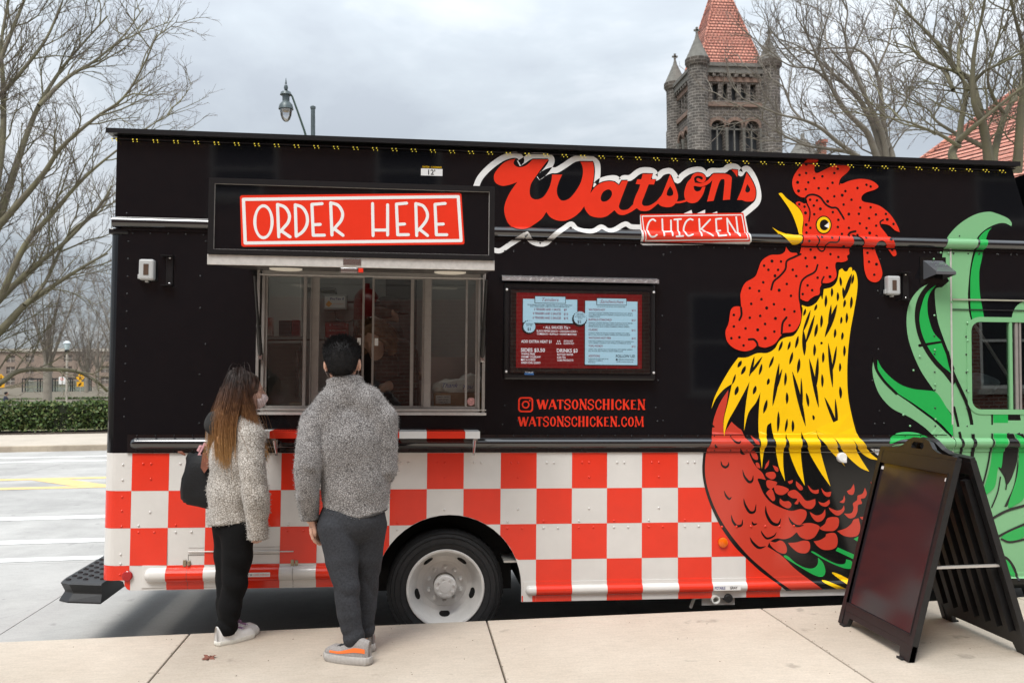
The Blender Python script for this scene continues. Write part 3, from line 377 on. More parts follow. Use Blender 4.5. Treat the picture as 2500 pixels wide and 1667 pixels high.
 'body_pieces': [[(2.6315,1.1072,1),(2.6689,1.1189,1),(2.6647,1.0992),(2.6439,1.0914)],[(2.6921,1.1109,1),(2.7352,1.075),(2.7417,1.0512),(2.7184,1.0474),(2.6936,1.0792)],[(2.7785,1.0827,1),(2.8183,1.0468),(2.8617,1.0505,1),(2.8557,1.0227),(2.8223,1.023),(2.7933,1.0469)],[(2.8785,1.0607,1),(2.9101,1.0319),(2.9536,1.034,1),(2.945,1.0023),(2.9182,1.0001),(2.8933,1.0225)],[(3.0695,1.0372,1),(3.0991,1.053),(3.1221,1.0887,1),(3.1285,1.0448),(3.1156,1.013),(3.0862,1.0148)],[(3.1493,1.0048,1),(3.1874,1.0205),(3.2063,1.0603,1),(3.2195,1.0203),(3.204,0.9885),(3.1744,0.9808),(3.1826,0.9488),(3.153,0.9371),(3.1484,0.8933),(3.1271,0.8538),(3.0849,0.8462),(3.0474,0.8783,1),(3.102,0.8818),(3.1191,0.9175),(3.1152,0.9493),(3.1448,0.973)],[(3.249,1.104,1),(3.2766,1.0679),(3.2721,1.0359),(3.2547,0.9802),(3.2421,0.9882),(3.2636,1.036)],[(3.0143,0.9597,1),(3.0397,0.9778),(3.0508,1.0095,1),(3.0564,0.9737),(3.0437,0.9539)],[(2.8554,0.9657,1),(2.8971,0.955),(2.939,0.9785,1),(2.9414,0.9507),(2.9136,0.9287),(2.8761,0.9393)],[(2.6437,1.04),(2.6852,1.0476),(2.7265,1.0157),(2.7679,0.9719),(2.8346,0.9833,1),(2.8344,0.9436),(2.805,0.9138),(2.7593,0.9205),(2.7262,0.9524),(2.7138,0.9683),(2.7054,0.9486),(2.6806,0.9528),(2.7015,0.9842),(2.66,0.9924),(2.6311,1.0163)],[(2.5731,0.9891,1),(2.6019,0.9692),(2.6392,0.9689),(2.6581,0.9451),(2.6431,0.9215),(2.61,0.9257),(2.5729,0.9536)],[(2.7924,0.8926,1),(2.8423,0.8684),(2.8841,0.8798),(2.9077,0.9113,1),(2.9074,0.8638),(2.8796,0.8284),(2.842,0.8248),(2.8089,0.8568)],[(2.9328,0.923,1),(2.993,0.9011),(3.0308,0.9103),(3.0478,0.9379,1),(3.05,0.9022),(3.0179,0.8691),(2.9844,0.8694),(2.9469,0.8991)],[(2.8668,0.7787),(2.9045,0.8084),(2.9257,0.8478),(2.9759,0.8552),(3.0077,0.843),(3.0048,0.7915),(2.9753,0.7601),(2.9334,0.7566),(2.8917,0.761)],[(2.9962,0.7559,1),(3.0592,0.775),(3.1015,0.8063),(3.1185,0.834),(3.1565,0.8455,1),(3.1686,0.7818),(3.1514,0.7263),(3.1008,0.7126),(3.0421,0.7236)],[(2.8204,0.6868,1),(2.8663,0.6941),(2.9081,0.7173),(2.9166,0.737),(2.9752,0.7427),(2.9984,0.7044),(2.9913,0.649),(2.9493,0.6259),(2.8909,0.6267),(2.8494,0.6509)],[(2.4895,0.6949,1),(2.5347,0.6825),(2.576,0.6954),(2.609,0.6737),(2.6236,0.6303),(2.6086,0.603),(2.5592,0.6155),(2.5099,0.6554)],[(2.6321,0.6774,1),(2.6917,0.6805),(2.7415,0.6917),(2.7871,0.6833),(2.7935,0.6359),(2.766,0.6047),(2.7079,0.6095),(2.6584,0.6456)],[(3.165,0.8534,1),(3.203,0.857),(3.2243,0.8807,1),(3.2155,0.837),(3.1859,0.8333)],[(2.4788,1.1712),(2.5284,1.1749),(2.5448,1.1511),(2.5323,1.1275),(2.5034,1.1261),(2.4705,1.1515)],[(2.4708,1.2304,1),(2.4956,1.2604,1),(2.4889,1.2225),(2.4624,1.1949)],[(2.5203,1.2224,1),(2.5574,1.2064),(2.5614,1.1787),(2.5408,1.1828)],[(2.3561,1.436,1),(2.4054,1.3925),(2.4094,1.3688),(2.3806,1.3807)],[(2.5363,1.0801),(2.6024,1.0718),(2.6395,1.0479),(2.6021,1.0165),(2.5608,1.0168),(2.5361,1.0407)],[(2.4701,1.0253),(2.5114,1.0566),(2.536,1.0012),(2.5317,0.9737),(2.4946,0.9739),(2.4741,1.0017)],[(2.3517,1.3215,1),(2.3887,1.3214),(2.4116,1.2858),(2.4091,1.2606),(2.3803,1.2701)],[(2.3967,1.2385),(2.4173,1.2385),(2.4295,1.2029),(2.4048,1.2109)],[(2.4786,1.1159),(2.5281,1.1117),(2.5529,1.0958),(2.5114,1.0566),(2.4785,1.0726)]],
 'body_marks': [([(2.1428,1.255),(2.151,1.2235),(2.1754,1.2093),(2.1958,1.2234),(2.2,1.247)],0.0107),([(2.2997,1.1916),(2.3143,1.1443),(2.347,1.1064),(2.3717,1.1165),(2.3783,1.1519)],0.0123),([(2.1654,1.047),(2.1792,1.0116),(2.2036,0.9879),(2.2199,1.0035)],0.01),([(2.3074,0.9911),(2.3179,0.9478),(2.3506,0.8965),(2.3875,0.9001),(2.3983,0.9511)],0.013),([(2.2173,0.8781),(2.2278,0.835),(2.2563,0.801),(2.293,0.8069),(2.2997,0.846)],0.0123),([(2.3668,0.8312),(2.379,0.8099),(2.4077,0.8151)],0.01),([(2.4681,0.9387),(2.4737,0.8836),(2.5106,0.8203),(2.56,0.808),(2.5808,0.8511)],0.0153),([(2.6362,0.8585),(2.6592,0.8188),(2.7005,0.7947),(2.7504,0.8021)],0.0123),([(2.4347,0.7662),(2.4445,0.7425),(2.4772,0.7107),(2.5267,0.7258),(2.5474,0.7531)],0.01),([(2.3525,0.7201),(2.3746,0.6807),(2.4195,0.6464),(2.4688,0.6559)],0.013),([(2.2101,1.4241),(2.2329,1.3925),(2.2616,1.3823),(2.278,1.3965)],0.01),([(2.282,1.3413),(2.2942,1.3097),(2.3188,1.2994)],0.0123),([(2.0876,1.3729),(2.0981,1.3533),(2.112,1.3493)],0.0107),([(2.4128,1.1281),(2.4373,1.0728),(2.47,1.0135),(2.5193,0.9619),(2.61,0.9139)],0.0115),([(2.0698,1.5302),(2.082,1.4987),(2.0983,1.4909)],0.01)],
 'body_green': [[(2.6003,0.5819),(2.6251,0.5871),(2.691,0.535),(2.7571,0.5025),(2.8152,0.4977),(2.8486,0.5247),(2.8531,0.5719,1),(2.8903,0.532),(2.9066,0.4765),(2.8898,0.4413),(2.8315,0.4462),(2.7405,0.4949),(2.658,0.5434)],[(2.8017,0.6121),(2.8242,0.6118),(2.9072,0.5633),(2.9905,0.5265),(3.0491,0.5256),(3.0619,0.557,1),(3.0995,0.5446),(3.1094,0.5128),(3.0907,0.4893),(3.0321,0.4982),(2.9321,0.5392),(2.8407,0.5879)],[(2.9844,0.6175,1),(2.9996,0.641,1),(3.1334,0.5837,1),(3.1248,0.5521,1)],[(3.1175,0.6989,1),(3.1513,0.7144,1),(3.1931,0.6781,1),(3.1678,0.6705,1)],[(3.1984,0.8172,1),(3.2112,0.8251,1),(3.2279,0.805,1)]],
 'legs': [[(2.8771,0.4061),(2.9146,0.4093),(3.052,0.3533,1),(2.981,0.353,1)],[(2.9608,0.4559),(2.99,0.4593),(3.0902,0.4102),(3.157,0.3616,1),(3.0898,0.3589,1)]],
 'feather_tall': [(4.3597,2.9683,1),(4.3601,2.9962),(4.3234,3.0301),(4.231,3.0623),(4.1755,3.0695),(4.0829,3.0495),(3.9809,2.9946),(3.8974,2.9231),(3.8416,2.8439),(3.8127,2.7139),(3.8252,2.6195),(3.8673,2.5532,1),(3.8103,2.5074,1),(3.7573,2.4893),(3.7562,2.3949),(3.7712,2.2752),(3.7992,2.1815),(3.8592,2.0283),(3.9388,1.8325),(4.0118,1.833,1),(4.035,2.2104,1),(4.0338,2.262),(4.0182,2.3305),(4.0105,2.4423),(4.0162,2.5286),(4.0317,2.6584),(4.061,2.7887),(4.0898,2.8761),(4.1552,2.9385),(4.2391,2.9799),(4.3042,2.9895)],  # left edge steps in along a cast shadow; that shade is cut into the shape
 'feather_tall_mid': [(4.2035,2.9528,1),(4.1457,2.9209),(4.0989,2.8676),(4.0794,2.7892),(4.0505,2.6933),(4.0326,2.5893),(4.0289,2.4426),(4.032,2.3307),(4.0493,2.2493,1),(4.1386,2.2635,1),(4.1241,2.3494),(4.107,2.444),(4.1008,2.5302),(4.1031,2.634),(4.1247,2.7296),(4.1492,2.8342),(4.1733,2.9129)],
 'feather_tip': [(4.3472,2.2666,1),(4.3641,2.336),(4.3973,2.3842),(4.4517,2.4154),(4.5191,2.434,1),(4.5164,2.2691,1)],
 'feather_a': [(3.7797,2.5533,1),(3.7087,2.5309),(3.6377,2.4915),(3.5767,2.4238),(3.5439,2.3474),(3.5329,2.2524),(3.5438,2.139),(3.5826,2.0165),(3.6414,1.8942),(3.7205,1.7814),(3.7998,1.6779),(3.8812,1.5743,1),(3.8842,1.8185,1),(3.8225,1.8938),(3.7527,1.9614),(3.6833,2.0554),(3.6342,2.1591),(3.6133,2.2726),(3.6214,2.3676),(3.6523,2.4442),(3.7085,2.5119)],
 'feather_a_mid': [(3.7641,2.5225,1),(3.7184,2.493),(3.6775,2.4446),(3.6516,2.3776),(3.6337,2.3013),(3.6348,2.216),(3.6688,2.1026),(3.7231,2.018),(3.7928,1.9429),(3.8828,1.8678),(3.909,1.7807,1),(3.8884,1.9153),(3.8048,2.109,1),(3.745,2.17),(3.7155,2.2361),(3.6963,2.3213),(3.6972,2.4069),(3.718,2.4644)],
 'feather_b': [(3.2815,1.9851,1),(3.2698,1.9004),(3.2869,1.8067),(3.3306,1.7132),(3.4191,1.6245),(3.548,1.5639),(3.6373,1.5077),(3.6969,1.4608),(3.7662,1.3855),(3.7956,1.3215,1),(3.8781,1.3214,1),(3.8791,1.4025,1),(3.7477,1.5249),(3.6483,1.5971),(3.549,1.6673),(3.45,1.7327),(3.3613,1.8166),(3.3025,1.9007)],
 'feather_b_mid': [(3.3081,1.9741,1),(3.3423,1.9152),(3.4113,1.8452),(3.4904,1.794),(3.58,1.7664),(3.67,1.7575),(3.7402,1.7485),(3.7801,1.7156),(3.8296,1.6403),(3.8811,1.563,1),(3.8794,1.4213,1),(3.7978,1.508),(3.6982,1.5832),(3.5789,1.6628),(3.4501,1.7421),(3.3614,1.826),(3.3125,1.9008)],
 'feather_c': [[(3.3772,1.3763),(3.4174,1.4324),(3.4971,1.4559),(3.5967,1.4513),(3.6764,1.4232),(3.7261,1.3856),(3.7408,1.3573,1),(3.6761,1.395),(3.5963,1.4091),(3.4767,1.4044)]],
 'feather_c2': [[(3.3968,1.3595),(3.4963,1.3781),(3.5658,1.3575),(3.5306,1.3219,1),(3.4661,1.3388)]],
 'field': [(3.8867,1.5643,1),(3.8905,1.8724,1),(3.8501,1.9984,1),(3.8914,2.1958,1),(3.9725,2.1969,1),(3.97,1.9996,1),(4.012,2.0),(3.9994,1.7188),(4.0255,1.6488),(4.0849,1.5999,1),(4.448,1.6011,1),(4.5242,1.6014,1),(4.5048,0.4015,1),(3.8726,0.4123,1),(3.8374,0.938,1),(3.8841,1.3549,1)],
 'door_marks': [([(3.8446,2.0334),(3.8788,1.9004),(3.9445,1.7606),(3.9955,1.6487),(4.0267,1.5086),(4.0306,1.3547),(4.0202,1.243),(3.9888,1.1316)],0.0264),([(3.8905,1.6342),(3.9217,1.4945),(3.9394,1.3548),(3.9305,1.2433)],0.0198),([(4.1859,1.6045),(4.1808,1.4528),(4.1554,1.2566),(4.1002,1.0613),(4.0464,0.9641)],0.0132),([(4.1644,0.8267),(4.2856,0.8855),(4.4374,0.9262)],0.0185),([(4.244,1.1304),(4.2198,1.0187),(4.1732,0.9144)],0.0105),([(4.2865,1.1512),(4.2916,1.0882),(4.2849,1.0434)],0.0105),([(4.2107,0.6982),(4.3137,0.7457),(4.4353,0.7933)],0.0158),([(4.245,0.6838),(4.3125,0.6621),(4.4336,0.6815)],0.0145),([(4.2209,0.5729),(4.2955,0.5371),(4.3471,0.4598),(4.3566,0.3902)],0.0185)],
 'door_mid': [[(4.195,1.6045,1),(4.3084,1.6049,1),(4.3039,1.5091),(4.242,1.516,1),(4.294,1.4529),(4.2693,1.3124),(4.2525,1.2003),(4.2269,1.1976),(4.1978,1.0607),(4.1143,0.9985),(4.1103,1.0334),(4.1669,1.2146),(4.1909,1.4247)],[(4.3546,1.4529,1),(4.4444,1.3685),(4.4389,1.0172),(4.3542,0.9269),(4.3013,0.9273),(4.3724,1.1298),(4.3904,1.3122)],[(4.2451,0.6908),(4.3136,0.7387),(4.4351,0.7793,1),(4.4339,0.7025,1),(4.3275,0.6577)],[(4.258,0.5446),(4.3027,0.5161),(4.3393,0.446),(4.3388,0.4113,1),(4.2939,0.4301,1)]],
 'door_black': [[(4.3114,1.6049,1),(4.4025,1.6052,1),(4.4229,1.453),(4.4448,1.3966,1),(4.4442,1.3544),(4.3622,1.4529,1),(4.3396,1.467),(4.3804,1.3544),(4.3789,1.2561),(4.3346,1.13),(4.2914,1.0742),(4.2741,1.1302),(4.2299,1.1976,1),(4.277,1.3265),(4.2966,1.4248),(4.242,1.5118,1),(4.3039,1.5063,1)],[(4.3819,1.2561,1),(4.4446,1.3825,1),(4.3901,1.2982),(4.38,1.1297),(4.3014,0.9343),(4.271,0.9178,1),(4.3488,1.0738)]],
 'tree_left': [([(-16.63,28.0,0.82),(-16.29,28.11,2.27),(-15.51,28.21,3.0),(-14.8,28.32,3.56),(-13.94,28.42,4.56),(-13.2,28.53,5.14),(-12.17,28.63,5.87),(-11.16,28.74,6.53)],0.42,0.06),([(-16.24,28.0,2.27),(-15.54,28.24,3.74),(-14.81,28.48,4.8),(-13.71,28.73,6.03),(-12.73,28.97,6.98),(-11.79,29.21,8.15),(-11.28,29.45,8.94)],0.3,0.05),([(-16.24,28.0,3.0),(-15.54,28.22,5.22),(-14.96,28.44,7.34),(-14.64,28.66,8.82),(-14.21,28.89,10.63),(-13.77,29.11,12.12),(-13.06,29.33,13.59),(-12.4,29.55,14.64),(-11.54,29.77,15.87)],0.36,0.04),([(-13.34,28.0,11.8),(-12.59,28.66,13.07),(-11.87,29.33,13.94),(-11.03,29.99,15.17),(-10.45,30.65,16.59)],0.14,0.03),([(-15.44,28.0,5.2),(-14.81,28.36,9.73),(-14.87,28.72,12.41),(-15.12,29.08,14.38),(-14.97,29.44,16.56)],0.25,0.06),([(-16.36,28.0,0.82),(-15.56,28.36,1.38),(-14.88,28.72,1.74),(-14.47,29.09,2.14),(-13.89,29.45,2.23),(-12.7,29.81,2.17),(-12.0,30.17,1.77),(-11.7,30.53,1.37)],0.2,0.07),([(-14.77,28.0,7.27),(-13.64,27.6,8.39),(-12.8,27.19,9.19),(-12.1,26.79,9.98),(-10.87,26.39,10.91),(-9.79,25.98,11.53),(-9.0,25.58,12.56),(-8.43,25.17,13.57)],0.2,0.03),([(-14.61,28.0,4.75),(-13.77,27.97,6.68),(-12.92,27.93,7.72),(-11.79,27.9,9.07),(-10.79,27.86,9.98),(-9.63,27.83,10.9),(-8.54,27.79,11.67)],0.2,0.02),([(-13.77,28.0,4.53),(-13.33,28.67,5.41),(-12.72,29.33,7.34),(-11.9,30.0,8.25),(-11.79,30.66,8.86)],0.12,0.04),([(-16.39,28.0,3.73),(-15.83,28.18,8.18),(-15.53,28.36,11.22),(-14.34,28.54,12.98),(-13.42,28.72,14.45),(-12.91,28.89,15.94)],0.25,0.05),([(-15.51,28.0,11.12),(-14.76,28.8,14.44),(-14.52,29.6,16.33),(-14.4,30.41,17.98)],0.15,0.05)],
 'tree_mid': [([(20.13,30.0,10.01),(19.75,29.74,10.83),(19.23,29.48,11.78),(18.7,29.23,12.14),(17.88,28.97,12.72),(17.18,28.71,13.68),(16.77,28.45,14.15),(16.28,28.19,14.9),(15.79,27.94,15.58),(15.35,27.68,15.98)],0.28,0.03),([(20.18,30.0,10.01),(20.14,29.98,10.89),(19.8,29.96,12.12),(19.4,29.94,12.95),(18.94,29.92,13.62),(18.28,29.9,14.19),(17.67,29.88,14.71),(17.06,29.86,15.23),(16.4,29.84,15.6),(15.53,29.81,15.86)],0.28,0.03),([(20.29,30.0,10.01),(20.2,29.81,10.85),(19.92,29.62,11.93),(19.24,29.43,13.14),(18.61,29.24,14.23),(18.23,29.05,14.98),(18.0,28.86,15.77),(18.03,28.67,16.66),(17.8,28.48,17.25)],0.25,0.03),([(20.44,30.0,10.01),(20.59,30.03,10.91),(20.32,30.07,11.91),(20.22,30.1,13.31),(20.11,30.13,14.37),(20.06,30.16,14.73),(20.61,30.2,15.86),(20.81,30.23,16.64),(21.12,30.26,17.77)],0.28,0.03),([(19.97,30.0,14.67),(19.65,30.09,15.29),(19.29,30.18,15.61),(18.82,30.27,15.73),(17.4,30.35,15.67),(16.4,30.44,15.22)],0.12,0.03),([(20.19,30.0,10.31),(18.85,29.58,10.83),(17.74,29.17,11.33),(16.76,28.75,11.82),(15.79,28.33,12.01),(14.74,27.91,12.06),(13.63,27.5,12.28),(12.77,27.08,12.45)],0.2,0.03),([(19.68,30.0,10.54),(18.52,29.72,11.05),(17.17,29.43,11.15),(16.24,29.15,11.2),(15.13,28.87,11.58),(14.06,28.58,12.14),(13.0,28.3,12.6)],0.16,0.02),([(17.82,30.0,14.12),(16.96,29.67,14.57),(15.9,29.34,14.53),(15.02,29.01,14.77),(14.25,28.68,14.87)],0.1,0.02),([(19.01,30.0,14.5),(18.37,30.83,15.82),(18.37,31.67,17.11),(18.47,32.5,18.45)],0.1,0.02),([(16.55,30.0,12.51),(16.28,30.4,13.16),(16.22,30.8,14.03),(15.78,31.2,14.61),(15.0,31.59,14.87)],0.09,0.02),([(20.14,30.0,12.04),(20.39,29.32,12.59),(20.52,28.64,13.12),(19.89,27.96,13.6)],0.1,0.02)],
 'tree_right': [([(20.83,24.0,8.96),(20.94,24.18,9.84),(20.83,24.36,11.16),(20.79,24.53,11.85),(20.75,24.71,12.55),(20.34,24.89,12.95),(19.84,25.07,13.82),(19.42,25.25,14.48),(18.94,25.43,15.11),(18.38,25.6,15.87),(18.12,25.78,16.29)],0.3,0.04),([(20.83,24.0,8.96),(20.56,23.69,9.75),(20.24,23.38,10.53),(19.71,23.07,11.17),(19.5,22.76,12.28),(19.45,22.45,13.17),(19.52,22.14,14.05),(19.41,21.83,14.51)],0.26,0.05),([(19.72,24.0,8.94),(19.49,24.09,9.63),(19.83,24.18,10.16),(20.0,24.26,10.9),(20.27,24.35,12.0),(20.04,24.44,12.7),(19.03,24.53,13.04),(18.42,24.62,13.61),(17.72,24.7,13.88)],0.28,0.03),([(19.72,24.0,10.11),(19.87,23.55,10.37),(20.06,23.1,10.62),(20.58,22.66,11.14),(20.98,22.21,11.49),(21.22,21.76,11.59)],0.17,0.04),([(20.08,24.0,11.92),(20.22,23.25,12.34),(20.31,22.51,12.38),(20.69,21.76,12.56),(20.69,21.01,12.56)],0.12,0.03),([(21.01,24.0,8.96),(21.34,24.37,9.81),(22.06,24.74,11.3),(22.82,25.11,12.21),(23.43,25.49,13.14),(23.94,25.86,14.14),(24.36,26.23,15.43)],0.25,0.06),([(21.91,24.0,8.97),(21.81,23.71,9.74),(21.74,23.42,11.11),(21.73,23.13,12.06),(21.43,22.84,13.18),(21.03,22.55,13.87),(20.63,22.26,14.54)],0.3,0.06),([(19.75,24.0,9.86),(18.84,23.66,10.17),(17.99,23.32,10.31),(17.16,22.98,10.44),(16.34,22.63,10.44),(15.33,22.29,10.4)],0.12,0.02),([(20.82,24.0,9.8),(20.48,24.48,10.25),(20.13,24.96,10.67),(19.76,25.45,11.23),(19.75,25.93,11.81),(19.2,26.41,12.26),(18.55,26.89,12.94)],0.16,0.02),([(19.79,24.0,12.54),(20.31,24.74,13.84),(21.06,25.49,15.03),(22.07,26.23,16.27)],0.12,0.03),([(21.53,24.0,11.07),(20.88,23.68,11.59),(20.47,23.37,12.31),(20.73,23.05,13.64),(20.76,22.74,14.75)],0.12,0.03),([(19.55,24.0,11.95),(19.57,24.69,12.94),(19.1,25.38,13.6),(19.08,26.08,14.75),(19.26,26.77,15.47)],0.12,0.02)],
}
# ------------------------------------------------------------ the food truck (own frame: x along the side, -y towards the pavement)
TP = 0.0186
TRUCK = empty('food_truck', (0, 0, 0), 0, 'black food truck with a big red and yellow rooster and red-white checks', 'food truck')
TRUCK.rotation_euler = (0, TP, 0)
def tw(x, y, z):   # truck frame -> world
    c, s = math.cos(TP), math.sin(TP); return (c*x+s*z, y, -s*x+c*z)
ARCH = (.243, .40, .495)
def circ(cx, cz, r_, n=20): return [(cx+r_*math.cos(2*math.pi*k/n), cz+r_*math.sin(2*math.pi*k/n)) for k in range(n)]
XR = 5.35
def sidewall():
    # rounded outline of the cab window
    cw = []
    for (cx, cz, a0) in ((4.10, 1.69, 180), (4.98, 1.69, 270), (4.98, 2.19, 0), (4.10, 2.19, 90)):
        for k in range(5): a = R(a0+k*22.5); cw.append((cx+.07*math.cos(a), cz+.07*math.sin(a)))
    drape('upper_side_panel', [[[(-1.93, 1.3155), (XR, 1.3155), (XR, 2.81), (-1.93, 2.81)], [(-1.045, 1.572), (.47, 1.572), (.47, 2.56), (-1.045, 2.56)], cw]], P_BLACK, TRUCK, lift=0, flat=True)
    drape('roof_side_panel', [[(-1.972, 2.812), (4.55, 2.812), (4.37, 3.40), (-1.966, 3.40)]], P_BLACK, TRUCK, lift=.0005, flat=True)
    arch = [(ARCH[0]+ARCH[2]*math.cos(R(180-k*7.5)), ARCH[1]+ARCH[2]*math.sin(R(180-k*7.5))) for k in range(25)]
    low = [(-1.93, 1.3145), (-1.93, .492), (-1.885, .492), (-1.866, .485), (-1.858, .46), (-1.842, .435), (-1.815, .4265), (-.252, .4265)]+arch+[(.738, .302), (3.475, .302), (3.475, 1.3145)]
    drape('lower_side_panel', [low], P_WHITE, TRUCK, lift=0, flat=True)
    drape('cab_lower_panel', [[(3.476, .33), (XR, .33), (XR, 1.3145), (3.476, 1.3145)]], P_BLKV, TRUCK, lift=0, flat=True)
    # rear corner post: quarter round, black above and checked below
    def corner(name, z0, z1, mat):
        m = MB(); n = 6
        for i in range(n):
            a0, a1 = R(90*i/n), R(90*(i+1)/n)
            p = lambda a: (-1.93-.08*math.sin(a), .08-.08*math.cos(a))
            (xa, ya), (xb, yb) = p(a0), p(a1)
            k = len(m.V); m.add([(xa, ya, z0), (xb, yb, z0), (xb, yb, z1), (xa, ya, z1)], [(0, 1, 2, 3)])
        m.box(-2.01, -2.005, .08, 2.32, z0, z1)
        m.build(name, mat, TRUCK, 'auto', fix=False)
    corner('corner_post', 1.3155, 2.745, P_BLACK)
    for z0, z1, mt in ((1.07, 1.3145, P_WHITE), (.828, 1.069, P_RED), (.588, .827, P_WHITE), (.492, .587, P_RED)): corner('corner_check', z0, z1, mt)
    boxo('corner_cap', -2.012, -1.885, -.006, .5, 2.748, 2.786, P_BLACK2, TRUCK, .008)
    # remaining shell; far skirt brought low to block light under the truck
    m = MB(); m.box(-1.972, 4.5, 2.318, 2.32, 2.78, 3.4); m.box(-2.0, XR, 2.3, 2.32, .32, 2.78); m.box(-1.974, -1.966, .002, 2.318, 2.79, 3.4)
    m.build('far_shell_shade_skirt', P_BLACK, TRUCK)
    m = MB(); m.prism([(XR, .34), (XR+.02, .34), (XR-.12, 1.35), (4.76, 2.80), (4.56, 3.38), (4.54, 3.38), (4.74, 2.79), (XR-.14, 1.35)], .02, 2.3)
    m.build('cab_front', P_BLACK, TRUCK)
    m = MB(); m.box(-1.9, XR-.05, .75, 1.6, .36, .62); m.box(-1.9, -.3, .10, .7499, .52, .62); m.box(.80, XR-.05, .10, .7499, .50, .62); m.box(-1.9, XR-.05, 1.6001, 2.25, .50, .62); m.build('chassis_shade_block', M('underbody', (.012, .012, .012), rough=.8), TRUCK)  # low middle box added to deepen the shade under the truck
    m = MB(); m.box(-2.0, 4.4, .0, 2.32, 3.395, 3.4); m.box(-2.025, 4.395, -.055, 2.38, 3.405, 3.432, .005); m.build('roof', P_BLACK2, TRUCK)
    boxo('roof_lip', -2.027, 4.397, -.06, -.0555, 3.402, 3.435, P_BLACK2, TRUCK)
sidewall()
def rails():
    def half(name, c, r_, x0, x1, mat, plate=None, roundend=False):
        m = MB(); n = 10; xs = [(x0, 1), (x1, 1)]
        if roundend: xs = [(x0+r_*(1-math.cos(R(a))), math.sin(R(a))) for a in (6, 25, 45, 65, 90)]+[(x1, 1)]
        V = []; F = []
        for x, k in xs:
            for i in range(n+1):
                a = R(-90+180*i/n); V.append((x, -r_*k*math.cos(a), c+r_*k*math.sin(a)))
        for j in range(len(xs)-1):
            for i in range(n): a = j*(n+1)+i; F.append((a, a+1, a+n+2, a+n+1))
        m.add(V, F); m.build(name, mat, TRUCK, True, fix=False)
        if plate:
            z0, z1, d = plate; boxo(name+'_plate', x0-.015, x1, -d, -.0005, z0, z1, mat, TRUCK, .002)
    P_RAIL = M('black lacquer rail', BLACK, rough=.07, spec=.8, coat=1)
    half('upper_rub_rail', 2.828, .037, -1.985, XR, P_RAIL)
    half('middle_rub_rail', 1.378, .036, -1.845, 3.83, P_RAIL, (1.317, 1.440, .0065), True)
    half('rear_skirt_rail', .525, .048, -1.735, -.262, P_WHITE, (.441, .587, .0055), True)
    half('front_skirt_rail', .380, .034, .765, 3.47, P_WHITE, (.303, .439, .0055), True)
    # bright thin lips of the middle rail
    m = MB(); m.box(-1.862, 3.83, -.012, -.0066, 1.436, 1.4405, 0); m.box(-1.862, 3.83, -.012, -.0066, 1.3165, 1.3205, 0); m.build('rail_lip', P_BLACK, TRUCK)
    m = MB(); m.box(-1.98, XR, -.010, 0, 2.772, 2.782); m.build('drip_moulding', P_BLACK, TRUCK)
rails()
COLX = [-1.828, -1.594, -1.357, -1.118, -.874, -.636, -.398, -.157, .09, .338, .591, .838, 1.084, 1.33, 1.577, 1.834, 2.076, 2.323, 2.57]
ROWZ = [1.3125, 1.069, .828, .587]
def checks():
    cx, cz, r_ = ARCH
    def sq(x0, x1, z0, z1):
        lo = []; N = 14
        for i in range(N+1):
            x = x0+(x1-x0)*i/N; zz = z0
            if abs(x-cx) < r_: zz = max(z0, cz+math.sqrt(r_*r_-(x-cx)**2)+.001)
            elif z0 < cz and cx-r_ <= x <= cx+r_: zz = z1
            if zz < z1-.002: lo.append((x, zz))
        if len(lo) < 2: return
        poly = [p for k, p in enumerate(lo) if k in (0, len(lo)-1) or abs(p[1]-z0) > 1e-6 or abs(lo[k-1][1]-z0) > 1e-6 or (k+1 < len(lo) and abs(lo[k+1][1]-z0) > 1e-6)]
        poly += [(lo[-1][0], z1), (lo[0][0], z1)]
        drape('checker_square', [poly], P_RED, TRUCK, lift=.001)
    for i in range(len(COLX)-1):
        for j in range(4):
            if (i+j) % 2: continue
            x0, x1 = COLX[i], COLX[i+1]; z1 = ROWZ[j]
            front = x0 > .3
            z0 = ROWZ[j+1] if j < 3 else (.345 if front else .4275)
            if x0 >= 1.8 and z1 < .3: continue
            if j == 3 and not front: x1 = min(x1, -.255)
            if j == 3 and x0 < -1.7: continue
            if j == 3 and -.27 < x0 < .73: 
                if x1 < .75: continue
                x0 = .74
            sq(x0, x1, z0, z1)
    for z0, z1 in ((.828, 1.069), (.493, .587)): drape('checker_square', [[(-1.9298, z0), (-1.8285, z0), (-1.8285, z1), (-1.9298, z1)]], P_RED, TRUCK, lift=.0009, flat=True)
    for i in range(10, len(COLX)-1):
        if i % 2 == 1 or i == 10: 
            x0 = max(.74, COLX[i]); sq(x0, COLX[i+1], .3035, .344) if i % 2 == 1 else None
    drape('checker_square', [[(.741, .3035), (.590+.001*0+.247, .3035), (.837, .344), (.741, .344)]], P_RED, TRUCK, lift=.001)
    drape('checker_square', [[(-1.857, .46), (-1.84, .436), (-1.822, .4285), (-1.822, .5), (-1.857, .49)]], P_RED, TRUCK, lift=.001)
checks()
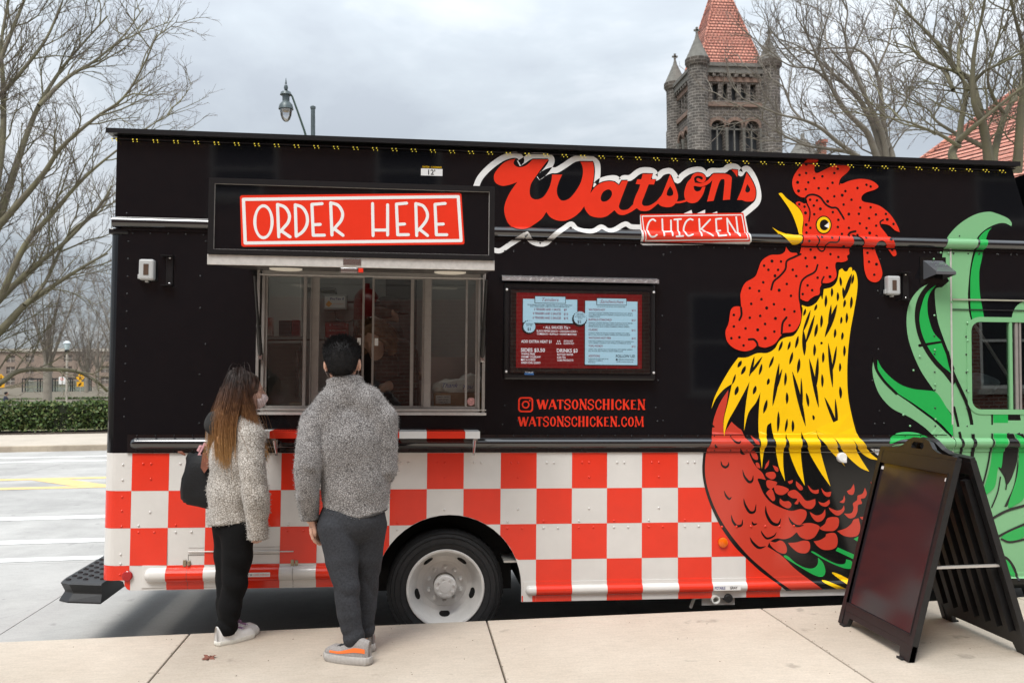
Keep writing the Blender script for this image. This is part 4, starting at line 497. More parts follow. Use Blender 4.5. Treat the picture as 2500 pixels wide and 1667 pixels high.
def artwork():
    sp = smooth_poly
    def D(name, polys, mat, lift):          # each cut piece of vinyl is its own part
        for k, g in enumerate(polys): drape(name, [g], mat, TRUCK, lift=lift+k*.000004)
    tl = lambda k, taper=False: [stroke_poly(p, w, taper) for p, w in ART[k]]
    # lettering
    p, w = ART['white_top']; D('logo_outline', [stroke_poly(p, w*1.18)], P_DECW, .001)
    p, w = ART['white_bot']; D('logo_outline', [stroke_poly(p, w)], P_DECW, .0012)
    D('logo_outline', [sp(q) for q in ART['white_spikes']], P_DECW, .001)
    for k, g in enumerate(ART['letters']): drape('logo_shadow', [stroke_poly(g[0]+[g[0][0]], .014)], P_BLKV, TRUCK, lift=.0016+k*.0001)
    for k, (p, w) in enumerate(ART['letter_strokes']): drape('logo_shadow', [stroke_poly(p, w+.012)], P_BLKV, TRUCK, lift=.0024+k*.0001)
    for k, g in enumerate(ART['letters']): drape('logo_letter', [[sp(q) for q in g]], P_RED, TRUCK, lift=.0032+k*.0001)
    for k, (p, w) in enumerate(ART['letter_strokes']): drape('logo_letter', [stroke_poly(p, w)], P_RED, TRUCK, lift=.0041+k*.0001)
    D('logo_plate', [sp(ART['chick_white'])], P_DECW, .0046); D('logo_plate', [sp(ART['chick_red'])], P_RED, .0052)
    for k, q in enumerate(tl('chick_frame')+tl('chick_letters')): drape('logo_plate_stroke', [q], P_DECW, TRUCK, lift=.0056+k*.00005)
    # rooster body over the checks
    D('rooster_outline', [sp(ART['body_black'])], P_BLKV, .0022)
    D('rooster_tail_gap', [sp(ART['body_white'])], P_DECW, .0028)
    D('rooster_breast', [sp(ART['body_red'])], P_REDB, .0030)
    D('rooster_scale', [sp(q) for q in ART['body_pieces']], P_REDB, .0034)
    D('rooster_breast_mark', [stroke_poly(p, w*1.45, True) for p, w in ART['body_marks']], P_BLKV, .0040)
    D('rooster_tail_green', [sp(q) for q in ART['body_green']], P_MG, .0034)
    D('rooster_leg', [sp(q) for q in ART['legs']], P_YEL, .0034)
    D('rooster_neck', [sp(ART['neck'])], P_YEL, .0060)
    D('rooster_neck_slit', [stroke_poly([p[0], ((p[0][0]+p[1][0])/2+.002, (p[0][1]+p[1][1])/2), p[1]], w*1.5, True) for p, w in ART['slits']], P_BLKV, .0068)
    D('rooster_head', [sp(ART['head'])], P_RED, .0076)
    D('rooster_head_line', tl('head_lines'), P_BLKV, .0084)
    D('rooster_head_dot', [circ(x, z, .0095 if i % 5 else .0115, 9) for i, (x, z) in enumerate(ART['dots'])], P_BLKV, .0084)
    D('rooster_beak', [sp(q) for q in ART['beak']], P_YEL, .0078)
    for q, m_, l in zip(ART['eye'], (P_BLKV, P_YEL, P_BLKV, P_DECW), (.0086, .0092, .0098, .0104)): D('rooster_eye', [sp(q)], m_, l)
    # tail feathers
    D('tail_feather', [sp(ART['feather_b'])], P_LG, .0026); D('tail_feather', [sp(ART['feather_b_mid'])], P_MG, .0032)
    D('tail_feather', [sp(q) for q in ART['feather_c']], P_MG, .0030); D('tail_feather', [sp(q) for q in ART['feather_c2']], P_LG, .0030)
    D('tail_feather', [sp(ART['feather_tall'])], P_LG, .0016); D('tail_feather', [sp(ART['feather_tall_mid'])], P_MG, .0020)
    D('tail_feather', [sp(ART['feather_tip'])], P_LG, .0016)
    D('tail_feather_field', [sp(ART['field'])], P_LG, .0010)
    D('tail_feather', [sp(ART['feather_a'])], P_LG, .0026); D('tail_feather', [sp(ART['feather_a_mid'])], P_MG, .0032)
    D('tail_feather_mark', [sp(q) for q in ART['door_black']], P_BLKV, .0036)
    D('tail_feather', [sp(q) for q in ART['door_mid']], P_MG, .0044)
    D('tail_feather_mark', tl('door_marks'), P_BLKV, .0050)
    fa = ART['feather_a']; D('tail_feather_mark', [stroke_poly(fa[12:]+[fa[0]], .034), stroke_poly(ART['feather_b'][15:]+[ART['feather_b'][0]], .020), stroke_poly(ART['feather_a_mid'][11:13]+[(3.63, 2.08)], .02)], P_BLKV, .0038)
artwork()
def lettering():
    red = P_RED
    # slab lettering: thick stems, thin arms, small serifs
    G = {'W': ([(0, 1, .28, 0, .3), (.28, 0, .5, .95, .16), (.5, .95, .72, 0, .3), (.72, 0, 1, 1, .14)], 1.35), 'A': ([(.05, 0, .5, 1, .14), (.5, 1, .95, 0, .3), (.25, .3, .72, .3, .1)], 1.0),
         'T': ([(.5, 0, .5, 1, .3), (0, .94, 1, .94, .13), (.05, .78, .05, .97, .1), (.95, .78, .95, .97, .1)], .85), 'N': ([(.15, 0, .15, 1, .13), (.15, 1, .85, 0, .28), (.85, 0, .85, 1, .13)], 1.0),
         'H': ([(.2, 0, .2, 1, .27), (.8, 0, .8, 1, .27), (.2, .52, .8, .52, .1)], 1.0), 'I': ([(.5, 0, .5, 1, .62)], .48), 'K': ([(.2, 0, .2, 1, .27), (.25, .42, .85, 1, .13), (.42, .58, .88, 0, .27)], 1.0),
         'E': ([(.2, 0, .2, 1, .3), (.2, .94, .85, .94, .13), (.2, .52, .65, .52, .12), (.2, .06, .88, .06, .13)], .85), 'M': ([(.1, 0, .14, 1, .11), (.14, 1, .5, .1, .2), (.5, .1, .86, 1, .1), (.86, 1, .9, 0, .22)], 1.3), '.': ([(.5, .0, .5, .14, .7)], .35)}
    C = {'S': ([(.9, .72), (.82, .93), (.5, .99), (.16, .86), (.2, .62), (.78, .4), (.84, .14), (.5, .0), (.18, .05), (.08, .28)], .86), 'O': (None, .95), 'C': ([(.88, .7), (.8, .9), (.52, .98), (.22, .8), (.16, .5), (.22, .2), (.52, .02), (.8, .1), (.9, .3)], .9)}
    def word(txt, x0, x1, z0, h, name):
        tot = sum((G.get(c) or C.get(c))[1] for c in txt)+.1*(len(txt)-1); u = (x1-x0)/tot; x = x0; polys = []
        for ch in txt:
            d, wd_ = G.get(ch) or C.get(ch); w = wd_*u
            if ch in G:
                for (a, b, c, e, t) in d: polys.append(stroke_poly([(x+a*w, z0+b*h), (x+c*w, z0+e*h)], t*w*(1 if wd_ < 1.2 else .8), smooth=False, round_cap=False))
                if ch in 'WANHKIM':
                    for (a, b, c, e, t) in d:
                        for (q, s_) in ((a, b), (c, e)):
                            if s_ in (0, 1) and abs(a-c) < .2: polys.append(stroke_poly([(x+q*w-.13*u-.02*u, z0+s_*h*.985+.002), (x+q*w+.15*u, z0+s_*h*.985+.002)], .009, smooth=False, round_cap=False))
            elif ch == 'O':
                cx, cz = x+w/2, z0+h/2; polys.append([circ2(cx, cz, w*.46, h*.52), circ2(cx, cz, w*.20, h*.41)])
            else: polys.append(stroke_poly([(x+a*w, z0+b*h) for a, b in d], .20*w))
            x += w+.1*u
        drape(name, polys, red, TRUCK, lift=.0015, flat=True)
    def circ2(cx, cz, a, b, n=20): return [(cx+a*math.cos(2*math.pi*k/n), cz+b*math.sin(2*math.pi*k/n)) for k in range(n)]
    word('WATSONSCHICKEN', .842, 1.597, 1.611, .066, 'handle_lettering')
    word('WATSONSCHICKEN.COM', .712, 1.586, 1.494, .064, 'website_lettering')
    # rounded-square camera glyph
    def rsq(cx, cz, h, r_):
        o = []
        for sx, sz, a0 in ((1, 1, 0), (-1, 1, 90), (-1, -1, 180), (1, -1, 270)):
            for k in range(5): a = R(a0+22.5*k); o.append((cx+sx*(h-r_)+r_*math.cos(a), cz+sz*(h-r_)+r_*math.sin(a)))
        return o
    cx, cz = .759, 1.641
    drape('camera_glyph', [[rsq(cx, cz, .052, .024), rsq(cx, cz, .041, .016)], [circ(cx, cz, .027), circ(cx, cz, .017)], [circ(cx+.028, cz+.028, .006, 10)]], red, TRUCK, lift=.0015, flat=True)
    # clearance plate
    boxo('clearance_plate', .025, .172, -.004, -.0015, 3.201, 3.249, P_DECW, TRUCK)
    text_mesh('clearance_number', "12'", P_BLKV, TRUCK, .098, 3.208, .034, -.0045, bold=.02, align='CENTER')
    text_mesh('clearance_caution', 'CAUTION - 10 CLEARANCE', P_YEL, TRUCK, .034, 3.255, .012, -.002, width=.132, bold=.01)
lettering()
def wheel(x, z, name, y0=.06):
    w = empty(name, (x, y0, z), parent=TRUCK)
    pr = [(.262, .02), (.285, .006), (.33, .0), (.365, .012), (.385, .03), (.398, .05), (.400, .07), (.400, .20), (.398, .225), (.36, .25), (.27, .245), (.262, .23)]
    MB().lathe(pr, 56, axis='y').build('tyre', RUBBER, w, 'auto')
    m = MB()
    for k in range(60):
        a = 2*math.pi*k/60; c, s = math.cos(a), math.sin(a)
        for (ra, ya, rb, yb) in ((.386, .026, .4025, .052),):
            p = lambda r_, y, d: (r_*math.cos(a+d), y, r_*math.sin(a+d))
            m.add([p(ra, ya, -.018), p(ra, ya, .018), p(rb, yb, .018), p(rb, yb, -.018), p(rb+.001, .10, .018), p(rb+.001, .10, -.018)], [(0, 1, 2, 3), (3, 2, 4, 5)])
    for rr in (.305, .345, .372):
        m.lathe([(rr, .004 if rr < .36 else .012), (rr+.003, -.003 if rr < .36 else .008), (rr+.006, .003 if rr < .36 else .014)], 48, axis='y')
    tag(m.build('tread', RUBBER, w, fix=False), kind='stuff')
    RIM = M('wheel paint', (.68, .665, .64), rough=.42, var=.1, vscale=9, bump=.04, bscale=50)
    rp = [(.263, .018), (.267, .008), (.262, .002), (.250, .006), (.238, .03), (.222, .10), (.205, .145), (.19, .162), (.155, .168), (.14, .160), (.085, .160), (.08, .158)]
    MB().lathe(rp, 56, axis='y').build('rim', RIM, w, 'auto', fix=True)
    MB().lathe([(.0805, .170), (.0805, .105), (.0805, .1)], 32, axis='y').build('hub_collar', M('greasy hub', (.16, .14, .115), rough=.5, var=.3), w, 'auto')
    m = MB().lathe([(.079, .10), (.079, .065), (.070, .056), (.04, .052), (.038, .050), (.001, .049)], 32, axis='y')
    for k in range(8): a = 2*math.pi*k/8+.2; m.lathe([(.009, .058), (.008, .047), (.001, .046)], 8, (.058*math.cos(a), 0, .058*math.sin(a)), 'y')
    m.build('hub', RIM, w, 'auto')
    for k in range(10):
        a = 2*math.pi*(k+.5)/10; m = MB().lathe([(.017, .160), (.015, .148), (.0115, .148), (.0105, .126), (.001, .124)], 12, (.117*math.cos(a), 0, .117*math.sin(a)), 'y'); m.build('lug_nut', RIM, w, 'auto')
    HOLE = M('wheel hole', (.003, .003, .003), rough=.9)
    for k in range(5):
        a = R(-90+72*k); V = [(0, 0, 0)]; pts = []
        for j in range(16):
            t = 2*math.pi*j/16; u_, v_ = .038*math.cos(t), .017*math.sin(t)
            r_ = .200+v_; aa = a+u_/.2; pts.append((r_*math.cos(aa), .1455-(v_)*1.6-.004, r_*math.sin(aa)))
        mesh('hand_hole', pts, [tuple(range(16))], HOLE, w)
    return w
wheel(.226, .385, 'rear_wheel'); wheel(4.98, .385, 'front_wheel')
def wheel_well():
    cx, cz, r_ = ARCH; m = MB(); V = []; F = []; n = 28
    for k in range(n+1):
        a = R(180*k/n); x, z = cx+r_*math.cos(a), cz+r_*math.sin(a)
        V += [(x, .003, z), (x, .62, z)]
    for k in range(n): F.append((2*k, 2*k+1, 2*k+3, 2*k+2))
    m.add(V, F); m.add([(cx-r_, .62, .25), (cx+r_, .62, .25), (cx+r_, .62, .95), (cx-r_, .62, .95)], [(0, 1, 2, 3)])
    m.build('wheel_well', M('wheel well liner', (.010, .010, .010), rough=.6), TRUCK, fix=False)
    boxo('well_flange', .62, .735, .02, .3, .565, .578, M('galvanised strip', (.5, .49, .46), rough=.5, metal=.5), TRUCK)
    # frame rail, axle and tank seen under the skirt
    m = MB(); m.box(-1.7, 5.0, .65, .74, .42, .62); m.tube([(.226, .2, .385), (.226, 2.1, .385)], .07, 10); m.box(1.1, 2.9, .35, .64, .30, .6, .02)
    m.build('frame_rails', M('underbody', (.012,)*3), TRUCK)
wheel_well()
def rivets():
    b = MB(); w = MB(); rd = MB(); rng = random.Random(3)
    def line(mb, x0, x1, z, st, y=0, j=0):
        x = x0
        while x < x1:
            mb.dome((x+rng.uniform(-j, j), y, z), .0075, .005); x += st
    line(b, -1.86, 5.2, 2.757, .113); line(b, -1.80, 3.8, 1.4445-.016, .118, -.0066); line(b, -1.80, 3.8, 1.3275, .118, -.0066)
    for x in (-1.885, ):
        z = 1.55
        while z < 2.72: b.dome((x, 0, z), .0075, .005); z += .115
    for x in (-1.40, .62, 1.70, 2.6, 3.3):
        for z in (2.70, 2.48, 2.26, 2.04, 1.82, 1.62, 1.52):
            for dx in (0, .055) if (z in (2.70, 1.52)) else (0,):
                if not (.55 < x+dx < 1.68 and 1.79 < z < 2.53): b.dome((x+dx+rng.uniform(-.03, .03), 0, z+rng.uniform(-.015, .015)), .008, .006)
    for x in (-1.9, -1.25, .4, 2.2, 3.2, 3.95): b.dome((x, 0, 2.885), .008, .005)
    for x in (3.72, 3.78, 3.9, 4.1, 4.25, 4.4): b.dome((x, -.004, 2.757), .008, .005)
    for z in np.arange(1.5, 2.2, .13): b.dome((3.745, -.004, float(z)), .007, .005); b.dome((3.99, -.004, float(z)), .007, .005)
    tag(b.build('rivets', P_BLACK, TRUCK, True, fix=False), kind='stuff')
    LG = MB()
    for z in (2.71, 2.3, 2.05, 1.8, 1.55): LG.dome((3.745, -.008, z), .0085, .006)
    for x, z in ((3.80, 2.77-.012), (3.86, 2.758), (3.55, 1.5), (3.58, 1.9), (3.63, 2.0), (3.5, 1.58), (4.0, 2.25), (4.0, 2.12), (4.0, 1.9), (4.0, 1.75), (3.88, 2.4)): LG.dome((x, -.007, z), .0085, .006)
    tag(LG.build('green_rivets', P_LG, TRUCK, True, fix=False), kind='stuff')
    for i in range(len(COLX)-1):
        x0, x1 = COLX[i], COLX[i+1]
        for x, z in ((x0+.05, .80), (x0+.15, .80), (x0+.07, 1.245), (x0+.12, 1.245), (x0+.12, 1.145), (x0+.05, .845), (x0+.12, .93)):
            if i % 2 == 1 and z in (1.145, .93): continue
            if (x-ARCH[0])**2+(z-ARCH[1])**2 < (ARCH[2]+.02)**2 or x > 2.0: continue
            j = 0 if z > 1.069 else (1 if z > .828 else 2)
            (rd if (i+j) % 2 == 0 else w).dome((x, -.001, z), .009, .0055)
    for z in (1.24, 1.14, 1.03, .94, .84, .66, .60, .53): (rd if (1.069 > z > .828 or z < .587) else w).dome((-1.885, -.0005, z), .009, .006)
    for x in np.arange(2.15, 3.4, .105): (rd if x < 2.75 else b).dome((float(x), -.004, .795), .009, .006)
    tag(w.build('white_rivets', P_WHITE, TRUCK, True, fix=False), kind='stuff'); tag(rd.build('red_rivets', P_RED, TRUCK, True, fix=False), kind='stuff')
rivets()
def leds():
    LED = M('warm led', (.8, .62, .06), emis=.35); V = MB()
    for dx in (0, .026): V.box(dx-.003, dx+.003, -.003, .003, -.004, .003); V.box(dx+.005, dx+.009, -.016, -.012, -.020, -.016)
    o = None; x = -1.995
    while x < 4.3:
        if o is None: o = V.build('led_light', LED, TRUCK, loc=(x, -.030, 3.372)); me = o.data
        else: o = link('led_light', me, None, TRUCK, loc=(x, -.030, 3.372))
        x += .1302
    boxo('led_cable', -2.0, 4.3, -.02, -.012, 3.372, 3.378, P_BLACK2, TRUCK)
leds()
def hatch():
    h = empty('serving_hatch', (0, 0, 0), parent=TRUCK); x0, x1 = -1.156, .440
    UN = M('hatch underside', (.055, .05, .046), rough=.3, spec=.5, var=.15, vscale=3)
    MB().add([(x0, -1, 2.445), (x1, -1, 2.445), (x1+.02, -.01, 2.528), (x0+.055, -.01, 2.528), (x0, -1, 2.498), (x1, -1, 2.498), (x1+.02, -.01, 2.562), (x0+.055, -.01, 2.562)], [(0, 1, 2, 3), (7, 6, 5, 4), (0, 3, 7, 4), (1, 5, 6, 2), (2, 6, 7, 3), (0, 4, 5, 1)]).build('lid', UN, h)
    boxo('edge_strip', x0-.003, x1+.003, -1.012, -1.0005, 2.440, 2.497, ALU, h, .002)
    boxo('sign_board', x0+.003, x1-.003, -1.012, -.985, 2.4975, 2.923, P_BLACK, h, .004)
    m = MB(); t = .031
    m.box(x0, x1, -1.024, -1.0125, 2.892, 2.923); m.box(x0, x1, -1.024, -1.0125, 2.4985, 2.525); m.box(x0, x0+t, -1.024, -1.0125, 2.5251, 2.8919); m.box(x1-t, x1, -1.024, -1.0125, 2.5251, 2.8919)
    m.build('sign_frame', P_BLACK2, h)
    m = MB(); a, b, c, d = x0+t, x1-t, 2.525, 2.892; e = .0022
    m.box(a, b, -1.0145, -1.0126, d-e, d); m.box(a, b, -1.0145, -1.0126, c, c+e); m.box(a, a+e, -1.0145, -1.0126, c+e, d-e); m.box(b-e, b, -1.0145, -1.0126, c+e, d-e)
    m.build('sign_trim', ALU, h)
    for k, mt, l in (('ord_red', P_RED, .001),): drape('order_plate', [smooth_poly(ART[k])], mt, h, lift=l, flat=True, y=-1.0122)
    o_, w_ = ART['ord_letters'][0]; cx_ = sum(q[0] for q in o_[:-1])/(len(o_)-1); cz_ = sum(q[1] for q in o_[:-1])/(len(o_)-1); rg = []
    for sg in (1, -1): rg.append(smooth_poly([(q[0]+sg*w_/2*(q[0]-cx_)/math.hypot(q[0]-cx_, q[1]-cz_), q[1]+sg*w_/2*(q[1]-cz_)/math.hypot(q[0]-cx_, q[1]-cz_)) for q in o_[:-1]], step=3))
    drape('order_letter', [rg], P_DECW, h, lift=.0016, flat=True, y=-1.0122)
    for k, (p, w) in enumerate(ART['ord_frame']+ART['ord_letters'][1:]): drape('order_letter', [stroke_poly(p, w)], P_DECW, h, lift=.0016+k*.00003, flat=True, y=-1.0122)
    cx = -.365
    m = MB(); m.box(cx-.05, cx+.05, -1.016, -1.0125, 2.450, 2.490, .002); m.box(cx-.02, cx+.02, -1.020, -1.016, 2.457, 2.480); m.box(cx-.065, cx+.03, -1.01, -.985, 2.410, 2.438, .003); m.build('latch', STEEL, h)
    boxo('latch_release', cx+.035, cx+.062, -1.012, -.985, 2.413, 2.437, P_RED, h, .003)
    PK = M('puck lens', (.75, .70, .58), emis=.1)
    for x in (-.80, .21): MB().lathe([(.10, .0), (.098, -.006), (.085, -.007), (.001, -.0075)], 28, (x, -.50, 2.485)).build('puck_light', PK, h, 'auto')
    m = MB(); m.tube([(-1.0, -.25, 2.475), (.44, -.25, 2.475)], .005, 6); m.build('curtain_rod', ALU, h)
    for x in (-1.02, .455):
        st = MB(); st.tube([(x, -.05, 2.0), (x, -.30, 2.46)], .010, 8); st.build('gas_strut', P_BLACK2, h)
        MB().tube([(x, -.02, 1.95), (x, -.13, 2.15)], .016, 8).build('strut_cylinder', P_BLACK2, h)
        MB().box(x-.015, x+.015, -.04, 0, 1.93, 1.98, .004).build('strut_bracket', STEEL, h)
hatch()
GL = glass('window glass', (.90, .93, .92), .045)
def service_window():
    f = empty('service_window', (0, 0, 0), parent=TRUCK)
    m = MB(); m.box(-1.05, -1.032, -.025, .06, 1.57, 2.56); m.box(-1.018, -1.0, -.015, .06, 1.57, 2.56); m.box(.425, .440, -.015, .06, 1.57, 2.56); m.box(.455, .475, -.025, .06, 1.57, 2.56); m.box(-.9999, .4249, -.025, .06, 1.57, 1.612); m.box(-.9999, .4249, -.025, .06, 2.505, 2.56); m.build('frame', ALUD, f)
    m = MB(); m.box(-1.06, .485, -.035, -.0255, 1.568, 1.585); m.box(-1.06, .485, -.031, -.0255, 1.60, 1.606); m.build('sill_track', ALU, f)
    def sash(name, x0, x1, y, l=.016, r_=.016):
        s = empty(name, (0, 0, 0), parent=f); z0, z1 = 1.613, 2.504
        m = MB(); m.box(x0, x0+l, y, y+.022, z0, z1); m.box(x1-r_, x1, y, y+.022, z0, z1); m.box(x0+l, x1-r_, y, y+.022, z0, z0+.014); m.box(x0+l, x1-r_, y, y+.022, z1-.014, z1); m.build('sash_frame', ALUD, s)
        mesh('pane', [(x0+l, y+.011, z0+.014), (x1-r_, y+.011, z0+.014), (x1-r_, y+.011, z1-.014), (x0+l, y+.011, z1-.014)], [(0, 1, 2, 3)], GL, s)
    sash('fixed_sash', -.999, -.731, .0); sash('sliding_sash', -.696, -.345, .028, .05, .014); sash('sliding_sash', -.293, -.015, .028, .014, .018); sash('fixed_sash', .061, .424, .0, .046, .014)
    sash('sliding_sash', -.7305, -.6965, .0, .004, .004); sash('sliding_sash', -.0145, .0605, .026, .004, .014)
    boxo('mullion', .340, .354, -.004, -.0005, 1.62, 2.50, ALUD, f)
    for x in (-.378, -.262): boxo('pull_label', x-.012, x+.012, .022, .027, 2.035, 2.085, M('label white', (.7, .7, .68)), f)
    boxo('round_sticker_back', .395, .396, .0, .0005, 1.65, 1.651, P_DECW, f)
    MB().lathe([(.028, 0), (.0275, -.001), (.001, -.0012)], 20, (.385, .0085, 1.66), 'y').build('round_sticker', M('pink sticker', (.6, .3, .28), var=.5, vscale=60), f)
    # below the window: black apron and the red-white counter shelf
    boxo('window_apron', -1.03, .47, -.018, -.001, 1.45, 1.566, P_BLACK, f, .003)
    sh = empty('counter_shelf', (0, 0, 0), parent=TRUCK)
    segs = [(-.99, -.922, P_DECW), (-.922, -.66, P_RED), (-.66, -.38, P_DECW), (-.38, -.097, P_RED), (-.097, .081, P_DECW), (.081, .333, P_RED), (.333, .43, P_DECW)]
    for a, b, mt in segs: boxo('shelf_segment', a, b-.0004, -.22, -.012, 1.424, 1.470, mt, sh, 0)
    for x in (-.9, .402): m = MB(); m.box(x-.014, x+.014, -.19, -.05, 1.412, 1.4235); m.box(x-.008, x+.008, -.06, -.045, 1.30, 1.4119); m.tube([(x, -.18, 1.412), (x, -.05, 1.31)], .007, 6); m.build('shelf_bracket', STEEL, sh)
service_window()
def menu_screen():
    s = empty('menu_display', (0, 0, 0), parent=TRUCK); x0, x1, z0, z1 = .602, 1.656, 1.812, 2.475
    boxo('housing', x0, x1, -.055, -.001, z0, z1, P_BLACK2, s, .012)
    m = MB(); m.box(x0+.03, x1-.03, -.060, -.0556, z1-.05, z1-.035); m.box(x0+.03, x1-.03, -.060, -.0556, z0+.035, z0+.045); m.box(x0+.03, x0+.04, -.060, -.0556, z0+.0451, z1-.0501); m.box(x1-.04, x1-.03, -.060, -.0556, z0+.0451, z1-.0501); m.build('bezel', P_BLACK, s)
    DP = M('diamond plate', (.62, .61, .62), rough=.28, metal=.95)
    m = MB(); m.add([(x0-.02, -.002, 2.527), (x1+.02, -.002, 2.527), (x1+.02, -.075, 2.512), (x0-.02, -.075, 2.512), (x0-.02, -.078, 2.484), (x1+.02, -.078, 2.484)], [(0, 1, 2, 3), (3, 2, 5, 4)])
    m.build('rain_hood', DP, s, fix=False)
    m = MB(); n = 30
    for k in range(n):
        x = x0-.005+k*(x1-x0+.01)/(n-1); d = 1 if k % 2 else -1
        m.tube([(x-.011, -.078, 2.498-d*.008), (x+.011, -.078, 2.498+d*.008)], [.002, .002], 5); m.tube([(x-.010, -.045, 2.519), (x+.010, -.052, 2.5205)], .002, 5)
    tag(m.build('hood_tread', STEEL, s), kind='stuff')
    for x in (x0+.015, x1-.012):
        for z in (z1-.05, z0+.055): MB().lathe([(.0085, -.055), (.008, -.062), (.001, -.064)], 10, (x, 0, z), 'y').build('screw', M('screw white', (.75, .75, .75), rough=.3, metal=.4), s, 'auto')
    # the picture: flat print on the lit panel
    e = .16; Y = -.0560
    RED = M('screen red', (.24, .003, .006), emis=.24, rough=.3); BLU = M('screen blue', (.36, .55, .65), emis=.46, rough=.3); DRK = M('screen black', (.002, .003, .008), rough=.3)
    TRD = M('screen text red', (.22, .02, .05), emis=.25); TWT = M('screen text white', (.65, .70, .74), emis=.45); TDK = M('screen text dark', (.01, .05, .08), emis=.1)
    sx = lambda p: .6835+(p-312)*(1.5595-.6835)/1620; sz = lambda p: 2.4055-(p-300)*(2.4055-1.893)/985
    boxo('screen', sx(300), sx(1945), Y-.001, Y, sz(1310), sz(285), DRK, s); boxo('picture', sx(312), sx(1932), Y-.0016, Y-.0011, sz(1285), sz(300), RED, s)
    def plate(n, a, b, c, d, mt, k): return boxo(n, sx(a), sx(c), Y-.0018-k*.0003, Y-.0018-k*.0003+.0002, sz(d), sz(b), mt, s)
    plate('menu_shadow', 388, 392, 1098, 712, DRK, 0); plate('menu_panel', 395, 380, 1090, 693, BLU, 1); plate('menu_shadow', 1184, 400, 1880, 1250, DRK, 0); plate('menu_panel', 1193, 392, 1873, 1236, BLU, 1)
    plate('menu_tab_edge', 542, 338, 942, 437, DRK, 2); plate('menu_tab', 550, 346, 936, 430, BLU, 3); plate('menu_tab_edge', 1338, 350, 1732, 447, DRK, 2); plate('menu_tab', 1346, 357, 1726, 440, BLU, 3)
    def star(cx, cz, r_, mt, k):
        p = []
        for j in range(40): a = 2*math.pi*j/40; rr = r_*(1 if j % 2 else .92); p.append((sx(cx)+rr*math.cos(a), sz(cz)+rr*math.sin(a)))
        drape('price_burst', [p], mt, s, lift=.0018+k*.0003, flat=True, y=Y)
    star(1120, 640, .054, DRK, 4); star(1128, 622, .047, BLU, 5); star(470, 755, .050, DRK, 4); star(478, 745, .043, BLU, 5)
    def tx(t, x, y, h, mt, width=None, al='LEFT', bold=.02, shear=0):
        text_mesh('menu_text', t, mt, s, sx(x), sz(y), h*(2.4055-1.893)/985, Y-.0040, width=None if width is None else width*(1.5595-.6835)/1620, align=al, bold=bold, shear=shear)
    tx('Tenders', 745, 408, 44, TRD, 215, 'CENTER', 0, .35); tx('Sandwiches', 1537, 420, 44, TRD, 310, 'CENTER', 0, .35)
    for t, y in (('PICKLE-BRINED WHITE MEAT TENDERS FRIED TO A CRISPY PERFECTION', 465), ('EACH TENDER BASKET COMES WITH WAFFLE FRIES AND SAUCE', 486)): tx(t, 738, y, 15, TDK, 570 if y < 470 else 500, 'CENTER')
    for t, y, p in (('2 TENDERS AND 1 SAUCE', 530, '$9'), ('4 TENDERS AND 2 SAUCES', 585, '$13'), ('6 TENDERS AND 2 SAUCES', 641, '$15')): tx(t, 520 if y > 540 else 535, y, 28, TRD, 362 if y > 540 else 340); tx(p, 918, y, 26, TRD)
    tx('\u2022 ALL SAUCES 75\u00a2 \u2022', 828, 768, 34, TWT, 345, 'CENTER')
    tx('BLACK PEPPER RANCH \u2022 CAROLINA GOLD \u2022', 832, 812, 24, TWT, 520, 'CENTER'); tx('COMEBACK \u2022 BUFFALO \u2022 HONEY MUSTARD', 830, 851, 24, TWT, 510, 'CENTER')
    tx('ADD EXTRA HEAT $1', 374, 957, 36, TWT, 388); tx('EXTRA HOT', 920, 940, 22, TWT, 118); tx('CLUCK\u2019N HOT', 916, 971, 22, TWT, 136)
    for x, y in ((842, 932), (866, 932), (830, 964), (854, 964), (878, 964)): drape('heat_drop', [[(sx(x), sz(y-16)), (sx(x-9), sz(y+8)), (sx(x+9), sz(y+8))]], TWT, s, lift=.004, flat=True, y=Y)
    tx('SIDES $3.50', 372, 1075, 46, TWT, 306); tx('DRINKS $3', 830, 1077, 46, TWT, 266)
    for i, t in enumerate(('WAFFLE FRIES', 'CREAMY COLESLAW', 'MAC & CHEESE', 'GREEN CHILI QUESO')): tx(t, 376, 1116+i*38, 25, TWT, (176, 248, 182, 245)[i])
    for i, t in enumerate(('BOTTLED WATER', 'ICED TEA', 'COKE PRODUCTS')): tx(t, 835, 1118+i*38, 25, TWT, (207, 110, 207)[i])
    tx('ALL SANDWICHES SERVED WITH WAFFLE FRIES', 1532, 473, 14, TDK, 365, 'CENTER')
    B = [('WATSON\u2019S HOT', 522, 215, '$13', ('CRUNCHY CHICKEN TENDERS DIPPED IN WATSON\u2019S HOT, SERVED', 'ON A BRIOCHE BUN WITH CREAMY COLESLAW, DILL PICKLES, &', 'COMEBACK SAUCE')),
         ('BUFFALO STARCHILD', 653, 300, '$13', ('CRUNCHY CHICKEN TENDERS TOSSED IN BUFFALO SAUCE SERVED', 'ON A BRIOCHE BUN WITH SORGHUM GLAZED BACON, BLACK', 'PEPPER RANCH, BLUE CHEESE CRUMBLES, & MIXED GREENS')),
         ('CLASSIC', 787, 120, '$12', ('CRUNCHY FRIED OR GRILLED CHICKEN TENDERS WITH HERB', 'MAYO, DILL PICKLES, & MIXED GREENS ON A BRIOCHE BUN')),
         ('WATSON\u2019S HOT FISH', 895, 290, '$13', ('FRIED PERCH DIPPED IN WATSON\u2019S HOT SERVED ON A HOAGIE ROLL', 'WITH CREAMY COLESLAW, DILL PICKLES, & COMEBACK SAUCE')),
         ('TOFU PO\u2019BOY', 1002, 188, '$12', ('CRISPY TOFU SERVED ON A HOAGIE ROLL WITH MIXED GREENS,', 'DILL PICKLES, RED ONION, & VEGAN REMOULADE'))]
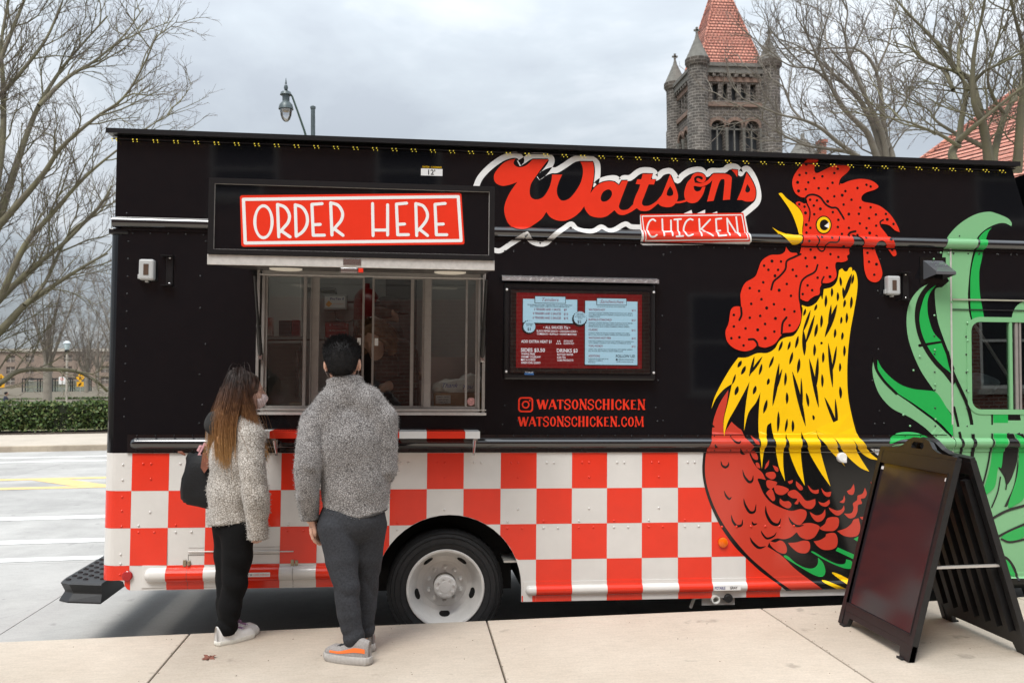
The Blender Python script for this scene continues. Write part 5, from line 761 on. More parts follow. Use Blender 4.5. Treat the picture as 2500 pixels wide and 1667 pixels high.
    for t, y, w, p, ls in B:
        tx(t, 1237, y, 26, TRD, w); tx(p, 1797, y, 24, TRD)
        for k, q in enumerate(ls): tx(q, 1237, y+38+k*24, 15, TDK, min(590, len(q)*10.6))
    tx('ADDITIONS', 1236, 1133, 26, TRD, 150)
    for k, q in enumerate(('SORGHUM-GLAZED BACON $2', 'AMERICAN CHEESE $1', 'PICKLES $1')): tx(q, 1236, 1166+k*23, 14, TDK, (260, 185, 90)[k])
    tx('FOLLOW US!', 1593, 1137, 36, TDK, 248, bold=.02); tx('@WATSONSCHICKEN', 1665, 1173, 15, TDK, 160); tx('WWW.WATSONSCHICKEN.COM', 1600, 1201, 13, TDK, 215)
    drape('social_mark', [circ(sx(1604), sz(1166), .0075, 14), [circ(sx(1643), sz(1166), .0075, 12), circ(sx(1643), sz(1166), .005, 12)]], TDK, s, lift=.004, flat=True, y=Y)
    for k, q in enumerate(('SMOTHER', 'YOUR BASKET', 'IN GREEN CHILI', 'QUESO')): tx(q, 1128, 570+k*21, 13, TDK, (85, 115, 130, 60)[k], 'CENTER')
    tx('$2', 1118, 688, 36, TDK, None, 'CENTER', .02); tx('WATSON\u2019S', 478, 717, 16, TDK, 95, 'CENTER'); tx('HOT DIP', 478, 738, 16, TDK, 75, 'CENTER'); tx('$1', 474, 795, 36, TDK, None, 'CENTER', .02)
    boxo('maker_badge', .742, .806, -.0605, -.0601, 1.846, 1.864, M('badge blue', (.03, .14, .4)), s); text_mesh('badge_text', 'TV Shield', TWT, s, .746, 1.858, .009, -.061, width=.055)
    boxo('cover_pane', x0+.041, x1-.041, -.0645, -.0640, z0+.046, z1-.051, glass('display cover', (.92, .92, .92), .015), s)
menu_screen()
def fittings():
    GREY = M('grey plastic', (.42, .43, .43), rough=.5)
    for bx, bz, kx in ((-1.753, 2.512, -1.617), (3.411, 2.508, 3.524)):
        o = empty('outlet_cover', (bx, 0, bz), parent=TRUCK)
        MB().box(-.048, .048, -.06, 0, -.068, .068, .012).build('cover', GREY, o); MB().box(-.016, .016, -.0625, -.0605, -.036, .036).build('cover_window', M('smoky window', (.09, .06, .045), rough=.15), o)
        m = MB(); m.box(-.058, -.048, -.04, -.01, -.06, -.03, .003); m.box(-.012, .008, -.04, -.01, -.082, -.068, .003); m.build('hinge', GREY, o)
        b = empty('mounting_bracket', (kx, 0, bz), parent=TRUCK)
        m = MB(); m.box(-.022, .022, -.012, 0, -.10, .10, .003); m.box(-.05, .022, -.05, 0, .094, .1, 0); m.box(-.05, .022, -.05, 0, -.1, -.094, 0); m.build('bracket_plate', P_BLACK2, b)
        m = MB(); m.dome((0, -.012, .085), .008, .006, 8); m.dome((0, -.012, -.085), .008, .006, 8); m.build('bolt', STEEL, b, True)
    # vent hood; its grey-blue base colour imitates the sky's reflection
    MB().add([(3.665, -.003, 2.70), (3.815, -.003, 2.70), (3.835, -.135, 2.605), (3.685, -.135, 2.605), (3.665, -.003, 2.56), (3.815, -.003, 2.56), (3.835, -.135, 2.585), (3.685, -.135, 2.585)], [(0, 1, 2, 3), (3, 2, 6, 7), (0, 3, 7, 4), (1, 5, 6, 2)]).build('vent_hood', M('vent gloss with sky tint', (.10, .105, .115), rough=.15, coat=1), TRUCK)
    boxo('vent_flange', 3.64, 3.84, -.004, -.0025, 2.53, 2.725, P_BLKV, TRUCK)
    MB().lathe([(.033, 0), (.033, -.012), (.028, -.016), (.001, -.017)], 24, (-1.838, -.002, .522), 'y').build('red_reflector', M('red reflector', (.38, .01, .012), rough=.15), TRUCK, 'auto')
    MB().lathe([(.034, 0), (.034, -.012), (.028, -.016), (.001, -.017)], 24, (2.155, -.004, .687), 'y').build('amber_reflector', M('amber reflector', (.80, .14, .004), rough=.2), TRUCK, 'auto')
    m = MB().lathe([(.036, 0), (.036, -.02), (.030, -.028), (.001, -.03)], 24, (3.029, -.002, 1.276), 'y'); m.box(3.025, 3.055, -.04, -.028, 1.24, 1.27, .004); m.build('water_inlet', M('white plastic', (.75, .75, .74), rough=.35), TRUCK, 'auto')
    # compartment door in the rear skirt
    m = MB(); m.tube([(-1.46, -.009, .674), (-.785, -.009, .666)], .004, 6); m.build('compartment_hinge', P_WHITE, TRUCK)
    SEAM = M('panel seam', (.12, .1, .09), rough=.8)
    m = MB()
    for x, z0, z1 in ((-1.460, .428, .655), (-.785, .428, .655)): m.add([(x-.0012, -.0022-prof(x, z), z) for z in np.linspace(z0, z1, 20)]+[(x+.0012, -.0022-prof(x, z), z) for z in np.linspace(z0, z1, 20)], [(i, i+20, i+21, i+1) for i in range(19)])
    m.box(-1.46, -.785, -.0021, -.0016, .648, .650); m.box(-1.46, -.785, -.0021, -.0016, .6955, .697); m.build('compartment_seam', SEAM, TRUCK, fix=False)
    for x, z in ((-1.466, .598), (-.776, .590)):
        m = MB(); m.box(x-.026, x-.003, -.012, -.002, z-.022, z+.022, .004); m.box(x+.003, x+.022, -.016, -.002, z-.018, z+.018, .004); m.build('compartment_latch', M('old latch', (.33, .28, .2), rough=.4, metal=.7, var=.4, vscale=80), TRUCK)
    boxo('notice_sticker', -1.10, -.928, -.0525, -.0505, .512, .540, P_DECW, TRUCK); text_mesh('notice_text', 'MUST BE', P_BLKV, TRUCK, -1.096, .520, .011, -.053, width=.055); text_mesh('notice_text', 'CLOSED OVERNIGHT', P_RED, TRUCK, -1.036, .520, .011, -.053, width=.104)
    text_mesh('tank_lettering', 'POTABLE', M('blue ink', (.02, .03, .2)), TRUCK, 2.084, .372, .018, -.0455, width=.075, bold=.02); text_mesh('tank_lettering', 'GRAY', P_BLKV, TRUCK, 2.192, .372, .018, -.0455, width=.055, bold=.02)
    boxo('tank_label', 2.079, 2.27, -.0445, -.0435, .364, .398, P_DECW, TRUCK)
    boxo('drain_plate', 2.015, 2.255, .03, .035, .245, .345, M('white enamel', (.6, .6, .57), rough=.4), TRUCK, .002)
    WP = M('white pipe', (.62, .62, .58), rough=.5)
    MB().lathe([(.030, .03), (.030, -.03), (.021, -.03), (.019, .02), (.001, .02)], 18, (2.098, 0, .296), 'y').build('drain_pipe', WP, TRUCK, 'auto'); MB().lathe([(.030, .03), (.030, -.02), (.024, -.028), (.001, -.028)], 18, (2.192, 0, .303), 'y').build('drain_cap', PLAST_B, TRUCK, 'auto')
    MB().tube([(2.02, .05, .30), (1.97, .06, .29), (1.95, .08, .22)], .012, 8).build('drain_hose', WP, TRUCK)
    # vertical trims round the cab
    m = MB(); m.box(3.872, 3.884, -.006, -.0012, .34, 2.79); m.build('door_seam', ALU, TRUCK)
    m = MB(); m.box(3.70, 3.79, -.0075, -.0056, 1.45, 2.55); m.build('corner_strip', P_LG, TRUCK) if False else None
    m = MB(); m.box(3.886, XR, -.012, -.0062, 2.413, 2.424); m.build('cab_drip_rail', M('worn drip rail', (.45, .45, .36), rough=.4, metal=.4), TRUCK)
    boxo('cab_gasket', 3.886, XR, -.009, -.0062, 2.342, 2.350, PLAST_B, TRUCK)
    # cab window: divider bars, glass and what is on the dash
    w = empty('cab_window', (0, 0, 0), parent=TRUCK)
    m = MB(); m.box(4.33, 4.352, -.004, .02, 1.622, 2.258); m.build('window_post', P_LG, w)
    m = MB(); m.box(4.378, 4.40, .0, .03, 1.622, 2.258); m.box(4.41, 4.425, .0, .03, 1.622, 2.258); m.tube([(4.06, .03, 2.27), (4.34, .03, 1.86)], .012, 6); m.build('window_channel', ALUD, w)
    boxo('pane', 4.032, 5.04, .012, .0135, 1.62, 2.262, glass('cab glass', (.8, .85, .85), .05), w)
    bm = MB(); n = 24; V = []; F = []
    ol = []
    for (cx, cz, a0) in ((4.10, 1.69, 180), (4.98, 1.69, 270), (4.98, 2.19, 0), (4.10, 2.19, 90)):
        for k in range(6): a = R(a0+k*18); ol.append((cx, cz, math.cos(a), math.sin(a)))
    for cx, cz, c, s in ol: V += [(cx+.069*c, -.006, cz+.069*s), (cx+.105*c, -.0065, cz+.105*s), (cx+.105*c, -.0008, cz+.105*s), (cx+.069*c, .012, cz+.069*s)]
    k = len(ol)
    for i in range(k):
        j = (i+1) % k; a, b = 4*i, 4*j; F += [(a, a+1, b+1, b), (a+1, a+2, b+2, b+1), (a+3, a, b, b+3)]
    bm.add(V, F); bm.build('window_gasket', P_LG, w)
fittings()
def step():
    st = empty('rear_step', (-2.1, 0, .40), parent=TRUCK)
    pts = [(0.06, .12), (-.16, .17), (-.235, .23), (-.25, .33), (-.25, 2.0), (-.235, 2.1), (.06, 2.15)]
    m = MB(); n = len(pts)
    def ring(z, g): return [(x-g if x < 0 else x, y-(g if y < 1 else -g), z) for x, y in pts]
    V = ring(.045, -.012)+ring(.035, 0)+ring(-.02, -.02)+ring(-.028, -.02)+ring(-.075, .004)+ring(-.085, .004); F = []
    for r_ in range(5):
        for i in range(n): j = (i+1) % n; F.append((r_*n+i, r_*n+j, (r_+1)*n+j, (r_+1)*n+i))
    F.append(tuple(range(n))); F.append(tuple(range(6*n-1, 5*n-1, -1))); m.add(V, F); m.build('step_body', PLAST_B, st)
    m = MB()
    for i in range(5):
        for j in range(16):
            x, y = -.20+i*.055, .27+j*.11+(.05 if i % 2 else 0); m.lathe([(.019, .0445), (.016, .053), (.010, .053), (.009, .046), (.001, .046)], 8, (x, y, 0))
    tag(m.build('step_tread', PLAST_B, st, fix=False), kind='stuff')
step()
# ------------------------------------------------------------ ground, road, pavements
def concrete(name, col, col2, rough=.85, sc=1.0, stain=.25, grain=1.0):
    if name in _mats: return _mats[name]
    m = bpy.data.materials.new(name); m.use_nodes = True; nt = m.node_tree; N = nt.nodes.new; L = nt.links.new; b = nt.nodes['Principled BSDF']
    tc = N('ShaderNodeNewGeometry'); v = tc.outputs['Position']
    def nz(s, d=5, r_=.6, st=None):
        n = N('ShaderNodeTexNoise'); n.inputs['Scale'].default_value = s; n.inputs['Detail'].default_value = d; n.inputs['Roughness'].default_value = r_
        if st: mp = N('ShaderNodeMapping'); L(v, mp.inputs[0]); mp.inputs['Scale'].default_value = st; L(mp.outputs[0], n.inputs['Vector'])
        else: L(v, n.inputs['Vector'])
        return n.outputs['Fac']
    rp = N('ShaderNodeValToRGB'); L(nz(1.3*sc), rp.inputs[0]); e = rp.color_ramp.elements; e[0].position = .32; e[1].position = .68; e[0].color = tuple(col)+(1,); e[1].color = tuple(col2)+(1,)
    def dark(src, lo, hi, amt, prev):
        mr = N('ShaderNodeMapRange'); L(src, mr.inputs[0]); mr.inputs[1].default_value = lo; mr.inputs[2].default_value = hi; mr.inputs[3].default_value = 1-amt; mr.inputs[4].default_value = 1
        s = N('ShaderNodeVectorMath'); s.operation = 'SCALE'; L(prev, s.inputs[0]); L(mr.outputs[0], s.inputs['Scale']); return s.outputs[0]
    c = dark(nz(.55*sc, 6, .7), .35, .55, stain, rp.outputs[0]); c = dark(nz(70, 3, .8), .3, .6, .16, c); c = dark(nz(9, 4, .7, (1, 6, 1)), .3, .6, .12, c); c = dark(nz(24, 2), .24, .30, .35*stain, c)
    oi = N('ShaderNodeObjectInfo'); mr = N('ShaderNodeMapRange'); L(oi.outputs['Random'], mr.inputs[0]); mr.inputs[3].default_value = .93; mr.inputs[4].default_value = 1.04
    s2 = N('ShaderNodeVectorMath'); s2.operation = 'SCALE'; L(c, s2.inputs[0]); L(mr.outputs[0], s2.inputs['Scale']); c = dark(nz(5.5, 3, .5), .26, .33, .28, s2.outputs[0])
    vo = N('ShaderNodeTexVoronoi'); vo.feature = 'DISTANCE_TO_EDGE'; vo.inputs['Scale'].default_value = .42; wv = N('ShaderNodeVectorMath'); wv.operation = 'MULTIPLY_ADD'; nn = N('ShaderNodeTexNoise'); nn.inputs['Scale'].default_value = 3; nn.inputs['Detail'].default_value = 5; L(v, nn.inputs['Vector']); L(nn.outputs['Color'], wv.inputs[0]); wv.inputs[1].default_value = (.35, .35, .35); L(v, wv.inputs[2]); L(wv.outputs[0], vo.inputs['Vector']); c = dark(vo.outputs['Distance'], .0, .004, .30*grain, c)
    L(c, b.inputs['Base Color']); b.inputs['Roughness'].default_value = rough
    bp = N('ShaderNodeBump'); bp.inputs['Strength'].default_value = .25; bp.inputs['Distance'].default_value = .004; L(nz(150, 3, .7), bp.inputs['Height']); L(bp.outputs[0], b.inputs['Normal'])
    _mats[name] = m; return m
SWK = .23
C_SW = concrete('pavement concrete', (.49, .42, .34), (.57, .50, .415), stain=.12, grain=0)
C_RD = concrete('road concrete', (.37, .36, .345), (.45, .44, .42), stain=.22, grain=.5)
C_FS = concrete('far pavement', (.50, .44, .36), (.56, .49, .41), stain=.1, grain=0)
DIRT = M('joint dirt', (.07, .055, .04), rough=1, var=.4, vscale=30)
def ground():
    g = mesh('ground', [(-1500, -1500, -.06), (1500, -1500, -.06), (1500, 1500, -.06), (-1500, 1500, -.06)], [(0, 1, 2, 3)], M('earth', (.12, .10, .07), rough=1)); tag(g, kind='structure')
    # park lawn beyond the street, falling slightly away
    V = []; F = []; ys = [24.2, 30, 40, 50, 60, 90, 150, 260, 600]; xs = [-300, -80, -30, 0, 40, 120, 400]
    for y in ys:
        for x in xs: V.append((x, y, .15-.78*max(0, min(1, (y-25)/25))+(.5 if y > 400 else 0)))
    n = len(xs)
    for j in range(len(ys)-1):
        for i in range(n-1): a = j*n+i; F.append((a, a+1, a+n+1, a+n))
    tag(mesh('lawn', V, F, M('winter grass', (.16, .15, .07), rough=1, col2=(.20, .19, .085), vscale=2.5, bump=.4, bscale=25)), kind='structure')
    rd = tag(boxo('road', -60, 60, -.20, 18.4, -.05, -.012, DIRT), kind='structure')
    # concrete bays with saw-cut joints
    me = None; xs = [-30.55+4.6*k for k in range(14)]; ys = [-.196, 3.42, 7.1, 10.8, 14.6, 18.39]
    for i in range(13):
        for j in range(5):
            x0, x1, y0, y1 = xs[i]+.004, xs[i+1]-.004, ys[j]+.004, ys[j+1]-.004
            boxo('road_slab', x0, x1, y0, y1, -.03, .0, C_RD, rd)
    WL = M('road paint white', (.68, .68, .66), rough=.75, var=.16, vscale=5); YL = M('road paint yellow', (.62, .45, .20), rough=.75, var=.2, vscale=5)
    for k, (y, w, mt) in enumerate(((3.62, .10, WL), (4.68, .13, WL), (6.52, .15, WL), (15.25, .15, WL), (16.45, .13, WL), (10.05, .16, YL), (11.5, .16, YL))):
        mesh('lane_line', [(-55, y-w, .004), (55, y-w, .004), (55, y+w, .004), (-55, y+w, .004)], [(0, 1, 2, 3)], mt, rd)
    for x in range(-48, 48, 14): mesh('hatch_line', [(x+.2, 10.22, .004), (x+.85, 10.22, .004), (x-.25, 11.33, .004), (x-.9, 11.33, .004)], [(0, 1, 2, 3)], YL, rd)
    # near pavement: flags with tooled joints; the kerb edge is rounded
    sw = tag(mesh('pavement', [(-60, -12, SWK-.02), (60, -12, SWK-.02), (60, -.235+.6, SWK-.02), (-60, -.235-.6, SWK-.02), (60, .36, -.05), (-60, -.83, -.05)], [(0, 1, 2, 3), (3, 2, 4, 5)], DIRT), kind='structure')
    yk = lambda x: -.215+.01*x
    xs = [-1.385+1.875*k for k in range(-7, 9)]
    for i in range(len(xs)-1):
        for j, (ya, yb) in enumerate(((None, -2.35), (-2.36, -4.4), (-4.41, -6.6), (-6.61, -9.0))):
            x0, x1 = xs[i]+.005, xs[i+1]-.005
            bm = bmesh.new(); y0a, y0b = (yk(x0), yk(x1)) if ya is None else (ya, ya); zb = -.04 if ya is None else SWK-.03
            vs_ = [bm.verts.new(p) for p in ((x0, yb, zb), (x1, yb, zb), (x1, y0b, zb), (x0, y0a, zb), (x0, yb, SWK), (x1, yb, SWK), (x1, y0b, SWK), (x0, y0a, SWK))]
            for f in ((0, 3, 2, 1), (4, 5, 6, 7), (0, 1, 5, 4), (1, 2, 6, 5), (2, 3, 7, 6), (3, 0, 4, 7)): bm.faces.new([vs_[q] for q in f])
            top = [e for e in bm.edges if all(v.co.z > SWK-.001 for v in e.verts)]
            bmesh.ops.bevel(bm, geom=top, offset=.007, segments=2, profile=.5, affect='EDGES')
            me = bpy.data.meshes.new('flagstone'); bm.to_mesh(me); bm.free(); link('flagstone', me, C_SW, sw)
    # far kerb and pavement
    fs = tag(boxo('far_pavement', -80, 80, 18.4, 23.4, -.05, .15, C_FS), kind='structure')
    boxo('kerb', -80, 80, 18.25, 18.42, -.04, .152, concrete('kerb concrete', (.40, .33, .25), (.46, .39, .30)), fs, .02)
    tag(boxo('planting_bed', -80, 80, 23.41, 25.4, -.05, .17, M('dark mulch', (.045, .03, .02), rough=1, var=.5, vscale=12, bump=.6, bscale=40)), kind='structure')
    tag(mesh('path', [(-120, 104, -.60), (60, 104, -.60), (60, 150, -.60), (-120, 150, -.60)], [(0, 1, 2, 3)], M('pale path', (.6, .55, .46), rough=.9)), kind='structure')
    # dry leaf on the pavement
    p = [(0, .055), (.012, .03), (.04, .045), (.035, .02), (.062, .012), (.04, -.005), (.045, -.03), (.02, -.02), (.004, -.055), (-.004, -.055), (-.018, -.022), (-.045, -.028), (-.036, -.004), (-.06, .012), (-.034, .018), (-.04, .044), (-.012, .03)]
    V = [(x*.75, y*.9, .006+.010*math.sin(x*60+y*30)) for x, y in p]+[(0, 0, .004)]; n = len(p)
    lf = mesh('dry_leaf', V, [(i, (i+1) % n, n) for i in range(n)], M('dead leaf', (.16, .055, .035), rough=.8, var=.3, vscale=60), loc=(-1.15, -.77, SWK)); lf.rotation_euler = (0, 0, .9); tag(lf, 'curled brown dead leaf lying on the pale pavement', 'leaf')
ground()
def grit():
    rng = random.Random(9); m = MB()
    for k in range(150):
        x = rng.uniform(-3.2, 3.6); y = rng.uniform(-1.9, -.28) if k % 3 else rng.choice((-1.385, .49, 2.365))+0; r_ = rng.uniform(.0016, .0055)
        if k % 3 == 0: x, y = y+rng.uniform(-.02, .02), rng.uniform(-1.9, -.3)
        a = rng.random()*6.28; V = [(x+r_*math.cos(a+t)*(.7+.5*rng.random()), y+r_*math.sin(a+t)*(.7+.5*rng.random()), SWK) for t in (0, 1.4, 2.9, 4.4)]+[(x, y, SWK+r_*.7)]
        m.add(V, [(0, 1, 4), (1, 2, 4), (2, 3, 4), (3, 0, 4)])
    tag(m.build('grit', M('grit', (.10, .075, .055), rough=1, var=.5, vscale=40)), 'scattered grit and crumbs on the pavement', kind='stuff')
grit()
def leafbox(name, label, x0, x1, y0, y1, z0, z1, n, size, cols, group=None, seed=1):
    h = empty(name, ((x0+x1)/2, (y0+y1)/2, z0), 0, label, 'hedge', group); rng = np.random.RandomState(seed)
    cx, cy = (x0+x1)/2, (y0+y1)/2
    MB().box(x0-cx+.12, x1-cx-.12, y0-cy+.12, y1-cy-.12, .1, z1-z0-.10).build('branches', M('hedge core shade', (.012, .016, .006), rough=1), h)  # plain dark box standing in for the shade among the leaves
    V = np.zeros((n*4, 3)); F = np.arange(n*4).reshape(n, 4)
    for k in range(n):
        f = rng.rand(); x = rng.uniform(x0-cx, x1-cx)
        if f < .62: y, z = y0-cy+abs(rng.normal(0, .07)), rng.uniform(.06, z1-z0)
        elif f < .95: y, z = rng.uniform(y0-cy, y1-cy), z1-z0-abs(rng.normal(0, .05))
        else: y, z = rng.uniform(y0-cy, y1-cy), rng.uniform(.1, z1-z0)
        b = .06*math.sin(x*2.3+seed)+.05*math.sin(x*5.1); y -= b; z += .5*b+rng.normal(0, .02)
        a = rng.normal(size=3); a /= np.linalg.norm(a); u = np.cross(a, rng.normal(size=3)); u /= np.linalg.norm(u); s = size*rng.uniform(.6, 1.4)
        c = np.array((x, y, z)); V[4*k:4*k+4] = (c-a*s, c-u*s*.55, c+a*s, c+u*s*.55)
    me = bpy.data.meshes.new('leaves'); me.from_pydata(V.tolist(), [], F.tolist())
    for c in cols: me.materials.append(c)
    me.polygons.foreach_set('material_index', rng.randint(0, len(cols), n).tolist()); me.update(); link('leaves', me, None, h)
LV = [M('leaf a', (.055, .10, .022), rough=.55), M('leaf b', (.085, .14, .03), rough=.55), M('leaf c', (.035, .065, .015), rough=.6), M('leaf d', (.13, .15, .045), rough=.6)]
leafbox('clipped_hedge', 'clipped green hedge along the far pavement at the left', -24, -7.2, 24.0, 25.2, .16, 1.12, 14000, .055, LV)
leafbox('low_hedge', 'low dark hedge in the park left of the thick tree trunk', -46, -35.6, 88, 89, -.65, .0, 2500, .10, LV, seed=2)
leafbox('low_hedge', 'low dark hedge in the park right of the thick tree trunk', -34.3, -20, 86, 87, -.65, .1, 3000, .10, LV, seed=3)
# brick building behind the viewer: what the glass and gloss paint mirror
def back_building():
    b = empty('brick_building', (0, -13, 0), 0, 'red brick building across the pavement, mirrored in the truck windows', 'building')
    BR = brickmat('red brick', (.19, .065, .046), (.26, .10, .07), (.30, .25, .21), .24, .08, .012, plane='xz')
    ops = []; 
    for k in range(-4, 5): 
        if k % 2 == 0 and k: ops.append((k*3.4-.7, 1.4, k*3.4+.7, 3.6))
        ops.append((k*3.4-.7, 5.2, k*3.4+.7, 7.2))
    outer = [(-26, 0), (26, 0), (26, 9.5), (-26, 9.5)]
    v, f = fill([outer]+[[(a, c), (d, c), (d, e), (a, e)] for a, c, d, e in ops])
    mesh('wall', [(x, 0, z) for x, z in v], f, BR, b)
    boxo('inside', -25.9, 25.9, -6, -.6, .1, 9.4, M('dim interior', (.03, .03, .032), rough=.8), b)
    FR = M('window paint', (.65, .63, .58), rough=.5)
    for a, c, d, e in ops:
        w = empty('window', (a, 0, c), parent=b); W_, H_ = d-a, e-c
        m = MB(); m.box(0, W_, -.12, -.02, 0, .08); m.box(0, W_, -.12, -.02, H_-.08, H_); m.box(0, .08, -.12, -.02, .08, H_-.08); m.box(W_-.08, W_, -.12, -.02, .08, H_-.08); m.box(.08, W_-.08, -.11, -.03, H_*.5-.03, H_*.5+.03); m.build('frame', FR, w)
        boxo('pane', .08, W_-.08, -.08, -.075, .08, H_-.08, M('dark pane', (.03, .035, .04), rough=.08), w)
        boxo('sill', -.1, W_+.1, -.05, .08, -.12, -.005, M('stone sill', (.4, .37, .32), rough=.8), w)
    boxo('parapet', -26, 26, -.3, .06, 9.51, 9.9, M('stone sill', (.4, .37, .32)), b)
back_building()
# ------------------------------------------------------------ bare trees
BARK = M('grey bark', (.17, .148, .122), rough=.95, col2=(.25, .225, .185), vscale=2.0, bump=.5, bscale=14)
BARKM = M('mossy bark', (.14, .12, .092), rough=.95, col2=(.185, .175, .10), vscale=1.6, bump=.5, bscale=14)
TWIG = M('twigs', (.15, .122, .105), rough=.95)
def tubes(paths, n):
    """many tapered tubes -> verts, faces (numpy); paths: list of (pts Nx3, radii N)"""
    VV = []; FF = []; off = 0; ang = np.arange(n)*2*np.pi/n; ca, sa = np.cos(ang), np.sin(ang)
    for P, r_ in paths:
        P = np.asarray(P, float); m = len(P); T = np.empty_like(P); T[1:-1] = P[2:]-P[:-2] if m > 2 else 0; T[0] = P[1]-P[0]; T[-1] = P[-1]-P[-2]
        T /= np.linalg.norm(T, axis=1)[:, None]+1e-9
        a = np.array((0.31, .22, .93)) if abs(T[0, 2]) < .85 else np.array((.9, .3, .1))
        U = a-T*(T@a)[:, None]; U /= np.linalg.norm(U, axis=1)[:, None]+1e-9; Wv = np.cross(T, U); r_ = np.asarray(r_)[:, None, None]
        ring = P[:, None, :]+r_*(U[:, None, :]*ca[None, :, None]+Wv[:, None, :]*sa[None, :, None]); VV.append(ring.reshape(-1, 3))
        i = np.arange(m-1)[:, None]*n; k = np.arange(n)[None, :]; k2 = (k+1) % n
        FF.append((np.stack([i+k, i+k2, i+n+k2, i+n+k], -1)+off).reshape(-1, 4)); off += m*n
    return np.concatenate(VV), np.concatenate(FF)
def fastmesh(name, V, F, mat, parent, smooth=True):
    me = bpy.data.meshes.new(name); me.vertices.add(len(V)); me.vertices.foreach_set('co', V.astype(np.float32).ravel())
    k = F.shape[1]; me.loops.add(F.size); me.loops.foreach_set('vertex_index', F.astype(np.int32).ravel()); me.polygons.add(len(F)); me.polygons.foreach_set('loop_start', np.arange(0, F.size, k, dtype=np.int32))
    me.update(calc_edges=True); me.validate(); return link(name, me, mat, parent, smooth)
LEN = {3: (1.5, 3.4), 2: (.9, 1.9), 1: (.45, .95), 0: (.2, .42)}; PERM = {3: 1.5, 2: 2.6, 1: 3.4, 0: 4.2}; RAD = {3: .027, 2: .0135, 1: .0082, 0: .0052}
def grow(P, r0, rng, depth, out, up=.22, dens=1.0, spread=.85):
    """branches off one limb, recursively"""
    P = np.asarray(P, float); seg = np.linalg.norm(np.diff(P, axis=0), axis=1); L = seg.sum(); cum = np.concatenate([[0], np.cumsum(seg)])
    k = max(2, int(round(L*dens*PERM[depth])))
    for j in range(k):
        t = (.12+.88*(j+rng.rand())/k)*L
        i = max(0, min(len(seg)-1, np.searchsorted(cum, t)-1)); f = (t-cum[i])/(seg[i]+1e-9); p = P[i]*(1-f)+P[i+1]*f; d = (P[i+1]-P[i])/(seg[i]+1e-9)
        q = rng.normal(size=3); q -= d*(q@d); q /= np.linalg.norm(q)+1e-9; q[2] += up; ang = spread*rng.uniform(.45, 1.1)
        v = d*math.cos(ang)+q*math.sin(ang); v /= np.linalg.norm(v)
        lo, hi = LEN[depth]; ln = rng.uniform(lo, hi)*(1.05-.45*t/L); rb = min(max(r0*.7, .006), RAD[depth]*(ln/hi)**.5*1.15)
        m = 6 if depth > 1 else 4; pts = [p]
        for s in range(m-1):
            v = v+rng.normal(size=3)*.17+np.array((0, 0, up*.22)); v /= np.linalg.norm(v); pts.append(pts[-1]+v*ln/(m-1))
        out.append((np.array(pts), np.linspace(rb, max(.0034, rb*.35), m), depth))
        if depth > 0: grow(pts, rb, rng, depth-1, out, up, dens, spread)
def tree(name, label, limbs, base, seed, depth=2, dens=1.0, bark=BARK, group=None, twigr=1.3, trunk=None):
    t = empty(name, base, 0, label, 'tree', group); rng = np.random.RandomState(seed); B = np.array(base); main = []; out = []
    for P, r0, r1 in limbs:
        P = np.array(P, float)-B
        # smooth the limb
        Q = np.array(smooth3(P)); rr = r1*.75+(r0-r1)*.62*(1-np.linspace(0, 1, len(Q)))**1.4; main.append((Q, rr)); grow(Q, r1+.35*(r0-r1), rng, depth, out, dens=dens)
    if trunk: main.append((np.array(trunk[0])-B, np.array(trunk[1])))
    V, F = tubes(main, 9); fastmesh('trunk', V, F, bark, t)
    br = [(p, r_*twigr) for p, r_, d in out if d >= 2]; tw = [(p, r_*twigr) for p, r_, d in out if d < 2]
    if br: V, F = tubes(br, 5); fastmesh('branches', V, F, bark, t)['kind'] = 'stuff'
    V, F = tubes(tw, 3); fastmesh('crown', V, F, TWIG, t, False)
    return len(out)
def smooth3(P, step=4):
    n = len(P); out = []
    for i in range(n-1):
        p1, p2 = P[i], P[i+1]; p0 = P[i-1] if i else 2*p1-p2; p3 = P[i+2] if i+2 < n else 2*p2-p1
        for k in range(step):
            t = k/step; out.append(.5*((2*p1)+(-p0+p2)*t+(2*p0-5*p1+4*p2-p3)*t*t+(-p0+3*p1-3*p2+p3)*t**3))
    out.append(P[-1]); return out
tree('bare_tree', 'large bare tree with mossy limbs at the left edge behind the hedge', ART['tree_left'], (-18.2, 28, .1), 11, depth=3, dens=1.0, bark=BARKM, trunk=([(-18.2, 28, 0), (-18.0, 28, 1.2), (-17.4, 28, 2.6), (-17.0, 28, 4.5)], [.62, .5, .48, .36]))
tree('bare_tree', 'bare many-stemmed tree beside the stone tower', ART['tree_mid'], (14.9, 30, .1), 12, depth=3, dens=.95, trunk=([(14.9, 30, 0), (15.0, 30, 3.0), (15.3, 30, 6.5)], [.6, .5, .4]))
tree('bare_tree', 'large bare tree at the right edge in front of the tiled roof', ART['tree_right'], (19.5, 24, .1), 13, depth=3, dens=.95, bark=BARKM, trunk=([(19.0, 24, 0), (19.0, 24, 3), (19.3, 24, 6.0)], [.6, .5, .4]))
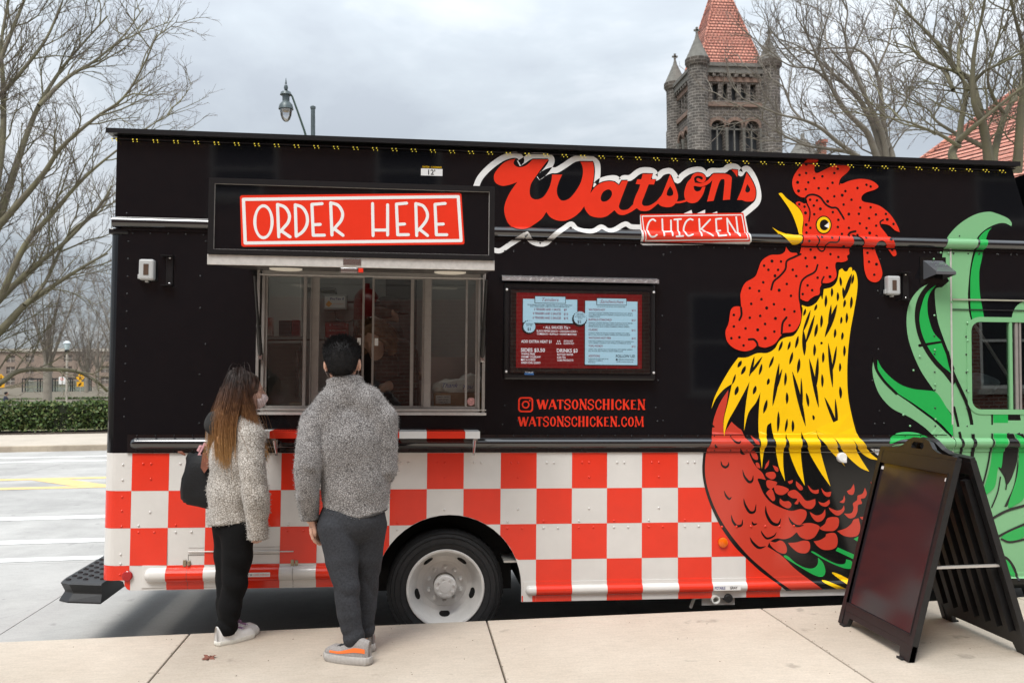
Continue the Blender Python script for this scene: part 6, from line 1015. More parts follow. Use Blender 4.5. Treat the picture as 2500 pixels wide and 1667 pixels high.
def vase(name, label, x, y, z, h, r_, seed, dens=.5, tr=.3, n=9, lean=.5):
    rng = random.Random(seed); L = []
    for k in range(n):
        a = 2*math.pi*k/n+rng.uniform(-.3, .3); s = rng.uniform(.5, 1)*lean; P = [(x, y, z+h*.2)]
        for t in (.25, .5, .75, 1.0): P.append((x+math.cos(a)*r_*s*2*t**1.1+rng.uniform(-.2, .2), y+math.sin(a)*r_*s*2*t**1.1, z+h*(.2+.8*t*(1-.35*s*rng.random()))))
        L.append((P, tr*.45, .02))
    return tree(name, label, L, (x, y, z), seed, depth=2, dens=dens, twigr=1.8, trunk=([(x, y, z-.1), (x, y, z+.3), (x, y, z+h*.25), (x+.1, y, z+h*.5)], [tr*1.35, tr, tr*.9, tr*.5]))
vase('park_tree', 'thick-trunked bare park tree left of the park lamp post', -32.7, 80, -.62, 15, 5.2, 21, .95, .40)
vase('park_tree', 'spreading bare tree far back in the park, right of the park lamp post', -31.0, 96, -.62, 15, 6.5, 22, 1.0, .3)
vase('park_tree', 'bare tree far back at the left edge of the photo', -47, 92, -.62, 16, 6.5, 23, .9, .35)
vase('park_tree', 'bare tree far behind the bus shelter', -58, 170, -.62, 19, 9, 24, .5, .35)
vase('park_tree', 'small bare tree between the truck and the park lamp post', -22.5, 74, -.62, 12, 5, 25, 1.0, .22)
vase('park_tree', 'bare tree in front of the tan campus block, left of the bus shelter', -66, 128, -.62, 15, 7.5, 26, 1.1, .3)
vase('park_tree', 'bare tree in front of the tan campus block, right of the bus shelter', -47, 132, -.62, 15, 7.5, 27, 1.1, .3)
vase('park_tree', 'slender bare tree just behind the bus shelter roof', -56, 158, -.62, 14, 7, 28, 1.0, .25)
vase('park_tree', 'low spreading bare tree behind the low dark hedge, nearest the truck', -30.5, 112, -.62, 11, 6.5, 29, 1.1, .22)
vase('park_tree', 'low spreading bare tree behind the yellow crossing sign at the left edge', -55, 108, -.62, 11, 6.5, 30, 1.1, .22)
# ------------------------------------------------------------ stone tower, roofs and park furniture
def wall_open(name, w, h, ops, mat, parent, depth=.5, x0=0, z0=0, mat_in=None):
    """wall in the local xz plane facing -y with real openings and reveals"""
    v, f = fill([[(x0, z0), (x0+w, z0), (x0+w, z0+h), (x0, z0+h)]]+ops); V = [(x, 0, z) for x, z in v]; F = [tuple(t) for t in f]
    for o in ops:
        k = len(V); n = len(o); V += [(x, 0, z) for x, z in o]+[(x, depth, z) for x, z in o]; F += [(k+i, k+(i+1) % n, k+n+(i+1) % n, k+n+i) for i in range(n)]
    return mesh(name, V, F, mat, parent)
def archp(x0, x1, z0, zs, n=8):
    c, r_ = (x0+x1)/2, (x1-x0)/2; return [(x0, z0), (x1, z0)]+[(c+r_*math.cos(math.pi*k/n), zs+r_*math.sin(math.pi*k/n)) for k in range(n+1)]
ST = brickmat('dark sandstone', (.062, .053, .046), (.10, .085, .072), (.20, .18, .16), .52, .26, .032, bump=.8, plane='xz', var=.4)
STP = brickmat('turret sandstone', (.062, .055, .049), (.095, .083, .073), (.20, .185, .165), .62, .24, .034, bump=.8, plane='polar', var=.4)
PINK = M('pink sandstone', (.20, .135, .105), rough=.9, var=.3, vscale=2, bump=.5, bscale=8)
CONE = M('grey stone cap', (.15, .145, .13), rough=.9, var=.25, vscale=3, bump=.4, bscale=10)
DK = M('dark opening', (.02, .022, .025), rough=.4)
def tiles(name, c1, c2, line, bw, bh):
    if name in _mats: return _mats[name]
    m = brickmat(name, c1, c2, line, bw, bh, .035, bump=1, plane='xz', var=.25, rough=.7); return m
TILE = tiles('clay tile', (.50, .19, .135), (.58, .25, .18), (.20, .07, .05), .30, .30)
def tower():
    D_ = 80; yaw = YAW
    # centre of the tower about 80 m out, behind the truck
    cx, cy = 26.45, 67.1
    t = empty('stone_tower', (cx, cy, 0), 0, 'dark sandstone tower with red tiled spire and corner turrets', 'tower')
    s = 6.2; hs = s/2; H = 27.2
    def face(rot, nm):
        f = empty(nm, (0, 0, 0), parent=t); f.rotation_euler = (0, 0, rot)
        e = empty('face_anchor', (0, -hs, 0), parent=f) if False else None
        ops = []
        for k in range(5): xx = -1.85+k*.80; ops.append([(xx, 24.0), (xx+.5, 24.0), (xx+.5, 25.35), (xx, 25.35)])
        for k in range(3): xx = -2.0+k*1.45; ops.append(archp(xx, xx+1.1, 17.2, 21.75))
        w = wall_open('wall', s, H-1.0, ops, ST, f, .55, -hs, 0); w.location = (0, -hs, 0)
        for k in range(3):
            xx = -2.0+k*1.45; c = xx+.55; m = MB(); n = 10
            for i in range(n):
                a0, a1 = math.pi*i/n, math.pi*(i+1)/n; p = lambda r_, a, y: (c+r_*math.cos(a), y, 21.75+r_*math.sin(a))
                m.add([p(.57, a0, -hs-.10), p(.57, a1-.03, -hs-.10), p(.86, a1-.03, -hs-.10), p(.86, a0, -hs-.10), p(.57, a0, -hs), p(.57, a1-.03, -hs), p(.86, a1-.03, -hs), p(.86, a0, -hs)], [(0, 1, 2, 3), (0, 4, 5, 1), (2, 6, 7, 3), (1, 5, 6, 2), (3, 7, 4, 0)])
            m.build('arch', PINK, f); m = MB(); m.box(c-.05, c+.05, -hs+.15, -hs+.3, 17.2, 22.1); m.box(xx, xx+1.1, -hs+.15, -hs+.29, 19.4, 19.52); m.box(xx, xx+1.1, -hs+.15, -hs+.29, 21.6, 21.72); m.build('tracery', CONE, f)
        for k in range(4): m = MB(); m.lathe([(.13, 17.2), (.13, 21.4), (.2, 21.6), (.2, 21.7)], 8, (-2.17+k*1.45, -hs-.05, 0)); m.build('column', CONE, f, True)
        m = MB(); m.box(-hs+.5, hs-.5, -hs-.14, -hs+.02, 23.45, 23.8); m.box(-hs+.5, hs-.5, -hs-.08, -hs+.02, 25.5, 25.9, 0); m.build('string_course', PINK, f)
        m = MB(); m.box(-hs+.4, hs-.4, -hs-.30, -hs+.1, 26.15, 26.65); m.box(-hs+.4, hs-.4, -hs-.42, -hs+.1, 26.66, 26.95); m.build('cornice', CONE if nm else ST, f)
        for k in range(9): xx = -2.5+k*.62; boxo('corbel', xx, xx+.26, -hs-.28, -hs-.0, 25.85, 26.14, ST, f)
    for i in range(4): face(R(90*i), 'tower_face')
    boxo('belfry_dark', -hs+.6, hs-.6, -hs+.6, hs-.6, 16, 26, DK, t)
    for sx in (-1, 1):
        for sy in (-1, 1):
            c = (sx*(hs-.05), sy*(hs-.05), 0); u = empty('corner_turret', c, parent=t)
            MB().lathe([(.92, 0), (.88, 23), (.80, 23.2), (.80, 26.6)], 20).build('shaft', STP, u, 'auto')
            MB().lathe([(.80, 26.6), (1.0, 26.9), (1.0, 27.28), (.96, 27.3)], 20).build('collar', ST, u, 'auto')
            pr = []; 
            for k in range(6): r0 = .98*(1-k/6.4)**1.12; pr += [(r0, 27.3+k*.34), (r0*.93, 27.3+k*.34+.10)]
            pr += [(.10, 29.35), (.05, 29.5)]; MB().lathe(pr, 18).build('cap', CONE, u, 'auto')
            m = MB(); m.box(-.08, .08, -.08, .08, 29.45, 29.95); m.box(-.24, .24, -.08, .08, 29.62, 29.76); m.build('finial', CONE, u)
    # steep tiled pyramid: rows of real tile courses
    b0 = hs-.42; z0, z1 = 26.9, 36.0; rows = 34
    for i in range(4):
        a = R(90*i); m = MB(); c, sn = math.cos(a), math.sin(a)
        for k in range(rows):
            t0, t1 = k/rows, (k+1)/rows; r0, r1 = b0*(1-t0), b0*(1-t1); za, zb = z0+(z1-z0)*t0, z0+(z1-z0)*t1; lip = .05
            q = [(-r0-lip, -r0-lip, za), (r0+lip, -r0-lip, za), (r1+.0, -r1, zb), (-r1, -r1, zb)]
            m.add([(x*c-y*sn, x*sn+y*c, z) for x, y, z in q], [(0, 1, 2, 3)])
        m.build('roof_slope', TILE, t, fix=False)
    m = MB()
    for sx, sy in ((1, 1), (-1, 1), (1, -1), (-1, -1)): m.tube([(sx*(b0+.04), sy*(b0+.04), z0), (0, 0, z1+.1)], .09, 6)
    m.build('hip_tiles', TILE, t)
    MB().lathe([(.35, z1-.9), (.3, z1-.4), (.4, z1-.2), (.05, z1+.6)], 10).build('apex_finial', M('verdigris', (.22, .36, .32)), t, 'auto')
tower()
def tiled_house():
    h = empty('tiled_roof_building', (46, 52, 0), R(18), 'stone building with red tiled hip roof behind the right-hand tree', 'building')
    W_, D2, H, RH = 26, 16, 12.3, 8.5
    boxo('wall', -W_/2, W_/2, -D2/2, D2/2, 0, H, brickmat('house stone', (.17, .12, .10), (.22, .16, .13), (.3, .26, .23), .6, .28, .035, plane='wall'), h)
    m = MB(); rows = 26; ov = .6
    def pt(u, v):  # eave rectangle to ridge
        return None
    for side in range(4):
        for k in range(rows):
            t0, t1 = k/rows, (k+1)/rows; out = []
            for t, l in ((t0, .10), (t1, 0)):
                hx, hy = (W_/2+ov)-(D2/2+ov)*t+l, (D2/2+ov)*(1-t)+l; out.append((hx, hy, H+RH*t))
            (a, b, z0), (c, d, z1) = out
            q = {0: [(-a, -b, z0), (a, -b, z0), (c, -d, z1), (-c, -d, z1)], 1: [(a, -b, z0), (a, b, z0), (c, d, z1), (c, -d, z1)], 2: [(a, b, z0), (-a, b, z0), (-c, d, z1), (c, d, z1)], 3: [(-a, b, z0), (-a, -b, z0), (-c, -d, z1), (-c, d, z1)]}[side]
            m.add(q, [(0, 1, 2, 3)])
    m.build('roof', TILE, h, fix=False)
    m = MB()
    for sx, sy in ((1, 1), (-1, 1), (1, -1), (-1, -1)): m.tube([(sx*(W_/2+ov), sy*(D2/2+ov), H+.1), (sx*(W_-D2)/2, 0, H+RH+.1)], .16, 6)
    m.tube([(-(W_-D2)/2, 0, H+RH+.1), ((W_-D2)/2, 0, H+RH+.1)], .16, 6); m.build('hip_tiles', TILE, h)
    boxo('gutter', -W_/2-ov-.15, W_/2+ov+.15, -D2/2-ov-.2, -D2/2-ov, H-.25, H, M('lead gutter', (.12, .12, .13), rough=.5), h)
    for k in range(6):
        x = -11+k*4.2; w = empty('window', (x, -D2/2, 7), parent=h); boxo('frame', 0, 1.6, -.08, .05, 0, 2.6, M('stone trim', (.4, .34, .28)), w); boxo('pane', .12, 1.48, -.10, -.082, .12, 2.48, DK, w)
    # low stone turret with a cap and a brick chimney near the tower
    u = empty('capped_turret', (30.35, 60, 2.3), 0, 'small grey stone turret cap peeping over the truck roof right of the tower', 'turret')
    MB().lathe([(1.1, -2.3), (1.1, 15.6), (1.45, 15.7), (1.45, 15.9)], 18).build('shaft', STP, u, 'auto')
    pr = []
    for k in range(5): r0 = 1.4*(1-k/5.4); pr += [(r0, 15.9+k*.36), (r0*.93, 15.9+k*.36+.1)]
    MB().lathe(pr+[(.16, 17.6), (.13, 17.95), (.02, 18.0)], 18).build('cap', CONE, u, 'auto')
    c = empty('brick_chimney', (31.9, 60, 1.3), 0, 'red brick chimney beside the small stone turret cap', 'chimney')
    boxo('stack', -.22, .22, -.3, .3, -1.3, 18.2, brickmat('chimney brick', (.42, .16, .11), (.48, .2, .14), (.3, .2, .15), .3, .1, .015, plane='wall'), c); boxo('crown', -.3, .3, -.4, .4, 18.21, 18.45, M('chimney cap', (.35, .14, .1), rough=.9), c)
tiled_house()
def far_blocks():
    def block(label, x, y, w, d, h, mat, rz, floors, cols):
        b = empty('campus_building', (x, y, -.5), rz, label, 'building')
        ops = []; cw = w/cols
        for i in range(cols):
            for j in range(floors): ops.append([(-w/2+cw*(i+.28), 1.2+j*(h-1)/floors), (-w/2+cw*(i+.72), 1.2+j*(h-1)/floors), (-w/2+cw*(i+.72), 1.2+(j+.6)*(h-1)/floors), (-w/2+cw*(i+.28), 1.2+(j+.6)*(h-1)/floors)])
        wall_open('wall', w, h, ops, mat, b, .3, -w/2, 0)
        boxo('back', -w/2, w/2, .4, d, 0, h-.01, M('panes with painted haze', (.20, .17, .15), rough=.3), b); boxo('roof', -w/2-.4, w/2+.4, -.4, d, h, h+.8, M('pale cornice', (.5, .46, .4)), b)  # pane colour lightened to imitate haze over the far windows
        for o in ops: m = MB(); m.box(o[0][0], o[1][0], .1, .14, o[0][1]+.9, o[0][1]+1.0); m.box((o[0][0]+o[1][0])/2-.05, (o[0][0]+o[1][0])/2+.05, .1, .14, o[0][1], o[2][1]); m.build('window', M('pale cornice', (.5, .46, .4)), b)
    block('tan brick campus block far behind the bare trees at the left', -92, 250, 70, 18, 10, M('tan brick', (.27, .205, .165), rough=.9, var=.2, vscale=.5), R(8), 3, 15)
    block('orange-brown brick block far left, mostly behind twigs', -150, 255, 40, 16, 13, M('brown brick', (.28, .19, .14), rough=.9, var=.2, vscale=.5), R(22), 5, 9)
far_blocks()
def street_lamp():
    LM = M('lamp green-grey', (.075, .095, .10), rough=.42, metal=.3, var=.2, vscale=10)
    l = empty('street_lamp', (-2.47, 17.6, 0), 0, 'green-grey street lamp with hanging acorn lantern rising behind the truck', 'street lamp')
    MB().lathe([(.22, 0), (.2, .7), (.12, .9), (.075, 1.2), (.055, 8.82)], 14).build('pole', LM, l, 'auto'); MB().lathe([(.05, 8.82), (.07, 8.84), (.07, 8.89), (.03, 8.92), (.001, 8.93)], 14).build('pole_cap', LM, l, 'auto')
    MB().tube([(-.03, 0, 7.3), (-.10, 0, 7.8), (-.22, 0, 8.25), (-.40, 0, 8.78), (-.53, 0, 9.15), (-.60, 0, 9.25), (-.69, 0, 9.31)], [.03, .03, .028, .026, .024, .024, .022], 8).build('arm', M('dark green', (.025, .05, .035), rough=.4), l, True)
    g = empty('lantern', (-.69, 0, 8.48), parent=l); g.scale = (.82, .82, .82)
    MB().lathe([(.001, 1.42), (.012, 1.36), (.035, 1.22), (.012, 1.21), (.012, 1.18), (.05, 1.17), (.068, 1.10), (.05, 1.02), (.02, 1.0), (.03, .97)], 14).build('finial', LM, g, 'auto')
    MB().lathe([(.03, .98), (.15, .95), (.19, .86), (.115, .84), (.112, .66), (.14, .62), (.20, .55), (.225, .46), (.235, .40), (.20, .40)], 22).build('hood', LM, g, 'auto')
    MB().lathe([(.19, .41), (.19, .36), (.17, .2), (.12, .07), (.06, .01), (.001, 0)], 22).build('globe', glass('lantern glass', (.82, .84, .86), .12), g, 'auto')
    MB().lathe([(.14, .40), (.12, .33), (.001, .31)], 16).build('reflector', M('lamp inner', (.6, .5, .38)), g, 'auto')
street_lamp()
def park_things():
    POST = M('post concrete', (.42, .38, .32), rough=.8)
    l = empty('park_lamp', (-28.15, 72, -.63), 0, 'short park lamp post with glass lantern above the hedge', 'lamp post')
    MB().lathe([(.13, 0), (.085, .5), (.08, 4.72)], 10).build('post', POST, l, 'auto'); MB().lathe([(.12, 4.72), (.18, 4.78), (.19, 4.93), (.12, 4.95)], 10).build('collar', PLAST_B, l, 'auto')
    MB().lathe([(.16, 4.95), (.27, 5.43), (.26, 5.46)], 8).build('lantern', M('milky glass', (.50, .60, .62), rough=.3), l, 'auto'); MB().lathe([(.31, 5.46), (.26, 5.58), (.1, 5.66), (.001, 5.68)], 10).build('cap', M('pale cap', (.6, .65, .68)), l, 'auto')
    s = empty('bus_shelter', (-57.5, 148, -.62), R(10), 'dark-framed glass bus shelter across the park lawn', 'bus shelter'); FR = M('shelter frame', (.02, .025, .028), rough=.4)
    boxo('shelter_roof', -4.5, 5.5, -1, 1.2, 2.55, 2.75, FR, s)
    for x in (-4.4, -2.2, 0, 2.6, 5.4):
        for y in (-.9, 1.0): boxo('post', x-.08, x+.08, y-.08, y+.08, 0, 2.549, FR, s)
    for x0, x1 in ((-4.3, -2.3), (-2.1, -.1), (.1, 2.5), (2.7, 5.3)): boxo('glass_panel', x0, x1, .98, 1.0, .3, 2.3, glass('shelter glass', (.75, .85, .85), .2), s)
    boxo('bench', -3, 3, .3, .8, .4, .5, FR, s)
    YS = M('warning yellow', (.80, .40, .01), rough=.5)
    def warn(px, py, lab):
        w = empty('crossing_sign', (px, py, -.62), 0, lab, 'sign'); MB().tube([(0, 0, 0), (0, 0, 3.1)], .035, 6).build('post', M('sign post', (.45, .45, .43), metal=.5), w)
        for nm, z, h in (('warning_plate', 2.75, .58), ('arrow_plate', 1.85, .32)):
            q = [(0, z-h), (h, z), (0, z+h), (-h, z)] if h > .4 else [(-.45, z-h), (.45, z-h), (.45, z+h), (-.45, z+h)]
            MB().prism(q, -.06, -.04).build(nm, YS, w)
        m = MB(); m.lathe([(.07, 0), (.07, -.01), (.001, -.011)], 8, (0, -.061, 3.05), 'y'); m.prism([(-.10, 2.55), (.04, 2.6), (.10, 2.9), (-.06, 2.92)], -.075, -.062); m.prism([(-.18, 2.42), (-.1, 2.42), (.02, 2.6), (-.06, 2.62)], -.075, -.062); m.prism([(.12, 2.42), (.2, 2.42), (.06, 2.62), (-.01, 2.6)], -.075, -.062); m.build('walker_symbol', P_BLKV, w)
        m = MB(); m.prism([(-.25, 1.6), (.1, 1.75), (.05, 1.85), (.25, 1.95), (.02, 2.05), (-.28, 1.72)], -.08, -.062); m.build('arrow_symbol', P_BLKV, w)
    warn(-43.7, 120, 'yellow crossing sign right of the park lamp post'); warn(-53.7, 120, 'yellow crossing sign at the left edge under the mossy limb')
    r_ = empty('notice_sign', (-46.0, 120, -.62), 0, 'white rectangular notice sign beside the park lamp post', 'sign'); MB().tube([(0, 0, 0), (0, 0, 3)], .03, 6).build('post', M('sign post', (.45, .45, .43)), r_)
    boxo('plate', -.42, .42, -.06, -.04, 1.9, 2.85, P_DECW, r_); MB().lathe([(.20, -.061), (.20, -.065), (.13, -.065), (.13, -.061)], 16, (-.02, 0, 2.55), 'y').build('red_ring', P_RED, r_)
park_things()
# ------------------------------------------------------------ people: one continuous body each, clothes and hair as children
def surface_nets(F, o, h):
    s = F < 0; nx, ny, nz = F.shape
    c = np.zeros((nx-1, ny-1, nz-1), np.uint8)
    cs = [(i, j, k) for i in (0, 1) for j in (0, 1) for k in (0, 1)]
    sl = lambda A, q: A[q[0]:nx-1+q[0], q[1]:ny-1+q[1], q[2]:nz-1+q[2]]
    for q in cs: c += sl(s, q)
    act = (c > 0) & (c < 8); idx = -np.ones(act.shape, np.int64); I = np.argwhere(act); idx[act] = np.arange(len(I))
    acc = np.zeros((len(I), 3)); cnt = np.zeros(len(I))
    for a in cs:
        for ax in range(3):
            if a[ax]: continue
            b = list(a); b[ax] = 1
            fa = F[I[:, 0]+a[0], I[:, 1]+a[1], I[:, 2]+a[2]]; fb = F[I[:, 0]+b[0], I[:, 1]+b[1], I[:, 2]+b[2]]
            m = (fa < 0) != (fb < 0); t = np.where(m, fa/(fa-fb+1e-12), 0)
            p = np.tile(np.array(a, float), (len(I), 1)); p[:, ax] = t; acc[m] += p[m]; cnt[m] += 1
    V = (I+acc/cnt[:, None])*h+o; Fq = []
    for ax in range(3):
        A = [slice(None)]*3; B = [slice(None)]*3; A[ax] = slice(0, -1); B[ax] = slice(1, None)
        ed = s[tuple(A)] != s[tuple(B)]; E = np.argwhere(ed); u, v = [(1, 2), (2, 0), (0, 1)][ax]
        E = E[(E[:, u] > 0) & (E[:, v] > 0) & (E[:, u] < F.shape[u]-1) & (E[:, v] < F.shape[v]-1)]
        def g(du, dv):
            q = E.copy(); q[:, u] += du; q[:, v] += dv; return idx[q[:, 0], q[:, 1], q[:, 2]]
        Q = np.stack([g(-1, -1), g(0, -1), g(0, 0), g(-1, 0)], 1); fl = ~s[E[:, 0], E[:, 1], E[:, 2]]; Q[fl] = Q[fl][:, ::-1]; Fq.append(Q[(Q >= 0).all(1)])
    return V, np.concatenate(Fq)
class SDF:
    def __init__(s, lo, hi, h):
        s.lo = np.array(lo, float); s.h = h; n = np.ceil((np.array(hi)-s.lo)/h).astype(int)+1; s.n = n; s.F = np.full(tuple(n), 1.0)
        s.ax = [s.lo[i]+np.arange(n[i])*h for i in range(3)]
    def _reg(s, lo, hi):
        a = np.clip(np.floor((np.array(lo)-s.lo)/s.h).astype(int), 0, s.n); b = np.clip(np.ceil((np.array(hi)-s.lo)/s.h).astype(int)+1, 0, s.n)
        sl = tuple(slice(x, y) for x, y in zip(a, b)); G = np.meshgrid(*[s.ax[i][sl[i]] for i in range(3)], indexing='ij'); return sl, np.stack(G, -1)
    def _mix(s, sl, d, k, op):
        f = s.F[sl]
        if op == 'u':
            hh = np.clip(.5+.5*(f-d)/k, 0, 1); s.F[sl] = f*(1-hh)+d*hh-k*hh*(1-hh)
        else:
            hh = np.clip(.5-.5*(f+d)/k, 0, 1); s.F[sl] = f*(1-hh)-d*hh+k*hh*(1-hh)
    def cap(s, a, b, r1, r2=None, k=.03, fl=None, op='u'):
        a, b = np.array(a, float), np.array(b, float); r2 = r1 if r2 is None else r2; m = max(r1, r2)+k+3*s.h
        if fl: m *= max(1, fl[1])
        sl, P = s._reg(np.minimum(a, b)-m, np.maximum(a, b)+m)
        if P.size == 0: return s
        q = P-a
        if fl: n = np.array(fl[0], float); n /= np.linalg.norm(n); q = q+n*((q@n)*(1/fl[1]-1))[..., None]
        ba = b-a
        if fl: ba = ba+n*((ba@n)*(1/fl[1]-1))
        t = np.clip((q@ba)/(ba@ba+1e-12), 0, 1); d = np.linalg.norm(q-t[..., None]*ba, axis=-1)-(r1+(r2-r1)*t); s._mix(sl, d, k, op); return s
    def chain(s, pts, k=.03, fl=None):
        for p, q in zip(pts[:-1], pts[1:]): s.cap(p[:3], q[:3], p[3], q[3], k, fl)
        return s
    def ell(s, c, r_, rz=0, k=.03, op='u', tilt=None):
        c = np.array(c, float); r_ = np.array(r_, float); m = r_.max()+k+3*s.h; sl, P = s._reg(c-m, c+m)
        if P.size == 0: return s
        q = P-c; cs, sn = math.cos(rz), math.sin(rz); q = np.stack([q[..., 0]*cs+q[..., 1]*sn, -q[..., 0]*sn+q[..., 1]*cs, q[..., 2]], -1)
        if tilt: ct, st = math.cos(tilt), math.sin(tilt); q = np.stack([q[..., 0], q[..., 1]*ct+q[..., 2]*st, -q[..., 1]*st+q[..., 2]*ct], -1)
        kk = np.linalg.norm(q/r_, axis=-1); k2 = np.linalg.norm(q/(r_*r_), axis=-1)+1e-9; d = kk*(kk-1)/k2; s._mix(sl, d, k, op); return s
    def clip(s, fn): G = np.stack(np.meshgrid(*s.ax, indexing='ij'), -1); s.F = np.maximum(s.F, fn(G[..., 0], G[..., 1], G[..., 2])); return s
    def warp(s, fn): G = np.stack(np.meshgrid(*s.ax, indexing='ij'), -1); s.F = s.F+fn(G[..., 0], G[..., 1], G[..., 2]); return s
    def build(s, name, mat, parent, origin):
        s.F[0] = s.F[-1] = 1; s.F[:, 0] = s.F[:, -1] = 1; s.F[:, :, 0] = s.F[:, :, -1] = 1
        V, Q = surface_nets(s.F, s.lo, s.h); return fastmesh(name, V-np.array(origin), Q, mat, parent)
def fleece(name, dark, mid, light, sc=85):
    m = bpy.data.materials.new(name); m.use_nodes = True; nt = m.node_tree; N = nt.nodes.new; L = nt.links.new; b = nt.nodes['Principled BSDF']
    tc = N('ShaderNodeTexCoord'); n = N('ShaderNodeTexNoise'); n.inputs['Scale'].default_value = sc*.9; n.inputs['Detail'].default_value = 2; L(tc.outputs['Object'], n.inputs['Vector'])
    mx = N('ShaderNodeVectorMath'); mx.operation = 'MULTIPLY_ADD'; L(n.outputs['Color'], mx.inputs[0]); mx.inputs[1].default_value = (.014,)*3; L(tc.outputs['Object'], mx.inputs[2])
    v = N('ShaderNodeTexVoronoi'); v.feature = 'DISTANCE_TO_EDGE'; v.inputs['Scale'].default_value = sc; L(mx.outputs[0], v.inputs['Vector'])
    rp = N('ShaderNodeValToRGB'); L(v.outputs['Distance'], rp.inputs[0]); e = rp.color_ramp.elements; e[0].position = .015; e[0].color = tuple(dark)+(1,); e[1].position = .20; e[1].color = tuple(light)+(1,); k = e.new(.07); k.color = tuple(mid)+(1,)
    n2 = N('ShaderNodeTexNoise'); n2.inputs['Scale'].default_value = 7; n2.inputs['Detail'].default_value = 4; L(tc.outputs['Object'], n2.inputs['Vector'])
    mr = N('ShaderNodeMapRange'); L(n2.outputs['Fac'], mr.inputs[0]); mr.inputs[1].default_value = .3; mr.inputs[2].default_value = .7; mr.inputs[3].default_value = .78; mr.inputs[4].default_value = 1.12
    sc_ = N('ShaderNodeVectorMath'); sc_.operation = 'SCALE'; L(rp.outputs[0], sc_.inputs[0]); L(mr.outputs[0], sc_.inputs['Scale']); L(sc_.outputs[0], b.inputs['Base Color']); b.inputs['Roughness'].default_value = 1; b.inputs['Specular IOR Level'].default_value = .1
    b.inputs['Sheen Weight'].default_value = .3
    bp = N('ShaderNodeBump'); bp.inputs['Strength'].default_value = .7; bp.inputs['Distance'].default_value = .005; L(v.outputs['Distance'], bp.inputs['Height']); L(bp.outputs[0], b.inputs['Normal']); return m
SKIN = M('skin', (.52, .29, .21), rough=.5, var=.08, vscale=20); SKIN.node_tree.nodes['Principled BSDF'].inputs['Subsurface Weight'].default_value = .08
def skinmat(nm, c): return M(nm, c, rough=.5, var=.08, vscale=20)
def fingers(s, wrist, dirv, palm_n, side, curl=.6, ln=.085, r_=.0085):
    """palm, four unequal bent fingers and a thumb; dirv = towards the fingertips, palm_n = out of the palm, side = towards the thumb"""
    w, d, n, t = [np.array(x, float) for x in (wrist, dirv, palm_n, side)]; d /= np.linalg.norm(d); n /= np.linalg.norm(n); t /= np.linalg.norm(t)
    s.cap(w, w+d*.08, .028, .034, .01, (n, .5))
    for k, (o, l) in enumerate(((.027, .92), (.009, 1.0), (-.010, .95), (-.028, .76))):
        b = w+d*.085+t*o; L1 = ln*l; p1 = b+(d*math.cos(curl*.4)+n*math.sin(curl*.4))*L1*.45; p2 = p1+(d*math.cos(curl*1.1)+n*math.sin(curl*1.1))*L1*.32; p3 = p2+(d*math.cos(curl*1.7)+n*math.sin(curl*1.7))*L1*.25
        s.cap(w+d*.06+t*o*.8, b, .011, r_*1.1, .004); s.cap(b, p1, r_*1.1, r_, .003); s.cap(p1, p2, r_, r_*.9, .003); s.cap(p2, p3, r_*.9, r_*.75, .003)
    b = w+d*.025+t*.03; p1 = b+(d*.7+t*.6+n*.4)*.035; p2 = p1+(d*.85+t*.1+n*.5)*.032; s.cap(w+d*.02+t*.015, b, .016, .013, .008); s.cap(b, p1, .013, .0105, .004); s.cap(p1, p2, .0105, .008, .003)
def merge_into(o, V, Q, origin):
    """append a finer patch (hand, face) to a body mesh"""
    me = o.data; n = len(me.vertices); v = np.empty(n*3, np.float32); me.vertices.foreach_get('co', v); f = np.empty(len(me.polygons)*4, np.int32); me.polygons.foreach_get('vertices', f)
    V2 = np.concatenate([v.reshape(-1, 3), V-np.array(origin)]); F2 = np.concatenate([f.reshape(-1, 4), Q+n]); mat = me.materials[0]; nm = o.name; par = o.parent
    bpy.data.objects.remove(o); return fastmesh('body', V2, F2, mat, par)
